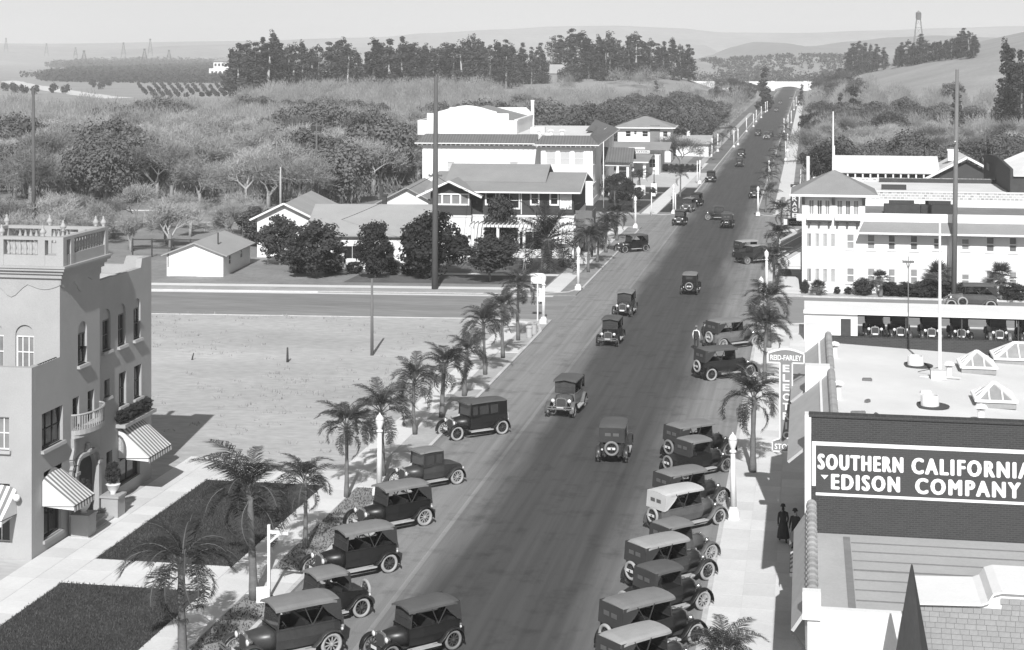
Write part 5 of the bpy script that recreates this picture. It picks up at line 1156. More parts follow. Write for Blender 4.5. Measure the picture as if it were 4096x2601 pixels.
def f_shield():
    mb = MB(); x0, x1 = .44, .36
    for s_ in (-1, 1): mb.bar((x0, s_*.57, 1.12), (x1, s_*.57, 1.8), .04)
    for z, x in ((1.14, x0), (1.45, .4), (1.79, x1)): mb.bar((x, -.57, z), (x, .57, z), .035)
    return mb
def f_shieldglass(): return MB().poly([(.435, -.55, 1.16), (.435, .55, 1.16), (.363, .55, 1.78), (.363, -.55, 1.78)])
def f_top(x1=.55, x0=-1.78):
    def g():
        mb = MB(); secs = []
        for i in range(9):
            t = i/8; x = x0+(x1-x0)*t; z = 1.86 + .05*math.sin(math.pi*(.15+.7*t)) - (.05 if t == 0 else 0); w_ = .70 - (.05 if t > .95 or t < .05 else 0)
            secs.append([(x, -w_, z-.14), (x, -w_, z-.06), (x, -w_*.8, z), (x, -w_*.4, z+.035), (x, 0, z+.045), (x, w_*.4, z+.035), (x, w_*.8, z), (x, w_, z-.06), (x, w_, z-.14), (x, w_-.03, z-.1), (x, 0, z), (x, -w_+.03, z-.1)])
        mb.loft(secs); return mb
    return g
def f_curtain(xq=-1.0, x0=-1.78, xb=-1.86):
    def g():
        mb = MB(); mb.loft([[(x0, y, 1.84), (x0-.035, y, 1.5), (xb, y, 1.1)] for y in (-.66, -.3, .3, .66)], closed=False)
        for s_ in (-1, 1): mb.poly([(x0, s_*.67, 1.84), (xq, s_*.69, 1.84), (xq-.28, s_*.69, 1.5), (x0+.1, s_*.68, 1.16), (xb, s_*.66, 1.1)])
        return mb
    return g
def f_bows():
    return MB().bar((-.75, 0, 1.14), (-.45, -.02, 1.82), .03).bar((-.75, 0, 1.14), (-1.2, -.02, 1.82), .03)
def f_rwin(x=-1.83): return lambda: MB().box(x-.012, x-.002, -.36, -.06, 1.42, 1.58).box(x-.012, x-.002, .06, .36, 1.42, 1.58)
def f_rb(): return MB().box(-.78, .62, -.13, .13, -.02, .02).box(-.78, .62, .12, .145, -.035, .025)
def cabin(xs, xr, holes):
    """closed body: xs = front of cabin, xr = rear"""
    def g():
        mb = MB()
        for s_ in (-1, 1):
            mk = lambda u, z, d, s_=s_: (u, s_*(.67-.04*(z-1.1)/.7-d), z)
            wall_grid(mb, xr, xs, 1.1, 1.82, holes, mk, .05)
            for h in holes: pass
        mb.poly([(xr, -.67, 1.1), (xr, .67, 1.1), (xr-.0, .63, 1.45), (xr, -.63, 1.45)]); mb.poly([(xr, -.63, 1.7), (xr, .63, 1.7), (xr, .63, 1.82), (xr, -.63, 1.82)]); mb.poly([(xr, -.65, 1.45), (xr, -.3, 1.45), (xr, -.3, 1.7), (xr, -.63, 1.7)]); mb.poly([(xr, .65, 1.45), (xr, .3, 1.45), (xr, .3, 1.7), (xr, .63, 1.7)])
        mb.bar((xs, -.63, 1.82), (xs, .63, 1.82), .06, .08)
        for s_ in (-1, 1): mb.bar((xs+.04, s_*.64, 1.1), (xs, s_*.62, 1.82), .06)
        return mb
    return g
def cabglass(xs, xr, holes):
    def g():
        mb = MB()
        for s_ in (-1, 1):
            for h in holes: mb.poly([(h[0], s_*.635, h[2]), (h[1], s_*.635, h[2]), (h[1], s_*.61, h[3]), (h[0], s_*.61, h[3])])
        mb.poly([(xs+.03, -.62, 1.14), (xs+.03, .62, 1.14), (xs, .62, 1.8), (xs, -.62, 1.8)]); mb.poly([(xr-.002, -.3, 1.45), (xr-.002, .3, 1.45), (xr-.002, .3, 1.7), (xr-.002, -.3, 1.7)]); return mb
    return g
def f_croof(xs, xr):
    def g():
        mb = MB(); secs = []
        for i in range(8):
            t = i/7; x = xr+(xs+.22-xr)*t; z = 1.86+.035*math.sin(math.pi*t); w_ = .68 - (.06 if t in (0, 1) else 0)
            secs.append([(x, -w_, z-.06), (x, -w_*.85, z-.01), (x, 0, z+.03), (x, w_*.85, z-.01), (x, w_, z-.06)])
        mb.loft(secs); return mb
    return g
def f_deck():
    mb = MB(); S = [(-1.92, .4, .82), (-1.75, .52, .98), (-1.3, .6, 1.06), (-.6, .66, 1.12)]
    mb.loft([usec(*s) for s in S]); return mb
def f_lowtub():
    mb = MB(); S = [(-1.84, .6, 1.1), (-1.6, .65, 1.12), (-.2, .67, 1.12), (.5, .58, 1.12)]
    mb.loft([usec(*s) for s in S]); return mb
def f_cowlbody():
    mb = MB(); S = [(-.66, .66, 1.12), (-.2, .67, 1.12), (.5, .58, 1.12)]; mb.loft([usec(*s) for s in S]); return mb
def f_bed():
    mb = MB(); mb.box(-2.0, -.7, -.62, .62, .62, .7)
    for s_ in (-1, 1): mb.box(-2.0, -.7, s_*.64-.03, s_*.64+.03, .7, 1.2)
    mb.box(-2.04, -2.0, -.66, .66, .66, 1.2); mb.box(-.7, -.66, -.66, .66, .66, 1.3); return mb
def f_bumper(x): return lambda: MB().bar((x, -.68, .55), (x, .68, .55), .03, .07).bar((x, -.68, .68), (x, .68, .68), .03, .05).bar((x, -.35, .5), (x-.25 if x > 0 else x+.25, -.35, .45), .04).bar((x, .35, .5), (x-.25 if x > 0 else x+.25, .35, .45), .04)
SEDH = [(.06, .38, 1.22, 1.7), (-.62, -.04, 1.22, 1.7), (-1.22, -.72, 1.22, 1.7)]
CPH = [(-.1, .36, 1.22, 1.7), (-.56, -.2, 1.22, 1.7)]
def car(style, label, paintk='black', topk='grey', tyrek='pale', spokek='dark', spare=True, bumper=False, cat='car', scale=1.0, group='motor cars in the street'):
    t = thing({'truck': 'pickup_truck'}.get(style, 'motor_car'), label, 'truck' if style == 'truck' else cat, group=group)
    pm, tm, ty, sp_ = PAINT[paintk], TOPM[topk], TYRE[tyrek], SPOKE[spokek]
    L = lambda name, fn, m, parent=t, loc=None, rz=0, sm=False: link(name, cm(name + '|' + style if name in ('body', 'roof', 'window', 'rear_curtain', 'rear_window') else name, fn, sm), parent, loc, rz, m)
    L('chassis', f_chassis, m_iron); L('hood', f_hood, pm, sm=True); rd = L('radiator', f_rad, m_chrome); L('radiator_core', f_core, m_core, rd)
    if style in ('touring', 'roadster'):
        L('body', f_tub if style == 'touring' else f_deck, pm)
        if style == 'roadster': L('cowl', f_cowlbody, pm)
        L('seat', f_seats if style == 'touring' else (lambda: MB().prism([(-.62, .9), (-.48, .9), (-.52, 1.27), (-.66, 1.25)], -.58, .58, 'Y').box(-.5, .02, -.56, .56, 1.12, 1.15)), m_seat) if style == 'touring' else link('seat', cm('seat|r', lambda: MB().prism([(-.62, .9), (-.48, .9), (-.52, 1.27), (-.66, 1.25)], -.56, .56, 'Y')), t, m=m_seat)
        ws = L('windshield', f_shield, m_iron); L('pane', f_shieldglass, m_cglass, ws)
        if style == 'touring':
            tp = L('roof', f_top(), tm); L('rear_curtain', f_curtain(), tm if topk == 'white' else TOPM['black'], tp); L('rear_window', f_rwin(), m_cel, tp); L('bow', f_bows, m_iron, tp, (0, .69, 0)); L('bow', f_bows, m_iron, tp, (0, -.69, 0))  # curtain black under a greyer top: sky glare on the top put into colour
        else:
            tp = L('roof', f_top(.5, -.95), tm); L('rear_curtain', f_curtain(-.6, -.95, -1.05), tm if topk == 'white' else TOPM['black'], tp); L('rear_window', f_rwin(-1.02), m_cel, tp)  # black curtain again, the top's sky glare kept in its paler colour
    elif style == 'sedan':
        L('body', f_lowtub, pm); L('cabin', cabin(.48, -1.78, SEDH), pm); L('window', cabglass(.48, -1.78, SEDH), m_cglass); L('roof', f_croof(.48, -1.8), tm)
    elif style in ('coupe', 'truck'):
        L('body', f_cowlbody, pm); link('cabin', cm('cabin|coupe', cabin(.48, -.66, CPH)), t, m=pm); L('window', cabglass(.48, -.66, CPH), m_cglass); L('roof', f_croof(.48, -.7), tm)
        L('rear_deck' if style == 'coupe' else 'truck_bed', f_deck if style == 'coupe' else f_bed, pm)
    for s_ in (-1, 1):
        for fr, x in ((True, 1.42), (False, -1.42)):
            o = link('front_fender' if fr else 'rear_fender', cm('fender|%d' % fr, lambda fr=fr: fender(fr), True), t, (x, s_*.72, WR), m=pm)
            if s_ < 0: o.scale = (1, -1, 1)
            w_ = link('wheel', cm('wheel', f_wheel), t, (x, s_*.72, WR), m=sp_); w_.rotation_euler = (0, random.uniform(0, 3), 0 if s_ > 0 else math.pi)
            link('tyre', cm('tyre', f_tyre, True), w_, m=ty)
        o = link('running_board', cm('running_board', f_rb), t, (0, s_*.73, .4), m=m_board)
        if s_ < 0: o.scale = (1, -1, 1)
        h_ = link('headlight', cm('headlight', f_light, True), t, (1.4, s_*.47, .9), m=m_chrome); link('lens', cm('lens', f_lens, True), h_, m=m_lens)
    if spare:
        w_ = link('spare_wheel', cm('wheel', f_wheel), t, (-2.02, 0, .83), m=sp_); w_.rotation_euler = (0, 0, math.pi/2); link('tyre', cm('tyre', f_tyre, True), w_, m=ty)
        link('licence_plate', cm('licence_plate', lambda: MB().box(-2.1, -2.09, -.2, .2, .78, .9)), t, m=m_plate)
    if bumper: link('bumper', cm('bumper|f', f_bumper(1.95)), t, m=m_chrome)
    link('licence_plate', cm('licence_plate|f', lambda: MB().box(1.74, 1.75, -.2, .2, .5, .62)), t, m=m_plate)
    link('tail_light', cm('tail_light', lambda: MB().lathe([(0, 0), (.05, .01), (.05, .06), (0, .07)], (-1.95, .5, .75), 8, axis='X')), t, m=m_lens)
    t.scale = (scale, scale, scale)
    return t
WOFF = {'FL': (1.42, .72), 'FR': (1.42, -.72), 'RL': (-1.42, .72), 'RR': (-1.42, -.72), 'F': (1.42, 0), 'B': (-1.42, 0), 'C': (0, 0)}
def park(t, px, py, wheel, head, z=0.0):
    p = G(px, py, z); a = R(head); k = t.scale.x; ox, oy = WOFF[wheel]
    t.location = (p.x - k*(ox*math.cos(a) - oy*math.sin(a)), p.y - k*(ox*math.sin(a) + oy*math.cos(a)), z); t.rotation_euler = (0, 0, a)
random.seed(11)
CARS = [
 # style, px, py, wheel, heading, paint, top, tyre, spoke, opts, label
 ('sedan', 2009, 1738, 'RL', 222, 'black', 'dark', 'pale', 'dark', dict(scale=1.06), 'black sedan with pale running board parked by the palms at the left kerb'),
 ('coupe', 1829, 1938, 'RL', 225, 'dark', 'grey', 'pale', 'wood', dict(spare=False), 'dark coupe with wooden spoke wheels parked next to the black sedan'),
 ('touring', 1699, 2104, 'RL', 225, 'black', 'grey', 'pale', 'wood', dict(scale=1.04), 'black touring car with grey top, third in the left parking row'),
 ('touring', 1557, 2292, 'RL', 224, 'black', 'grey', 'pale', 'dark', dict(scale=1.04), 'black open sided touring car, fourth in the left parking row'),
 ('roadster', 1446, 2471, 'RL', 225, 'black', 'grey', 'pale', 'dark', dict(), 'black roadster with short grey top between two touring cars at left'),
 ('touring', 1326, 2624, 'RL', 222, 'dark', 'grey', 'pale', 'wood', dict(scale=1.1, bumper=True), 'long dark touring car with grey top, nearest in the left parking row'),
 ('touring', 1813, 2600, 'RL', 226, 'black', 'dark', 'grey', 'dark', dict(scale=.95), 'black touring car pulling out into the road at the bottom of the picture'),
 ('touring', 2583, 1006, 'RL', 222, 'black', 'dark', 'grey', 'dark', dict(), 'black touring car parked alone beyond the date palm'),
 ('touring', 2490, 1267, 'F', 268, 'dark', 'grey', 'grey', 'dark', dict(spare=False), 'touring car with grey top driving toward the viewer before the crossing'),
 ('touring', 2432, 1385, 'F', 268, 'black', 'dark', 'grey', 'dark', dict(bumper=True), 'black touring car with bright headlights driving behind the pale one'),
 ('touring', 2245, 1668, 'F', 266, 'grey', 'dark', 'grey', 'dark', dict(scale=1.08, bumper=True), 'grey touring car with front bumper coming down the middle of the street'),
 ('touring', 2450, 1848, 'B', 92, 'dark', 'dark', 'grey', 'dark', dict(scale=1.04), 'dark touring car seen from behind driving up the middle of the street'),
 ('sedan', 2758, 1179, 'B', 90, 'black', 'grey', 'grey', 'dark', dict(spare=True), 'black closed car seen from behind before the hotel'),
 ('touring', 2715, 904, 'F', 268, 'black', 'dark', 'dark', 'dark', dict(spare=False), 'black touring car with four bright lamps coming out of the second crossing'),
 ('coupe', 2831, 881, 'FL', 182, 'dark', 'dark', 'grey', 'wood', dict(spare=False), 'dark coupe crossing the intersection toward the left'),
 ('touring', 2907, 914, 'B', 90, 'black', 'dark', 'dark', 'dark', dict(), 'black touring car seen from behind right of the crossing coupe'),
 ('touring', 2744, 850, 'F', 262, 'grey', 'grey', 'grey', 'dark', dict(spare=False), 'grey car standing at the kerb beside the hall walk, nearer one'),
 ('touring', 2774, 829, 'F', 262, 'black', 'black', 'dark', 'dark', dict(spare=False), 'black car standing at the kerb beside the hall walk, farther one'),
 ('sedan', 2840, 731, 'F', 268, 'black', 'black', 'dark', 'dark', dict(spare=False), 'black sedan by the service station forecourt facing the viewer'),
 ('sedan', 3017, 795, 'F', 268, 'black', 'black', 'dark', 'dark', dict(spare=False), 'black sedan half hidden behind the right street lamp past the crossing'),
 ('touring', 2958, 668, 'B', 90, 'dark', 'dark', 'dark', 'dark', dict(), 'dark car following close behind another up the far street'),
 ('touring', 2964, 633, 'F', 268, 'black', 'black', 'dark', 'dark', dict(spare=False), 'black car with bright lamps just beyond the dark car in the far street'),
 ('touring', 3031, 545, 'F', 268, 'black', 'dark', 'dark', 'dark', dict(spare=False), 'far dark car at the left side of the distant street'),
 ('roadster', 3065, 558, 'F', 268, 'pale', 'grey', 'dark', 'dark', dict(spare=False), 'far pale car coming down the distant street'),
 ('touring', 3083, 549, 'B', 90, 'black', 'dark', 'dark', 'dark', dict(), 'far dark car just right of the pale one in the distant street'),
 ('touring', 3105, 448, 'F', 268, 'grey', 'dark', 'dark', 'dark', dict(spare=False), 'tiny grey car nearest of three below the bridge'),
 ('touring', 3121, 418, 'F', 268, 'grey', 'dark', 'dark', 'dark', dict(spare=False), 'tiny grey car in the middle of three below the bridge'),
 ('touring', 3165, 398, 'B', 90, 'pale', 'grey', 'dark', 'dark', dict(spare=False), 'tiny pale car nearest the bridge'),
 ('touring', 2892, 1402, 'RR', 42, 'grey', 'grey', 'pale', 'wood', dict(scale=1.12), 'big grey touring car beside the man in white shirt sleeves'),
 ('touring', 2846, 1524, 'RR', 36, 'black', 'dark', 'pale', 'dark', dict(scale=1.1), 'black touring car with two pale spare tyres behind the right palms'),
 ('truck', 2990, 1058, 'RR', 38, 'dark', 'pale', 'grey', 'wood', dict(spare=False), 'dark pickup truck with pale roof parked before the hotel'),
 ('touring', 2976, 1036, 'RR', 38, 'dark', 'pale', 'grey', 'dark', dict(spare=False), 'touring car with pale top parked beyond the pickup truck'),
 ('touring', 2915, 1828, 'FR', 45, 'black', 'grey', 'grey', 'dark', dict(scale=1.06), 'black touring car with grey top, farthest of the right parking row'),
 ('roadster', 2906, 1889, 'FR', 45, 'black', 'grey', 'grey', 'dark', dict(scale=1.0), 'black roadster with low grey top, second of the right parking row'),
 ('touring', 2888, 2021, 'FR', 45, 'dark', 'grey', 'pale', 'wood', dict(), 'touring car with grey top and spoked wheels, third of the right parking row'),
 ('touring', 2877, 2100, 'FR', 45, 'grey', 'white', 'pale', 'dark', dict(), 'touring car with bright white top in the right parking row'),
 ('roadster', 2844, 2246, 'FR', 45, 'grey', 'grey', 'pale', 'wood', dict(scale=.97), 'small grey roadster squeezed between the white topped cars'),
 ('touring', 2830, 2322, 'FR', 45, 'dark', 'pale', 'pale', 'dark', dict(scale=1.02), 'dark touring car with pale top and white spare tyre at right'),
 ('roadster', 2812, 2441, 'FR', 45, 'black', 'dark', 'pale', 'wood', dict(), 'black roadster hidden behind the grey topped touring car at right'),
 ('touring', 2783, 2580, 'FR', 45, 'black', 'grey', 'pale', 'dark', dict(scale=1.06), 'black touring car with broad grey top, second nearest in the right row'),
 ('touring', 2765, 2712, 'FR', 47, 'dark', 'pale', 'pale', 'dark', dict(), 'touring car with pale top cut off by the bottom edge at right'),
]
for st_, px, py, wh, hd, pk, tk, yk, sk_, kw, lab in CARS:
    c_ = car(st_, lab, pk, tk, yk, sk_, **kw); park(c_, px, py, wh, hd)
# cars in the shed and on the side street
for k, (x, st_, pk, tk, lab) in enumerate(((4.9+.2, 'touring', 'black', 'black', 'nearest the white walled end'), (7.0, 'roadster', 'dark', 'dark', 'low open one behind the thin pole'), (9.3, 'touring', 'dark', 'black', 'left of the flagpole'), (11.5, 'roadster', 'black', 'black', 'low one right of the flagpole'), (14.3, 'touring', 'grey', 'black', 'with bright radiator right of the low one'), (16.6, 'touring', 'dark', 'black', 'at the right edge'))):
    c_ = car(st_, 'dark car in the open shed, ' + lab, pk, tk, 'dark', 'dark', spare=False, group='cars in the open shed'); c_.location = (x, 128.9, .1); c_.rotation_euler = (0, 0, R(270)); 
c_ = car('touring', 'long grey touring car with side mounted spare parked along the hotel', 'grey', 'dark', 'pale', 'dark', spare=False, scale=1.16); p = G(3880, 1236); c_.location = (p.x, p.y, 0); c_.rotation_euler = (0, 0, R(181))
w_ = link('spare_wheel', CM['wheel'], c_, (.62, .82, .62), m=SPOKE['dark']); link('tyre', CM['tyre'], w_, m=TYRE['pale'])
# ================================================================== street lamps
m_lampw = mat('lamp_post_paint', .72, var=.12, s1=1, s2=12); m_lampg = mat('lamp_glass', .82, var=.05, rough=.4)
def lamp_proto():
    t = thing('street_lamp', '', 'street lamp', group='white street lamps')
    MB().box(-.28, .28, -.28, .28, 0, .34).lathe([(.27, .34), (.2, .5), (.16, .56)], n=10).build('base', m_lampw, t)
    MB().lathe([(.155, .5), (.105, 3.1)], n=12).build('post', m_lampw, t, smooth=True)
    MB().lathe([(.13, 3.1), (.17, 3.13), (.17, 3.18), (.12, 3.24)], n=12).build('collar', m_lampw, t)
    l = MB().lathe([(.09, 3.24), (.15, 3.4), (.21, 3.62), (.205, 3.72)], n=12, cap=False).build('lantern', m_lampg, t, smooth=True)
    MB().lathe([(.22, 3.72), (.21, 3.77), (.13, 3.92), (.05, 3.99), (.03, 4.06), (0, 4.08)], n=12).build('lantern_cap', m_lampw, l, smooth=True)
    return t
LP = lamp_proto(); first = True
LAMPS = [(1517, 1978, 'white street lamp among the left palms beside the parked coupe'), (2174, 1294, 'white street lamp at the corner of the dirt side street by the white sign'), (2313, 1160, 'white street lamp across the dirt side street by the date palm lawn'),
 (2542, 912, 'white street lamp at the near left corner of the second crossing'), (2694, 855, 'white street lamp at the hall corner beside the kerb cars'), (2799, 735, 'white street lamp beside the service station forecourt'),
 (2934, 2074, 'large white street lamp beside the white topped cars at right'), (3044, 1308, 'white street lamp at the right corner before the hotel street'), (3067, 1177, 'white street lamp at the hotel corner'),
 (3032, 864, 'white street lamp at the right corner of the second crossing'), (3076, 736, 'white street lamp on the right side beyond the second crossing')]
FARL = [(2848, 627), (2871, 607), (2935, 590), (2952, 581), (2986, 528), (3014, 508), (3025, 489), (3045, 472), (3062, 450), (3069, 446)]
FARR = [(3151, 605), (3143, 642), (3152, 512), (3165, 493), (3176, 441), (3185, 424), (3136, 530)]
for x, y, l_ in LAMPS + [(a, b, 'far white street lamp on the left side of the distant street') for a, b in FARL] + [(a, b, 'far white street lamp on the right side of the distant street') for a, b in FARR]:
    t = LP if first else copy_tree(LP); first = False; t.location = G(x, y, .1); t['label'] = l_; t.rotation_euler = (R(random.uniform(-.5, .5)), R(random.uniform(-.5, .5)), 0)
    if l_.startswith('far'): t['group'] = 'far street lamps on the ' + ('left' if 'left' in l_ else 'right')
# ================================================================== poles, signs, small street furniture
def pole(px, py, h, r, label, arms=(), z=.1, name='utility_pole', m=None, lean=0):
    p = G(px, py, z); t = thing(name, label, 'pole', p); m = m or m_wood
    MB().tube([(0, 0, -.1), (lean/2, 0, h/2), (lean, 0, h)], [r, r*.85, r*.62], 10).build('shaft', m, t, smooth=True)
    for (za, la, ang) in arms:
        c, s = math.cos(ang)*la/2, math.sin(ang)*la/2; k = lean*za/h
        a_ = MB().bar((k-c, -s, za), (k+c, s, za), .11, .14).bar((k-c*.4, -s*.4, za), (k, 0, za-.5), .05).bar((k+c*.4, s*.4, za), (k, 0, za-.5), .05).build('crossarm', m, t)
        for q in (-.9, -.45, .45, .9): MB().lathe([(.05, .07), (.06, .14), (.03, .2)], (k+c*q, s*q, za), 6).build('insulator', m_glassl, a_)
    return t
m_pole = mat('creosoted_wood', .11, var=.35, s1=1, s2=12, stretch=(1, 1, .12))
pole(1739, 1157, 19.9, .30, 'very tall dark utility pole at the side street kerb before the house', ((10.6, 1.3, .2),), lean=.12, m=m_pole)
pole(3815, 1197, 20.6, .25, 'very tall weathered utility pole before the white hotel', ((14.0, .9, 1.2),), lean=.3)
p_ = pole(136, 975, 18.0, .26, 'tall utility pole behind the left building', ((4.6, 1.2, .2), (6.5, .9, .2)), lean=-.1, m=m_pole)
t = pole(1266, 822, 12.0, .2, 'utility pole with transformer boxes and crossarms behind the bungalow', ((11.6, 1.8, .3), (10.3, 1.2, .3)), z=.1, m=m_pole)
MB().box(-.75, -.15, -.3, .3, 10.8, 11.6).box(.15, .7, -.3, .3, 10.8, 11.5).build('transformer', m_iron, t)
pole(1122, 846, 6.2, .17, 'short pale pole left of the bungalow roof', (), m=m_board)
pole(1488, 1422, 5.6, .12, 'thin wooden pole standing in the vacant lot', ())
pole(1150, 1449, 1.05, .09, 'short dark stump post in the vacant lot', (), name='stump_post', m=m_dark)
pole(767, 1440, .5, .06, 'tiny leaning stake in the vacant lot', (), name='stake', m=m_dark, lean=.15)
pole(2414, 832, 9.5, .09, 'slim white flagpole on the hall lawn', (), name='flagpole', m=m_white)
pole(2606, 861, 3.1, .09, 'white signpost with pointed board at the hall lawn corner', (), name='signpost', m=m_white)
MB().box(-.02, .55, -.05, .05, 2.6, 3.0).build('board', m_white, bpy.data.objects['signpost'])
pole(2702, 857, 2.9, .1, 'white post close beside the hall corner street lamp', (), name='post', m=m_white)
pole(2789, 735, 3.9, .1, 'white post beside the service station street lamp', (), name='post', m=m_white)
pole(3633, 1330, 5.4, .045, 'thin pipe mast with cross pieces on the store roof edge', ((5.0, .8, 0),), z=2.3, name='mast', m=m_wood)
def wire(a, b, sag, label):
    P = [Vector(a).lerp(Vector(b), i/12) - Vector((0, 0, sag*4*(i/12)*(1-i/12))) for i in range(13)]; o0 = P[0].copy()
    return tag(MB().tube([p-o0 for p in P], .025, 4).build('wire', m_iron, None, loc=o0), label, 'wire')
A_, B_, C_ = G(136, 975, .1), G(1122, 846, .1), G(1266, 822, .1)
wire(A_+Vector((0, 0, 6.5)), B_+Vector((0, 0, 5.9)), .5, 'thin wire from the left utility pole to the short pale pole')
wire(B_+Vector((0, 0, 5.9)), C_+Vector((0, 0, 9.8)), .3, 'thin wire from the short pale pole up to the transformer pole')
A_ = G(1739, 1157, .1)
wire(A_+Vector((0, 0, 10.7)), (-36, 173.5, 7.2), .3, 'thin service wire from the very tall pole to the dark house')
wire(A_+Vector((0, 0, 10.7)), (-49, 165, 4.4), .3, 'thin service wire from the very tall pole to the bungalow')
t = thing('signpost', 'white bracket signpost beside the nearest left palms', 'signpost', G(1076, 2397, .1))
MB().box(-.055, .055, -.055, .055, 0, 3.0).build('post', m_white, t)
MB().bar((-.05, 0, 2.72), (.86, -.12, 2.72), .1, .12).bar((.02, 0, 2.28), (.46, -.06, 2.68), .08, .09).build('arm', m_white, t)
t = tag(MB().box(-.26, .26, -.02, .02, 0, .62).box(-.2, .2, .02, .035, .06, .56).build('notice_board', m_white, None, loc=G(1052, 2412, .12), rz=.4), 'small white notice board leaning by the palm foot', 'board'); t.rotation_euler = (R(-14), 0, .35)
t = thing('corner_sign', 'white street corner sign board with small dark marks near the corner lamp', 'sign', (-21.9, 132.2, .1), .03)
MB().box(-.55, .45, -.04, .04, 3.05, 3.9).build('panel', m_white, t); MB().box(-.05, .05, .04, .12, 0, 3.9).build('post', m_white, t)
for k, (x, y) in enumerate(((2117, 1352), (2136, 1337))):
    t = thing('litter_urn', 'short concrete drum at the kerb under the last palm, %s one' % ('nearer', 'farther')[k], 'bin', G(x, y, .1), group='concrete drums at the corner')
    MB().lathe([(.2, 0), (.23, .06), (.23, .78), (.28, .8), (.28, .9), (.2, .9)], n=14).build('drum', mat('drum_concrete', .42, var=.25), t); MB().lathe([(.21, .9), (.21, .93), (0, .93)], n=14).build('lid', m_kerb, t)
# fences
def fence(pts, h, label, n, rails, m):
    t = thing('fence', label, 'fence', (pts[0][0], pts[0][1], .1)); P = [Vector((a[0]-pts[0][0], a[1]-pts[0][1], 0)) for a in pts]
    pmm = MB().box(-.06, .06, -.06, .06, 0, h).mesh('post', m)
    for a, b in zip(P[:-1], P[1:]):
        k = max(2, int((b-a).length/n))
        for i in range(k+1): link('post', pmm, t, a.lerp(b, i/k))
        for z in rails: MB().bar(a + Vector((0, 0, h*z)), b + Vector((0, 0, h*z)), .05, .14).build('rail', m, t)
    return t
fence([(-55.8, 163.5), (-53.5, 163.9)], 2.6, 'white board gate fence between the garage and the round trees', .8, (.25, .45, .65, .92), m_white)
fence([(-72, 166), (-63.5, 166.8)], 2.0, 'dark rail fence behind the white garage', 2, (.5, .95), m_dark)
fence([(-24.8, 166), (-24.8, 182)], 1.5, 'dark wire fence along the house lawn by the sidewalk', 4, (.95,), m_dark)
fence([(-1.2, 236), (-1.2, 300)], 1.1, 'pale low fence along the right sidewalk past the crossing', 3, (.9,), m_white)
# wayside stack of rounded planters before the hotel shops
t = thing('stone_planter', 'rounded grey stone planter block at the hotel corner', 'planter', (-1.7, 154.6, .1)); MB().prism([(-1.0, 0), (1.0, 0), (.85, .95), (.6, 1.15), (-.9, 1.15)], -.5, .5, 'Y').build('block', mat('planter_stone', .45, var=.15), t)
t = thing('stone_ball', 'round pale boulder ornament behind the planter block', 'ornament', (-2.35, 158, .1)); MB().lathe([(.3, 0), (.75, .5), (.85, 1.0), (.6, 1.5), (0, 1.7)], n=12).build('ball', mat('planter_stone', .45), t, smooth=True)
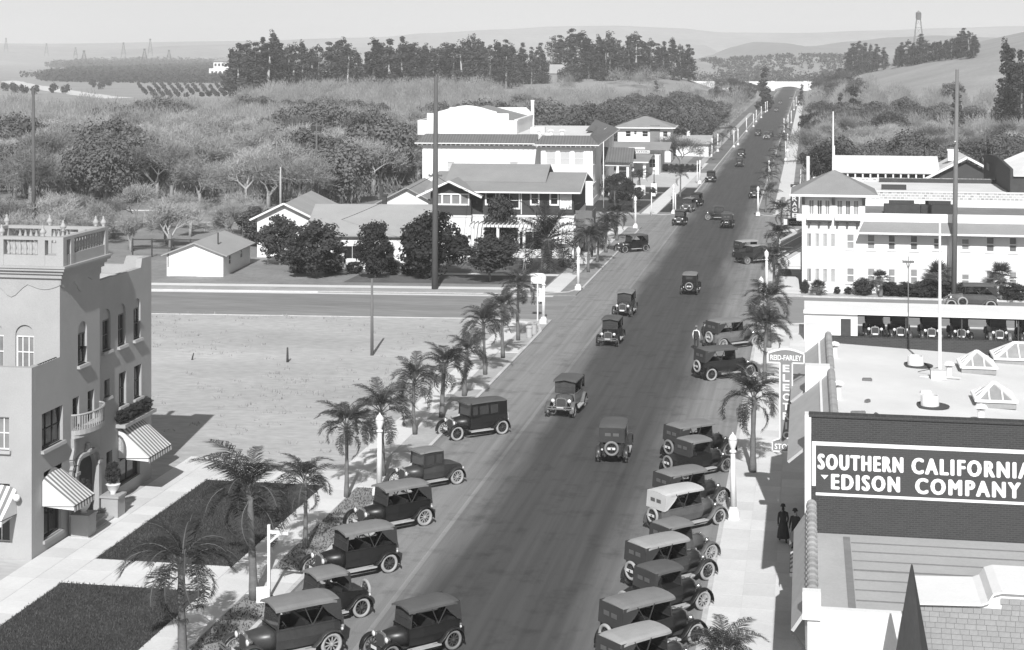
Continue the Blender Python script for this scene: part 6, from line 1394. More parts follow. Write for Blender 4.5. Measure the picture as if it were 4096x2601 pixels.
# ================================================================== people
m_skin = mat('skin', .42, var=.1); m_hair = mat('hair', .03, var=.2); m_shirt = mat('white_shirt', .78, var=.08); m_suit = mat('dark_suit', .045, var=.25); m_grey = mat('grey_cloth', .16, var=.2); m_tan = mat('work_trousers', .25, var=.2)
def person(label, loc, face, pose='stand', top=None, legs=None, hat=True, vest=False, skirt=False, h=1.76):
    top, legs = top or m_suit, legs or m_suit
    V, E, Rd = [], [], []
    def v(x, y, z, r, par=None):
        V.append((x, y, z)); Rd.append(r)
        if par is not None: E.append((par, len(V)-1))
        return len(V)-1
    b = {'stand': 0, 'walk': .03, 'bend': .38}[pose]; sw = {'stand': .04, 'walk': .24, 'bend': .1}[pose]
    pel = v(0, 0, .96, .15); sp1 = v(b*.35, 0, 1.14, .135, pel); ch_ = v(b*.8, 0, 1.36-b*.2, .165, sp1); nk = v(b*1.05, 0, 1.51-b*.35, .058, ch_)
    hd = v(b*1.2+.02, 0, 1.60-b*.4, .085, nk); hd2 = v(b*1.25+.02, 0, 1.70-b*.42, .088, hd); nose = v(b*1.25+.115, 0, 1.635-b*.42, .016, hd)
    for s_ in (-1, 1):
        hip_ = v(0, s_*.1, .9, .1, pel); kn = v(s_*sw*.45+.03, s_*.11, .5, .065, hip_); an = v(s_*sw, s_*.11, .1, .042, kn); v(s_*sw+.15, s_*.13, .035, .04, an)
        sh = v(b*.85, s_*.19, 1.40-b*.24, .065, ch_); el = v(b*.9-s_*sw*.35+(.12 if pose == 'bend' else -.02), s_*.25, 1.13-b*.4, .046, sh); wr = v(b*.9-s_*sw*.5+(.3 if pose == 'bend' else .09), s_*.24, .9-b*.4, .032, el)
        for k in range(5): v(V[wr][0]+.03+.012*k, V[wr][1]-s_*.012*(k-2), V[wr][2]-(.09 if k else .05)-.01*(k % 3), .01, wr)
    me = bpy.data.meshes.new('body'); me.from_pydata(V, E, []); o = bpy.data.objects.new('tmp_body', me); COL.objects.link(o)
    md = o.modifiers.new('s', 'SKIN'); ud = o.modifiers.new('u', 'SUBSURF'); ud.levels = 1; ud.render_levels = 1
    for i, sv_ in enumerate(me.skin_vertices[0].data): sv_.radius = (Rd[i], Rd[i]); sv_.use_root = (i == 0)
    bpy.context.view_layer.update()
    m2 = bpy.data.meshes.new_from_object(o.evaluated_get(bpy.context.evaluated_depsgraph_get())); bpy.data.objects.remove(o)
    m2.name = 'body'
    for mm in (legs, top, m_skin, m_hair): m2.materials.append(mm)
    nz, hz_ = V[nk][2], V[hd][2]
    for p_ in m2.polygons:
        c = p_.center; k = 0 if c.z < .97 - b*.02 and not (abs(c.y) > .18 and c.z > .5) else 1
        if c.z < .09: k = 3
        if c.z > nz - .01: k = 2
        if c.z > hz_ + .05 or (c.z > nz+.04 and c.x < V[hd][0]-.03): k = 3
        if abs(c.y) > .19 and c.z < V[7+0][2]*.0 + .9 - b*.4 + .01 and c.z > .4: k = 2
        p_.material_index = k; p_.use_smooth = True
    t = thing('person', label, 'person', loc, face); t.scale = (h/1.78,)*3
    link('body', m2, t)
    if hat: MB().lathe([(.13, 0), (.135, .01), (.105, .015), (.1, .09), (.06, .12), (0, .125)], (V[hd2][0], 0, V[hd2][2]+.02), 12).build('hat', m_grey if vest else m_suit, t, smooth=True)
    if vest: MB().lathe([(.19, .98), (.185, 1.2), (.2, 1.38), (.14, 1.46)], n=12, cap=False).build('vest', m_suit, t, smooth=True)
    if skirt: MB().lathe([(.3, .25), (.26, .6), (.17, 1.0)], n=14, cap=False).build('skirt', legs, t, smooth=True)
    return t
person('man in white shirt sleeves and dark vest standing in the street by a grey car', G(2785, 1404), R(80), 'stand', m_shirt, m_suit, True, True, h=1.84)
person('man in dark coat leaning at the back of the grey touring car', G(2815, 1383), R(40), 'walk', m_suit, m_suit, True)
person('person in long dark coat walking on the shaded right sidewalk', G(3133, 2172, .12), R(100), 'walk', m_suit, m_suit, True, skirt=True, h=1.7)
person('person in dark clothes and cap close to the shop front on the right sidewalk', G(3181, 2196, .12), R(250), 'stand', m_suit, m_suit, True, h=1.75)
pl = person('gardener in work trousers stooping over a rake on the house lawn', G(2097, 1082, .12), R(-20), 'bend', m_shirt, m_tan, False, h=1.72)
person('person in dark suit standing beside the hall corner lamp', G(2687, 838, .12), R(200), 'stand', m_suit, m_suit, True)
person('tiny dark person walking far up the right sidewalk', G(3194, 514, .13), R(90), 'walk', m_suit, m_suit, True)
person('person all in white standing behind the corner sign', G(2163, 1215), R(150), 'stand', m_shirt, m_shirt, False, skirt=True, h=1.62)
person('person with grey clothes partly hidden by the palm fronds at the corner', G(2131, 1218), R(300), 'stand', m_grey, m_grey, False, h=1.66)
rk = thing('rake', 'garden rake held by the stooping gardener on the lawn', 'rake', pl.location); rk.rotation_euler = (0, 0, R(-20))
MB().tube([(.35, 0, 1.0), (1.35, -.1, .1)], .022, 6).build('handle', m_wood, rk); MB().box(1.3, 1.4, -.35, .15, .03, .1).build('head', m_iron, rk)
# ================================================================== vegetation
m_frond = leafmat('palm_frond', .062, rnd=.3, var=.3, s1=1.5, s2=6); m_ptrunk = mat('palm_trunk', .15, var=.4, s1=1.5, s2=9, stretch=(1, 1, 2.2))
m_dfrond = leafmat('date_frond', .042, rnd=.3, var=.3)
m_rachis = mat('frond_rib', .14, var=.2)
def frond_mesh(name, L, droop, nl, leaf, m, wd=.035, hang=.9, seed=0, stem=.25):
    rr = random.Random(seed); mb = MB(); P = []
    n = 9; ang = R(0); x = z = 0; P.append(Vector((0, 0, 0)))
    for i in range(n):
        a = -droop * ((i+1)/n)**1.35; P.append(P[-1] + Vector((math.cos(a), 0, math.sin(a))) * L/n)
    mb.cur = 1; mb.tube(P, [.028 - .022*i/n for i in range(n+1)], 4); mb.cur = 0
    for i in range(nl):
        t = stem + (1-stem)*(i+.5)/nl; f_ = t*n; k = min(int(f_), n-1); p = P[k].lerp(P[k+1], f_-k); d = (P[k+1]-P[k]).normalized()
        ll = leaf*(.55+.9*math.sin(math.pi*min(1, .12+.86*t)))*rr.uniform(.8, 1.15)
        for s_ in (-1, 1):
            out = (Vector((0, s_, 0))*rr.uniform(.7, 1.0) + d*rr.uniform(.45, .8) + Vector((0, 0, rr.uniform(-.1, .55)))).normalized()
            q1 = p + out*ll*.5; q2 = q1 + (out*(1-hang*.45) + Vector((0, 0, -hang*rr.uniform(.6, 1.2)))).normalized()*ll*.55
            w_ = d*wd*.5
            mb.poly([p-w_, p+w_, q1+w_, q1-w_]); mb.poly([q1-w_, q1+w_, q2])
    return mb.mesh(name, [m, m_rachis], fix=False)
FR = [frond_mesh('frond', 2.5, R(d), 66, .56, m_frond, wd=.024, hang=1.7, seed=i) for i, d in enumerate((75, 115, 155))]
FRL = [frond_mesh('frond', 2.5, R(d), 22, .6, m_frond, wd=.05, hang=1.4, seed=i+5) for i, d in enumerate((70, 115))]
DFR = [frond_mesh('frond', 3.3, R(d), 40, .42, m_dfrond, wd=.045, hang=.25, seed=i+20, stem=.12) for i, d in enumerate((50, 85))]
TRK = {}
def trunk_mesh(h, r, bulge=.0):
    key = (round(h, 1), round(r, 2))
    if key not in TRK:
        n = 9; rr = random.Random(int(h*10)); ox = rr.uniform(-.1, .1)
        TRK[key] = MB().tube([(ox*math.sin(i/n*2.5), .06*math.sin(i/n*3), h*i/n) for i in range(n+1)], [r*(1.35-.5*min(1, i/n*2)+.08*math.sin(i*2.1)) for i in range(n+1)], 8).mesh('trunk', m_ptrunk, True)
    return TRK[key]
def palm(p, h, label, nf=18, sc=1.0, seed=0, far=False, group='feather palms along the street'):
    rr = random.Random(seed*7+3); t = thing('palm_tree', label, 'palm', p, rr.uniform(0, 6), group)
    t.rotation_euler = (R(rr.uniform(-4, 4)), R(rr.uniform(-4, 4)), t.rotation_euler.z); h *= rr.uniform(.92, 1.1)
    link('trunk', trunk_mesh(h, .11*sc+.02+rr.uniform(-.01, .03)), t)
    for i in range(nf):
        q = i/nf; el = R(86 - 64*q**1.15 + rr.uniform(-9, 9)) if q < .86 else R(rr.uniform(-25, 10)); az = i*2.39996 + rr.uniform(-.25, .25)
        me = rr.choice(FRL if far else (FR[:2] if q < .4 else FR[1:]))
        o = link('frond', me, t, (0, 0, h-.08-.25*q)); s_ = sc*rr.uniform(.85, 1.1)*(1.0 if q < .75 else .85); o.scale = (s_, s_, s_)
        o.rotation_euler = (Matrix.Rotation(az, 4, 'Z') @ Matrix.Rotation(-el, 4, 'Y') @ Matrix.Rotation(rr.uniform(-.3, .3), 4, 'X')).to_euler()
    return t
LPALM = [(734, 2680, 3.9, 1.15, 'feather palm at the bottom edge before the nearest lawn'), (1017, 2398, 4.3, 1.25, 'tallest feather palm beside the white bracket signpost'), (1220, 2195, 2.7, .95, 'small feather palm on the strip behind the third parked car'),
 (1386, 1990, 3.4, 1.05, 'feather palm just left of the near left street lamp'), (1530, 1905, 3.7, 1.05, 'feather palm just behind the near left street lamp'), (1660, 1738, 3.2, 1.0, 'sixth feather palm from the dirt side street'), (1767, 1670, 3.1, 1.0, 'fifth feather palm from the dirt side street'),
 (1857, 1584, 3.0, 1.0, 'fourth feather palm from the dirt side street'), (1941, 1499, 3.5, 1.05, 'third feather palm from the dirt side street'), (2012, 1431, 3.6, .95, 'second feather palm from the dirt side street'), (2073, 1362, 3.8, 1.0, 'feather palm nearest the dirt side street with drooping crown')]
rr0 = random.Random(2)
for i, (x, y, h, s_, l_) in enumerate(LPALM): palm(G(x, y, .1), h, l_, 22, s_*rr0.uniform(.74, .9), i+1)
RPALM = [(2884, 2860, 2.0, .9, 'feather palm tip at the bottom edge of the right sidewalk'), (3011, 1890, 4.2, 1.15, 'feather palm left of the electric shop sign, nearest one'), (3059, 1533, 3.4, 1.05, 'feather palm above the electric shop sign by the black touring car'), (3076, 1392, 3.3, 1.1, 'feather palm at the right corner next to the grey touring car'),
 (3096, 1165, 3.0, 1.0, 'feather palm at the hotel corner awnings'), (3111, 1060, 3.4, 1.0, 'feather palm beyond the pickup truck before the hotel'), (3127, 960, 3.6, 1.0, 'feather palm before the second crossing at right')]
for i, (x, y, h, s_, l_) in enumerate(RPALM): palm(G(x, y, .1), h, l_, 22, s_*rr0.uniform(.78, .92), i+31)
for i, (x, y, h) in enumerate(((2353, 1089, 3.4), (2388, 1050, 3.2), (2424, 1010, 3.5), (2468, 962, 3.2))): palm(G(x, y, .1), h, 'feather palm in the row right of the date palm, %s' % ('nearest', 'second', 'third', 'farthest')[i] , 22, .92, i+50)
for i, (x, y, h) in enumerate(((2720, 792, 3.6), (2560, 770, 2.6), (2462, 838, 2.4), (2535, 836, 2.0))): palm(G(x, y, .1), h, ('leaning palm over the kerb cars beside the hall', 'palm before the service station wall', 'young palm on the hall lawn left of the steps', 'small palm on the hall lawn below the steps')[i], 13, .9, i+70, True)
for i, y in enumerate((850, 790, 745, 700, 660, 625, 590, 560)): palm(G(3230-5.75*(y-220)/21.64, y, .1), 2.6+.3*(i % 3), 'small far palm along the right walk beyond the second crossing', 11, .95, i+90, True, 'small palms along the far right walk')
for i, y in enumerate((640, 600, 560)): palm(G(3230-19.5*(y-220)/21.64, y, .1), 2.6, 'small far palm along the left walk beyond the service station', 10, .9, i+110, True, 'small palms along the far left walk')
# date palm
dp = thing('date_palm', 'stout date palm with thick patterned trunk on the house lawn', 'palm', G(2187, 1085, .1))
MB().lathe([(.75, 0), (.62, .3), (.52, 1.0), (.56, 2.2), (.72, 2.9), (.5, 3.3)], n=14).build('trunk', mat('date_trunk', .26, var=.45, s1=3, s2=7, bump=.08), dp, smooth=True)
bos = MB().poly([(-.09, 0, -.1), (.09, 0, -.1), (.05, .09, .1), (-.05, .09, .1)]).poly([(-.05, .09, .1), (.05, .09, .1), (.05, 0, .13), (-.05, 0, .13)]).poly([(-.09, 0, -.1), (-.05, .09, .1), (-.05, 0, .13)]).poly([(.09, 0, -.1), (.05, .09, .1), (.05, 0, .13)]).mesh('leaf_base', mat('leaf_base', .30, var=.3, rnd=.2))
for j in range(12):
    z = .25+.23*j; r_ = .5 + .03*math.sin(j) + (.1 if j > 9 else 0)
    for k in range(15):
        a = 2*math.pi*(k+.5*(j % 2))/15; o = link('leaf_base', bos, dp, (r_*math.cos(a), r_*math.sin(a), z)); o.rotation_euler = (0, 0, a - math.pi/2)
rr = random.Random(8)
for i in range(46):
    q = i/46; el = R(84-112*q**1.1+rr.uniform(-7, 7)); o = link('frond', rr.choice(DFR), dp, (0, 0, 3.3-.3*q)); s_ = rr.uniform(1.35, 1.6); o.scale = (s_,)*3
    o.rotation_euler = (Matrix.Rotation(i*2.39996, 4, 'Z') @ Matrix.Rotation(-el, 4, 'Y')).to_euler()
# fan palms before the hotel
m_fan = leafmat('fan_leaf', .06, rnd=.3)
def fan_mesh(seed):
    rr = random.Random(seed); mb = MB(); mb.cur = 1; mb.tube([(0,0,0),(.45,0,.03),(.8,0,0)], [.02,.015,.012], 4); mb.cur = 0
    for k in range(15):
        a = R(-100+200*k/14); d = Vector((math.cos(a), math.sin(a), rr.uniform(-.05, .1))); l_ = .55+.15*math.cos(a); p = Vector((.8,0,0)); w_ = Vector((-math.sin(a), math.cos(a), 0))*.045
        q = p + d*l_*.6; mb.poly([p, q-w_, q+w_]); mb.poly([q-w_, q+d*l_*.45+Vector((0,0,-.14)), q+w_])
    return mb.mesh('fan_leaf', [m_fan, m_rachis], fix=False)
FAN = [fan_mesh(1), fan_mesh(2)]
def fanpalm(p, h, label, n=20, s0=1.0, seed=1):
    rr = random.Random(seed); t = thing('fan_palm', label, 'palm', p, rr.uniform(0, 6), 'fan palms before the hotel')
    link('trunk', trunk_mesh(max(h, .3), .16), t)
    for i in range(n):
        q = i/n; el = R(80-105*q+rr.uniform(-8, 8)); o = link('fan_leaf', rr.choice(FAN), t, (0, 0, h-.1*q)); s_ = s0*rr.uniform(.8, 1.1); o.scale = (s_,)*3
        o.rotation_euler = (Matrix.Rotation(i*2.39996, 4, 'Z') @ Matrix.Rotation(-el, 4, 'Y')).to_euler()
def HG(v, dy): return Vector((XY(3050+v/2.302, HY-dy), HY-dy, .1))
for i, (v, dy, h, s_, l_) in enumerate(((515, 1.3, .5, .75, 'low fan palm by the left end of the hotel wall'), (1085, 1.6, 1.5, .75, 'fan palm before the third lower hotel window'), (1620, 1.4, 1.9, 1.05, 'tall fan palm behind the flagpole before the hotel'), (2200, 1.8, 2.0, 1.1, 'tall fan palm at the right end before the hotel'))): fanpalm(HG(v, dy), h, l_, 22, s_, i+1)
# ------------------------------------------------------------------ leafy crowns
def blob_leaves(mb, c, r, n, size, rr, flat=1.0, up=.25):
    for _ in range(n):
        u = Vector((rr.gauss(0, 1), rr.gauss(0, 1), rr.gauss(0, 1)*.9+.15)).normalized(); p = Vector(c) + Vector((u.x*r, u.y*r, u.z*r*flat))*rr.uniform(.55, 1.05)
        nn = (u + Vector((rr.uniform(-.7, .7), rr.uniform(-.7, .7), rr.uniform(-.3, .9)))).normalized(); a = nn.orthogonal().normalized(); a = (Matrix.Rotation(rr.uniform(0, 6.28), 3, nn) @ a); b = nn.cross(a)
        s_ = size*rr.uniform(.6, 1.3)
        mb.poly([p-a*s_*.5, p+b*s_*.34, p+a*s_*.5, p-b*s_*.34])
def crown_mesh(name, m, R_, Hh, z0, nclump, per, size, seed, rc=.38, shape='round'):
    rr = random.Random(seed); mb = MB()
    for _ in range(nclump):
        while True:
            x, y, z = rr.uniform(-1, 1), rr.uniform(-1, 1), rr.uniform(-1, 1); d = x*x+y*y+z*z
            if shape == 'cone':
                k = (1-(z+1)/2)
                if x*x+y*y < (k*.95+.05)**2: break
            elif shape == 'column':
                if x*x+y*y < (1-abs(z)**3*.8) and True: break
            elif .25 < d < 1: break
        r_ = R_*rc*rr.uniform(.6, 1.25)
        blob_leaves(mb, (x*(R_-r_*.6), y*(R_-r_*.6), z0+Hh/2+z*(Hh/2-r_*.4)), r_, per, size, rr, .85)
    return mb.mesh(name, m, fix=False)
def limb_mesh(h, r, R_, seed, m, nb=6, name='trunk'):
    rr = random.Random(seed); mb = MB(); mb.tube([(0,0,-.3),(rr.uniform(-.1,.1),rr.uniform(-.1,.1),h*.5),(rr.uniform(-.15,.15),rr.uniform(-.15,.15),h)], [r*1.3, r, r*.75], 7)
    for i in range(nb):
        a = 6.283*i/nb+rr.uniform(-.4, .4); d = Vector((math.cos(a), math.sin(a), rr.uniform(.5, 1.1))); p = Vector((0, 0, h*rr.uniform(.75, 1.0)))
        mb.tube([p, p+d*R_*.4, p+d*R_*.62+Vector((0,0,.35*R_))], [r*.55, r*.35, r*.12], 5)
    return mb.mesh(name, m, True)
m_leafd = leafmat('leaf_dark', .062, rnd=.3, var=.4, s1=.5, s2=2.5); m_leafm = leafmat('leaf_mid', .125, rnd=.3, var=.4, s1=.5, s2=2.5); m_leafp = leafmat('leaf_pale', .16, rnd=.25, var=.35)
m_euc = leafmat('eucalyptus_leaf', .082, rnd=.28, var=.4, s1=.25, s2=1.2); m_bark = mat('bark', .20, var=.4, s1=1, s2=8, stretch=(1, 1, .3)); m_barkp = mat('pale_bark', .45, var=.3, s1=.8, s2=6, stretch=(1, 1, .3))
m_twig = leafmat('bare_twig', .36, rnd=.22, var=.3, s1=.3, s2=2, trans=.1); m_twig2 = leafmat('budding_twig', .19, rnd=.25, var=.35, s1=.3, s2=2, trans=.1)
def tree(name, label, cat, p, crown, trunk, s=(1, 1, 1), rz=0, group=None, cm_=None):
    t = thing(name, label, cat, p, rz, group); t.scale = s
    link('trunk', trunk, t); c = link('crown', crown, t, m=cm_); return t
# round trees before the bungalow
RND = [crown_mesh('crown', m_leafd, 1.0, 1.0*2, 0, 90, 80, .105, 40+i, .27) for i in range(3)]
RTR = [limb_mesh(.9, .1, .9, 60+i, m_bark) for i in range(2)]
def roundtree(px, py, w_, h, label, k, z0=.5, m=None):
    w_ *= 1.08
    p = G(px, py, .1); t = thing('round_tree', label, 'tree', p, k*1.3, 'dark round trees before the bungalow')
    tr_ = link('trunk', RTR[k % 2], t); tr_.scale = (1.3, 1.3, 1.2)
    c = link('crown', RND[k % 3], t, (0, 0, z0), m=m); c.scale = (w_/2, w_/2, (h-z0)/2); return t
roundtree(1265, 1108, 6.6, 5.5, 'broad dark round tree, leftmost of the row before the bungalow', 0, .35)
roundtree(1501, 1111, 4.2, 5.6, 'narrow dark round tree, second of the row before the bungalow', 1, .05)
roundtree(1727, 1112, 6.8, 6.5, 'tall broad dark tree behind the very tall utility pole', 2, .05)
roundtree(1959, 1127, 5.8, 4.4, 'low spreading dark tree with forked trunk before the dark house', 3, .9)
roundtree(2000, 1035, 4.0, 6.8, 'tall dark shrub against the pergola of the dark house', 4, .2)
roundtree(1120, 1060, 4.6, 5.2, 'dark shrubby tree beside the garage gate', 5, .3)
roundtree(1040, 985, 5.5, 4.6, 'grey green tree behind the garage roof', 6, .3, m_leafm)
for i, (x, y, w_, h) in enumerate(((1200, 1095, 2.6, 1.6), (1330, 1098, 2.4, 1.2), (1570, 1100, 2.2, 1.6), (1640, 1100, 2.4, 1.4), (1420, 1098, 2.0, 1.3))):
    t = tag(link('hedge_shrub', RND[i % 3], None, G(x, y, .0)), 'low dark shrub between the round trees before the bungalow', 'shrub', 'low shrubs before the bungalow'); t.scale = (w_/2, w_/2, h/2)
for i, (v, dy, w_, h) in enumerate(((395, .8, .9, 1.3), (690, .7, .7, .7), (790, .7, .8, .7), (930, 1.0, 2.2, 1.6), (1180, 1.0, 2.0, 1.3), (1320, 1.0, 2.4, 1.3), (1450, 1.1, 2.4, 1.4), (1560, 1.2, 2.6, 1.7), (1700, 1.2, 2.6, 1.5), (1850, 1.2, 2.6, 1.4), (2000, 1.2, 2.6, 1.3), (2330, 1.6, 3.0, 1.5))):
    t = tag(link('hedge_shrub', RND[i % 3], None, HG(v, dy)), 'clipped dark shrub in the bed along the hotel wall', 'shrub', 'shrubs along the hotel wall'); t.scale = (w_/2, w_/2, h/2)
# urn plants and flower box greenery
for i, (u, z) in enumerate(((3.75, 1.5), (6.95, 1.5))):
    t = tag(link('urn_shrub', RND[i], None, (-32.45, 65.6+u, .1+z)), 'dark shrub growing in the %s urn by the entrance' % ('near', 'far')[i], 'shrub', 'urn shrubs'); t.scale = (.42, .42, .55)
for i in range(6):
    t = tag(link('box_plant', RND[i % 3], None, (-33.25, 65.6+9.7+.62*i, 3.75+.1)), 'trailing plant in the flower shelf above the far striped awning', 'plant', 'flower shelf plants'); t.scale = (.38, .42, .34)
# hall garden shrubs and hedge
for i, (x, y, w_, h) in enumerate(((2440, 792, 3, 3.4), (2478, 800, 3.4, 4.2), (2510, 806, 2.6, 3.6), (2455, 815, 2.0, 1.6), (2555, 800, 1.6, 2.0), (2612, 790, 1.2, 1.6))):
    t = tag(link('garden_shrub', RND[i % 3], None, G(x, y, .0)), 'dark garden shrub by the city hall steps', 'shrub', 'shrubs by the hall steps'); t.scale = (w_/2, w_/2, h/2)
hd_ = thing('hedge', 'long low dark hedge along the back of the forecourt', 'hedge', (-27.5, 305, .1)); 
for i in range(8): o = link('hedge_clump', RND[i % 3], hd_, (.4+1.0*i, 0, 0)); o.scale = (.75, .6, .75)
# ------------------------------------------------------------------ bare walnut trees
def bare_mesh(seed, Hh=8.0, ntw=5200, wd=.045):
    rr = random.Random(seed); mb = MB(); tips = []
    def grow(p, d, l_, r, lev):
        q = p + d*l_; tips.append((p, q, lev)); mb.tube([p, q], [r, r*.62], 3 if lev > 2 else 5, cap=False)
        if lev < 5:
            for k in range(3 if lev < 2 else 2):
                ax = d.orthogonal().normalized(); ax.rotate(Matrix.Rotation(rr.uniform(0, 6.28), 3, d)); nd = d.copy(); nd.rotate(Matrix.Rotation(R(rr.uniform(20, 50)), 3, ax)); nd = (nd + Vector((0, 0, .15))).normalized()
                grow(q, nd, l_*rr.uniform(.64, .9), r*.64, lev+1)
    grow(Vector((0, 0, -.2)), Vector((rr.uniform(-.08, .08), rr.uniform(-.08, .08), 1)).normalized(), Hh*.21, .2, 0)
    fine = [t for t in tips if t[2] >= 3]
    for _ in range(ntw):
        p, q, lv = rr.choice(fine); b = p.lerp(q, rr.uniform(.1, 1.5)) + Vector((rr.gauss(0, .35), rr.gauss(0, .35), rr.gauss(0, .3))); d = ((q-p).normalized()*.8 + Vector((rr.gauss(0, .75), rr.gauss(0, .75), rr.gauss(.3, .6)))).normalized(); l_ = rr.uniform(.3, .95); w_ = d.orthogonal().normalized(); w_.rotate(Matrix.Rotation(rr.uniform(0, 6.28), 3, d)); w_ *= wd*rr.uniform(.6, 1.4)
        mb.poly([b-w_*.5, b+w_*.5, b+d*l_])
    return mb.mesh('crown', m_twig, fix=False)
BARE = [bare_mesh(100+i) for i in range(6)]
BTR = [MB().tube([(0,0,-.5),(.05,0,1.0),(.0,0,2.1)], [.26,.2,.17], 7).mesh('trunk', mat('grey_bark', .27, var=.4, s1=1, s2=8), True), MB().tube([(0,0,-.5),(-.08,.05,1.0),(.0,0,2.1)], [.26,.2,.18], 7).mesh('trunk', m_bark, True)]
# broad leafy trees
LEAFY = [crown_mesh('crown', m_leafm, 4.2, 6.3, 1.1, 46, 110, .40, 140+i, .31) for i in range(4)]
LTR = [limb_mesh(2.6, .26, 4.0, 150+i, m_bark) for i in range(2)]
CON = [crown_mesh('crown', m_leafd, 2.8, 14, .8, 60, 46, .6, 170, .34, 'cone')]
CTR = MB().tube([(0,0,-.5),(0,0,6),(0,0,14)], [.3,.2,.05], 7).mesh('trunk', m_bark, True)
def vis(X, Y, z=4, mx=90):
    d = DP(X, Y); x = CX + F*(X*CT+Y*ST)/d; y = YH + F*(H-z)/d; return -mx < x < 4096+mx and y < 2700
def nz(x, y, s_): 
    return math.sin(x*s_+1.3)*math.cos(y*s_*.8-.7) + .6*math.sin(x*s_*2.1+y*s_*1.7+2) + .4*math.sin(y*s_*3.3-x*s_*1.1)
rr = random.Random(21); cand = []
# left orchards, between the side streets and the eucalyptus ridge
Y = 150.
while Y < 800:
    X = -330.
    st_ = 6.6 + (Y-150)/650*3.6
    while X < -22:
        x_, y_ = X+rr.uniform(-2.6, 2.6), Y+rr.uniform(-2.6, 2.6); ok = vis(x_, y_)
        if x_ > -75 and y_ < 168: ok = False
        if x_ > -64 and y_ < 200: ok = False
        if -64 < x_ and 200 <= y_ < 296: ok = False
        if -46 < x_ and y_ < 352: ok = False
        yy = sk(x_, 214)
        if abs(y_-yy) < 12: ok = False
        if x_ > -26: ok = False
        if x_ < -52 and segd(x_, y_, -230, 640, -60, 835) < 8: ok = False
        if math.hypot(x_+118, y_-775) < 26: ok = False
        if -165 < x_ < -38 and y_ > 655 + (40 if x_ < -130 else 0) and rr.random() < .9: ok = False
        d_ = DP(x_, y_); px_ = CX + F*(x_*CT+y_*ST)/d_
        if px_ < 960 and d_ > 545 + 25*math.sin(px_*.02): ok = False
        if 960 <= px_ < 1080 and d_ > 620: ok = False
        if ok: cand.append((d_, x_, y_, 'L'))
        X += st_
    Y += st_
# right-hand side
Y = 268.
while Y < 700:
    X = 3.5; st_ = 7.2 + (Y-268)/400*2.5
    while X < 120:
        x_, y_ = X+rr.uniform(-2.4, 2.4), Y+rr.uniform(-2.4, 2.4); ok = vis(x_, y_)
        if y_ < 274 and x_ < 32: ok = False
        if y_ > 470 and x_ > 25 + (y_-470)*.0 and hgt(x_, y_) > 5.5: ok = False
        if math.hypot(x_-11, y_-524) < 9: ok = False
        if ok: cand.append((DP(x_, y_), x_, y_, 'R'))
        X += st_
    Y += st_
def zone(x_, y_, d_, sd, street):
    px = CX + F*(x_*CT+y_*ST)/d_
    if street: return 'left of the far street ' + ('near the hip roof house' if y_ < 400 else ('near the grey bungalow' if y_ < 520 else 'toward the bridge'))
    if sd == 'R': return 'right of the street, ' + ('next to the far right walk' if px < 3380 else ('behind the long pale bungalow' if px < 3760 else 'at the right edge')) + (', front' if y_ < 380 else (', middle' if y_ < 520 else ', below the hill'))
    a = 'above the stucco tower' if px < 420 else ('above the white garage' if px < 980 else ('above the bungalow roof' if px < 1420 else ('left of the white hall' if px < 1750 else 'beyond the white hall')))
    return 'in the left orchard ' + a + (', front rows' if d_ < 300 else (', middle rows' if d_ < 420 else ', back rows'))
cand.sort(); nb = nl = 0; far = []
for d_, x_, y_, sd in cand:
    v_ = nz(x_, y_, .035)
    street = -60 < x_ < -20
    px_ = CX + F*(x_*CT+y_*ST)/d_
    leafy = (v_ > .8 if sd == 'L' else v_ > .35) or (street and v_ > -.7) or (sd == 'L' and rr.random() < .5 and ((1130 < px_ < 1640 and 232 < d_ < 335) or (290 < px_ < 570 and 232 < d_ < 305)))
    if y_ < 205 and x_ < -62: leafy = v_ > .9
    z_ = hgt(x_, y_); s_ = rr.uniform(.75, 1.2) * (1.0 if sd == 'L' else .95)
    if sd == 'L': s_ *= .8 if y_ < 210 else (1.25 if y_ < 420 else 1.1)
    if leafy and nl < 290:
        nl += 1; tree('leafy_tree', 'dark leafy tree ' + zone(x_, y_, d_, sd, street), 'tree', (x_, y_, z_), LEAFY[nl % 4], LTR[nl % 2], (s_*1.05, s_*1.05, s_*rr.uniform(.85, 1.1)), rr.uniform(0, 6.28), 'leafy trees ' + zone(x_, y_, d_, sd, street), m_leafp if sd == 'L' and not street else (m_leafd if rr.random() < .12 else (m_leafm if rr.random() < .6 else m_leafp)))
    elif not leafy and nb < 300:
        nb += 1; tree('bare_tree', 'pale leafless tree ' + zone(x_, y_, d_, sd, street), 'tree', (x_, y_, z_), BARE[nb % 6], BTR[nb % 2], (s_*1.1, s_*1.1, s_), rr.uniform(0, 6.28), 'leafless trees ' + zone(x_, y_, d_, sd, street), m_twig if rr.random() < .72 else m_twig2)
    else: far.append((x_, y_, z_, s_))
print('trees', len(cand), nb, nl, len(far))
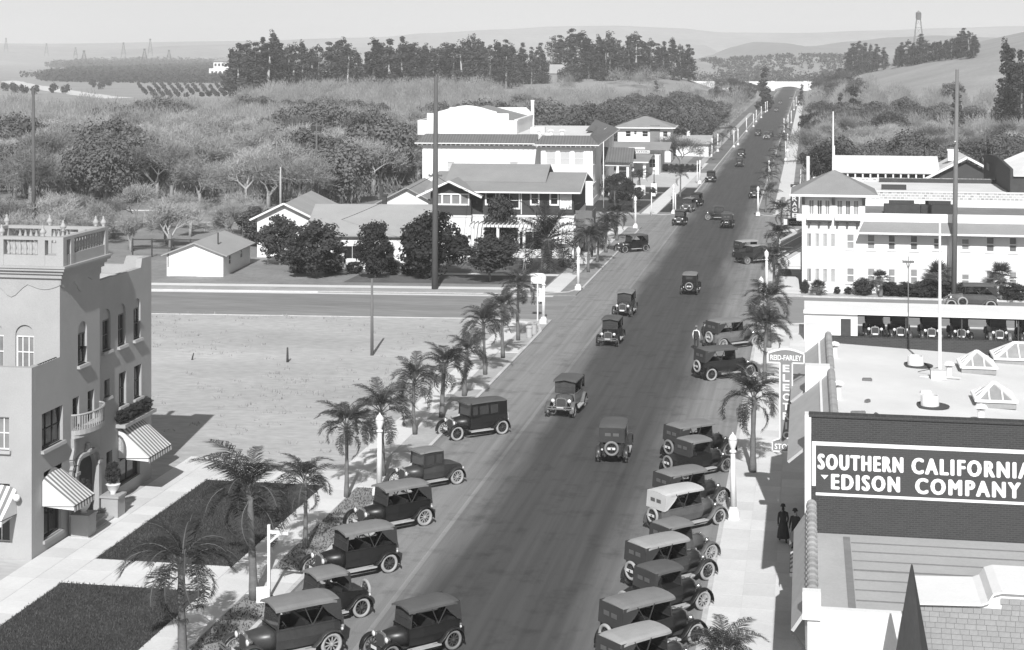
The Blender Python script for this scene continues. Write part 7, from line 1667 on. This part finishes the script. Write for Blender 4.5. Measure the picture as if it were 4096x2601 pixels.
# the rest of the orchard, too far to tell apart
mb = MB(); mb2 = MB(); r2 = random.Random(5)
for x_, y_, z_, s_ in far:
    for _ in range(420):
        u = Vector((r2.gauss(0, 1), r2.gauss(0, 1), abs(r2.gauss(0, .9)))).normalized(); p = Vector((x_, y_, z_+2.0)) + Vector((u.x*4.3, u.y*4.3, u.z*5.0))*s_*r2.uniform(.4, 1); d = (u+Vector((r2.uniform(-.5,.5), r2.uniform(-.5,.5), .7))).normalized(); w_ = d.orthogonal().normalized()*.075
        mb.poly([p-w_, p+w_, p+d*r2.uniform(.7, 1.5)])
stuff(mb.build('orchard_thicket', leafmat('thicket_twig', .27, rnd=0, var=.75, s1=.035, s2=.25, trans=.1), fix=False), 'far pale leafless orchard merging into a thicket below the eucalyptus row', 'orchard')
# undergrowth and sucker shoots between the trunks
mb = MB()
for d_, x_, y_, sd in cand:
    if y_ < 228 or d_ > 620: continue
    for q in range(5):
        xx, yy_ = x_+r2.uniform(-3.5, 3.5), y_+r2.uniform(-3.5, 3.5); z_ = hgt(xx, yy_); hh = r2.uniform(1.6, 4.2)
        for _ in range(26):
            p = Vector((xx+r2.gauss(0, 1.0), yy_+r2.gauss(0, 1.0), z_+r2.uniform(0, hh*.6))); dd = Vector((r2.gauss(0, .45), r2.gauss(0, .45), 1)).normalized(); w_ = dd.orthogonal().normalized()*.08
            mb.poly([p-w_, p+w_, p+dd*r2.uniform(.7, 1.7)])
stuff(mb.build('undergrowth', m_twig2, fix=False), 'tangled undergrowth between the orchard trunks', 'brush')
# weeds on the vacant lot
mb = MB()
for _ in range(1500):
    x = r2.uniform(-95, -25); y = r2.uniform(84, 131)
    if nz(x, y, .12) < .1 and r2.random() < .75: continue
    for _ in range(5):
        p = Vector((x+r2.gauss(0, .2), y+r2.gauss(0, .2), .1)); w_ = Vector((r2.uniform(-1, 1), r2.uniform(-1, 1), 0)).normalized()*.035; mb.poly([p-w_, p+w_, p+Vector((r2.gauss(0, .08), r2.gauss(0, .08), r2.uniform(.08, .25)))])
stuff(mb.build('weeds', mat('dry_weeds', .3, var=.4), fix=False), 'sparse dry weeds on the vacant lot', 'weeds')
# a pale fork-trunked tree by the service station
tree('bare_tree', 'large leafless street tree with pale forked trunk beside the service station', 'tree', G(2722, 676, .1), BARE[2], BTR[0], (1.25, 1.25, 1.05), 1.0, None, m_twig2)
tree('bare_tree', 'leafless tree with pale trunk at the orchard edge left of the bungalow', 'tree', G(697, 811, .1), BARE[1], BTR[0], (1.15, 1.15, 1.25), 2.0)
# trees crowding the far end of the street
for i in range(64):
    side = i % 2; y_ = 585 + 6.6*(i//2)*2 + rr.uniform(-5, 5); x_ = rr.uniform(-46, -25) if side == 0 else rr.uniform(3, 20)
    if y_ > 985: continue
    s_ = rr.uniform(.75, 1.15); lf = rr.random() < .7
    tree('leafy_tree' if lf else 'bare_tree', ('dark leafy' if lf else 'pale leafless') + ' tree crowding the %s side of the street toward the bridge' % ('left' if side == 0 else 'right'), 'tree', (x_, y_, hgt(x_, y_)-.1), LEAFY[i % 4] if lf else BARE[i % 6], LTR[i % 2] if lf else BTR[i % 2], (s_, s_, s_*rr.uniform(.9, 1.2)), rr.uniform(0, 6.28), ('leafy' if lf else 'leafless') + ' trees toward the bridge, ' + ('left' if side == 0 else 'right'), (m_leafd if rr.random() < .4 else m_leafm) if lf else m_twig2)
# conifers
for i, (x, yb, D_, yt, w_, l_) in enumerate(((3058, 0, 640, 250, 1.0, 'tall dark conifer standing left of the street before the bridge'), (3206, 0, 700, 330, .8, 'dark conifer standing right of the street before the bridge'), (2862, 0, 620, 335, .8, 'dark conifer among the trees left of the bridge'), (2922, 0, 640, 340, .85, 'second dark conifer left of the bridge'), (2625, 0, 700, 315, .9, 'dark conifer at the foot of the eucalyptus knoll'), (3418, 0, 480, 330, 1.0, 'dark pointed tree right of the street above the hotel roof'), (3362, 0, 500, 360, .9, 'smaller dark pointed tree left of the taller one at right'))):
    p = PD(x, 300, D_); z_ = hgt(p.x, p.y); zt = H-(yt-YH)*D_/F; s_ = (zt-z_)/14.4
    tree('conifer', l_, 'tree', (p.x, p.y, z_), CON[0], CTR, (w_*max(s_, .75)*1.1, w_*max(s_, .75)*1.1, s_), i, None)
for i, (v, D_, yt, yb_) in enumerate(((1072, 258, 640, 712),)):
    p = PD(3050+v/2.302, 700, D_); tree('cypress', 'slim dark cypress before the long pale bungalow roof', 'tree', (p.x, p.y, .1), CON[0], CTR, (.22, .22, (H-(yt-YH)*D_/F)/14.4), 0)
# eucalyptus
def euc_mesh(seed, broad=False):
    rr = random.Random(seed); mb = MB(); H_ = 24; top = []
    for _ in range(52):
        t = rr.random()**1.0; z = 2.4 + t*20.8; rad = ((3.4*math.sin(math.pi*min(1, .25+.75*t))**.6 + .4) if broad else (2.7*(1-t)**.75 + .25))*rr.uniform(.3, 1); a = rr.uniform(0, 6.28); c = (rad*math.cos(a), rad*math.sin(a), z); r_ = rr.uniform(.8, 1.8)*(1.12-(.35 if broad else .62)*t)
        if broad and rr.random() < .22: continue
        blob_leaves(mb, c, r_, 46, .75, rr, 1.25)
    for k in range(3):
        a = rr.uniform(0, 6.28); blob_leaves(mb, (.7*math.cos(a), .7*math.sin(a), rr.uniform(21, 24.3)), .7, 24, .55, rr, 1.5)
    return mb.mesh('crown', m_euc, fix=False)
EUC = [euc_mesh(300+i, i % 2 == 0) for i in range(8)]
ETR = [MB().tube([(0,0,-1),(rr.uniform(-.3,.3),0,8),(rr.uniform(-.5,.5),rr.uniform(-.5,.5),17),(0,0,22)], [.42,.3,.2,.06], 6).mesh('trunk', m_barkp if i == 1 else m_bark, True) for i in range(3)]
ETOP = [(545,112),(560,98),(578,96),(600,96),(617,84),(632,98),(645,72),(660,98),(678,104),(690,98),(712,95),(735,112),(750,104),(775,95),(803,87),(818,100),(832,112),(862,120),(880,90),(898,98),(915,88),(945,82),(960,98),(975,98),(1000,103),(1018,110),(1035,104),(1050,98),(1065,100),(1085,92),(1110,80),(1120,92),(1135,95),(1152,104),(1170,95),(1190,90),(1205,104),(1230,98),(1250,108),(1270,98),(1300,85),(1318,80),(1345,64),(1365,72),(1385,90),(1410,82),(1425,92),(1435,73),(1455,92),(1480,82),(1495,74),(1510,95),(1530,90),(1548,100),(1560,95),(1580,90),(1600,104),(1620,102)]
rr = random.Random(77); k = 0
for x, yt in ETOP:
    for j in range(3 if x < 1285 else (1 if x < 1340 else 2)):
        xx = (x + (rr.uniform(-12, 12) if j else 0))*1.701; D_ = 655 + (x-545)/1075*165 + rr.uniform(-14, 14) + 16*j + (30 if 1285 < x < 1340 else 0); p = PD(xx, 300, D_); z_ = hgt(p.x, p.y) - .3
        zt = H - ((yt+(rr.uniform(10, 30) + 16*(j-1) if j else 0))*1.701 - YH)*D_/F; s_ = (zt-z_)/24.5; k += 1; w_ = rr.uniform(1.3, 1.9)*(1.0 if x < 1290 else 1.1)
        tree('eucalyptus', 'tall eucalyptus on the left ridge, ' + ('left end of the row by the mansion' if x < 700 else ('left middle of the row' if x < 860 else ('middle of the row above the tall pole' if x < 1100 else ('just left of the barn' if x < 1290 else ('on the knoll beside the barn' if x < 1450 else 'right end of the row on the knoll'))))), 'tree', (p.x, p.y, z_), EUC[rr.randrange(8)], ETR[k % 3], (s_*w_*rr.uniform(.8, 1.25), s_*w_, s_), rr.uniform(0, 6.28), 'eucalyptus row, ' + ('left end' if x < 700 else ('left middle' if x < 860 else ('middle' if x < 1100 else ('beside the barn' if x < 1290 else ('on the knoll' if x < 1450 else 'right end'))))))
RT = [(1998,112,185),(2006,100,187),(2020,95,188),(2034,99,186),(2048,104,184),(2062,102,182),(2078,110,180),(2112,108,172),(2122,98,172),(2135,93,170),(2148,100,168),(2165,103,164),(2180,94,160),(2196,112,156),(2210,96,152),(2225,104,150),(2238,98,146),(2252,78,140),(2265,64,138),(2278,72,136),(2290,84,134),(2166,78,164),(2155,110,166)]
for x, yt, yb in RT:
    for j in range(2):
        xx = (x+rr.uniform(-6, 6)*j)*1.701; D_ = 985 - (x-1998)*.92 + rr.uniform(-12, 12) + 14*j; p = PD(xx, 300, D_); z_ = hgt(p.x, p.y) - .3
        zt = H - ((yt+16*j)*1.701-YH)*D_/F; s_ = max(.4, (zt-z_)/24.5); k += 1; w_ = max(s_, .5)*rr.uniform(1.5, 2.1)
        tree('eucalyptus', 'eucalyptus in the clump on the right hill', 'tree', (p.x, p.y, z_), EUC[rr.randrange(8)], ETR[k % 3], (w_, w_, s_), rr.uniform(0, 6.28), 'eucalyptus on the right hill')
for i, (x, yt, D_) in enumerate(((2368, 92, 420), (2384, 108, 420), (2396, 112, 410), (2402, 140, 405), (2145+105, 200, 380))):
    p = PD(x*1.701, 300, D_); z_ = hgt(p.x, p.y)-.3; zt = H-(yt*1.701-YH)*D_/F; s_ = max(.4, (zt-z_)/24.5); k += 1
    tree('eucalyptus', 'tall eucalyptus at the right edge of the picture', 'tree', (p.x, p.y, z_), EUC[rr.randrange(8)], ETR[k % 3], (s_*1.1, s_*1.1, s_), rr.uniform(0, 6.28), 'eucalyptus at the right edge')
# ------------------------------------------------------------------ orange groves on the plain
ORG = [crown_mesh('crown', m_leafd, 2.3, 4.2, .1, 14, 34, .8, 400+i, .5) for i in range(3)]
OTR = MB().tube([(0,0,-.3),(0,0,1.4)], [.16,.12], 6).mesh('trunk', m_bark)
k = 0
for r_ in range(15):
    for c_ in range(6):
        x = 545 + 31*r_ + 9*c_; y = 331 + 12*c_ + (3 if r_ % 2 else 0)
        if x > 945 and c_ > 3: continue
        if rr.random() < .12: continue
        p = G(x, y, 0); k += 1; s_ = rr.uniform(.55, .75)
        tree('orange_tree', 'small dark orange tree in the open rows below the dense grove', 'tree', (p.x, p.y, hgt(p.x, p.y)-.1), ORG[k % 3], OTR, (s_, s_, s_*1.1), rr.uniform(0, 6), 'orange trees in open rows')
for i, (x, y) in enumerate(((60, 372), (50, 368), (95, 375), (140, 378), (215, 372), (262, 374), (20, 365), (370, 350), (432, 345), (405, 358))):
    p = G(x, y, 0); tree('orange_tree', 'small dark tree standing alone below the curved white road', 'tree', (p.x, p.y, -.1), ORG[i % 3], OTR, (1.2, 1.2, 1.3), i, 'lone trees below the white road')
mb = MB(); r2 = random.Random(9)
def grove(poly, dx, size, dens):
    """rows of orange trees over a photo-measured patch of the plain"""
    P = [G(a, b) for a, b in poly]; x0, x1 = min(p.x for p in P), max(p.x for p in P); y0, y1 = min(p.y for p in P), max(p.y for p in P)
    def inside(x, y):
        c = False
        for i in range(len(P)):
            a, b = P[i], P[i-1]
            if (a.y > y) != (b.y > y) and x < (b.x-a.x)*(y-a.y)/(b.y-a.y)+a.x: c = not c
        return c
    y = y0
    while y < y1:
        x = x0; step = dx*(1+(y-y0)/1500)
        while x < x1:
            if inside(x, y):
                s_ = size*step/dx*r2.uniform(.8, 1.15); blob_leaves(mb, (x+r2.uniform(-.6, .6), y, s_*.75), s_, dens, s_*.75, r2, .8)
            x += step
        y += step*1.1
grove([(150, 318), (260, 296), (520, 288), (760, 288), (1000, 292), (1000, 333), (620, 333), (330, 330), (180, 326)], 7.5, 3.4, 26)
grove([(60, 313), (300, 290), (1000, 268), (1300, 262), (1300, 286), (1000, 292), (520, 288), (260, 297)], 9, 4.0, 18)
grove([(180, 270), (500, 252), (1000, 246), (1000, 262), (300, 280)], 16, 6, 10)
stuff(mb.build('orange_grove', m_leafd, fix=False), 'dense dark orange grove covering the plain at far left', 'grove')
mb = MB()
grove([(0, 258), (200, 250), (600, 241), (600, 237), (0, 243)], 26, 8, 6)
stuff(mb.build('windbreak', m_leafm, fix=False), 'hazy lines of far trees across the plain at left', 'trees')
# hillside orchard dots by the round hill
mb = MB()
for _ in range(620):
    x = r2.uniform(2780, 3430); t = r2.random(); D_ = 1340 + 300*t; yy = None
    p = PD(x, 240, D_); 
    tt = (D_-1650)/330; prof = .5+.5*math.cos(math.pi*tt); xr = [(2450,262),(2700,246),(2900,240),(3040,232),(3180,222),(3300,227),(3420,225),(3560,240)]
    q = max(i for i in range(len(xr)-1) if xr[i][0] <= x); u = (x-xr[q][0])/(xr[q+1][0]-xr[q][0]); yr = xr[q][1]*(1-u)+xr[q+1][1]*u; zr = H-(yr-YH)*1650/F
    L = (x-CX)/F*1650; X_, Y_ = L*CT-D_*ST, L*ST+D_*CT
    blob_leaves(mb, (X_, Y_, -2+(zr+2)*prof+1.6), 2.6, 16, 2.2, r2, .9)
stuff(mb.build('hillside_orchard', m_leafd, fix=False), 'dotted rows of dark orchard trees on the hill beyond the bridge', 'orchard')
# dark tree belt before the bridge hills, scrub on the right hill
mb = MB()
for _ in range(170):
    x = r2.uniform(2780, 3420); D_ = r2.uniform(1080, 1240); p = PD(x, 260, D_); blob_leaves(mb, (p.x, p.y, r2.uniform(2, 6)), r2.uniform(3, 5.5), 34, 1.6, r2, 1.2)
for _ in range(60):
    x = r2.uniform(3250, 3420); D_ = r2.uniform(820, 1000); p = PD(x, 260, D_); blob_leaves(mb, (p.x, p.y, hgt(p.x, p.y)+2), r2.uniform(2.4, 4), 30, 1.2, r2, 1)
stuff(mb.build('tree_belt', m_leafm, fix=False), 'belt of dark trees behind the white bridge', 'trees')
# pale curved road on the plain
P = [(-60, 328), (20, 330), (60, 327), (40, 322), (-40, 326)]
road = [G(a, b) for a, b in ((-80, 326), (20, 324), (48, 327), (70, 334), (130, 345), (220, 361), (330, 377), (420, 389), (520, 396))]
mb = MB()
for a, b in zip(road[:-1], road[1:]):
    d = (b-a).normalized(); n_ = Vector((-d.y, d.x, 0))*9; mb.poly([a-n_+Vector((0,0,.05)), b-n_*.8+Vector((0,0,.05)), b+n_*.8+Vector((0,0,.05)), a+n_+Vector((0,0,.05))])
struct(mb.build('country_road', mat('pale_road', .62, var=.1)))
# ================================================================== haze: pale even air round everything
hz_ = MB().box(-4400, 4400, -330, 7000, -6, 140).build('haze', m_white)
m = bpy.data.materials.new('haze_air'); m.use_nodes = True; m.node_tree.nodes.clear()
pv = m.node_tree.nodes.new('ShaderNodeVolumePrincipled'); ou = m.node_tree.nodes.new('ShaderNodeOutputMaterial'); pv.inputs['Color'].default_value = (.95, .95, .95, 1); pv.inputs['Density'].default_value = .00023; pv.inputs['Anisotropy'].default_value = 0
m.node_tree.links.new(pv.outputs[0], ou.inputs['Volume']); hz_.data.materials.clear(); hz_.data.materials.append(m); hz_['kind'] = 'stuff'; hz_['label'] = 'pale haze over the far plain'; hz_.display_type = 'WIRE'
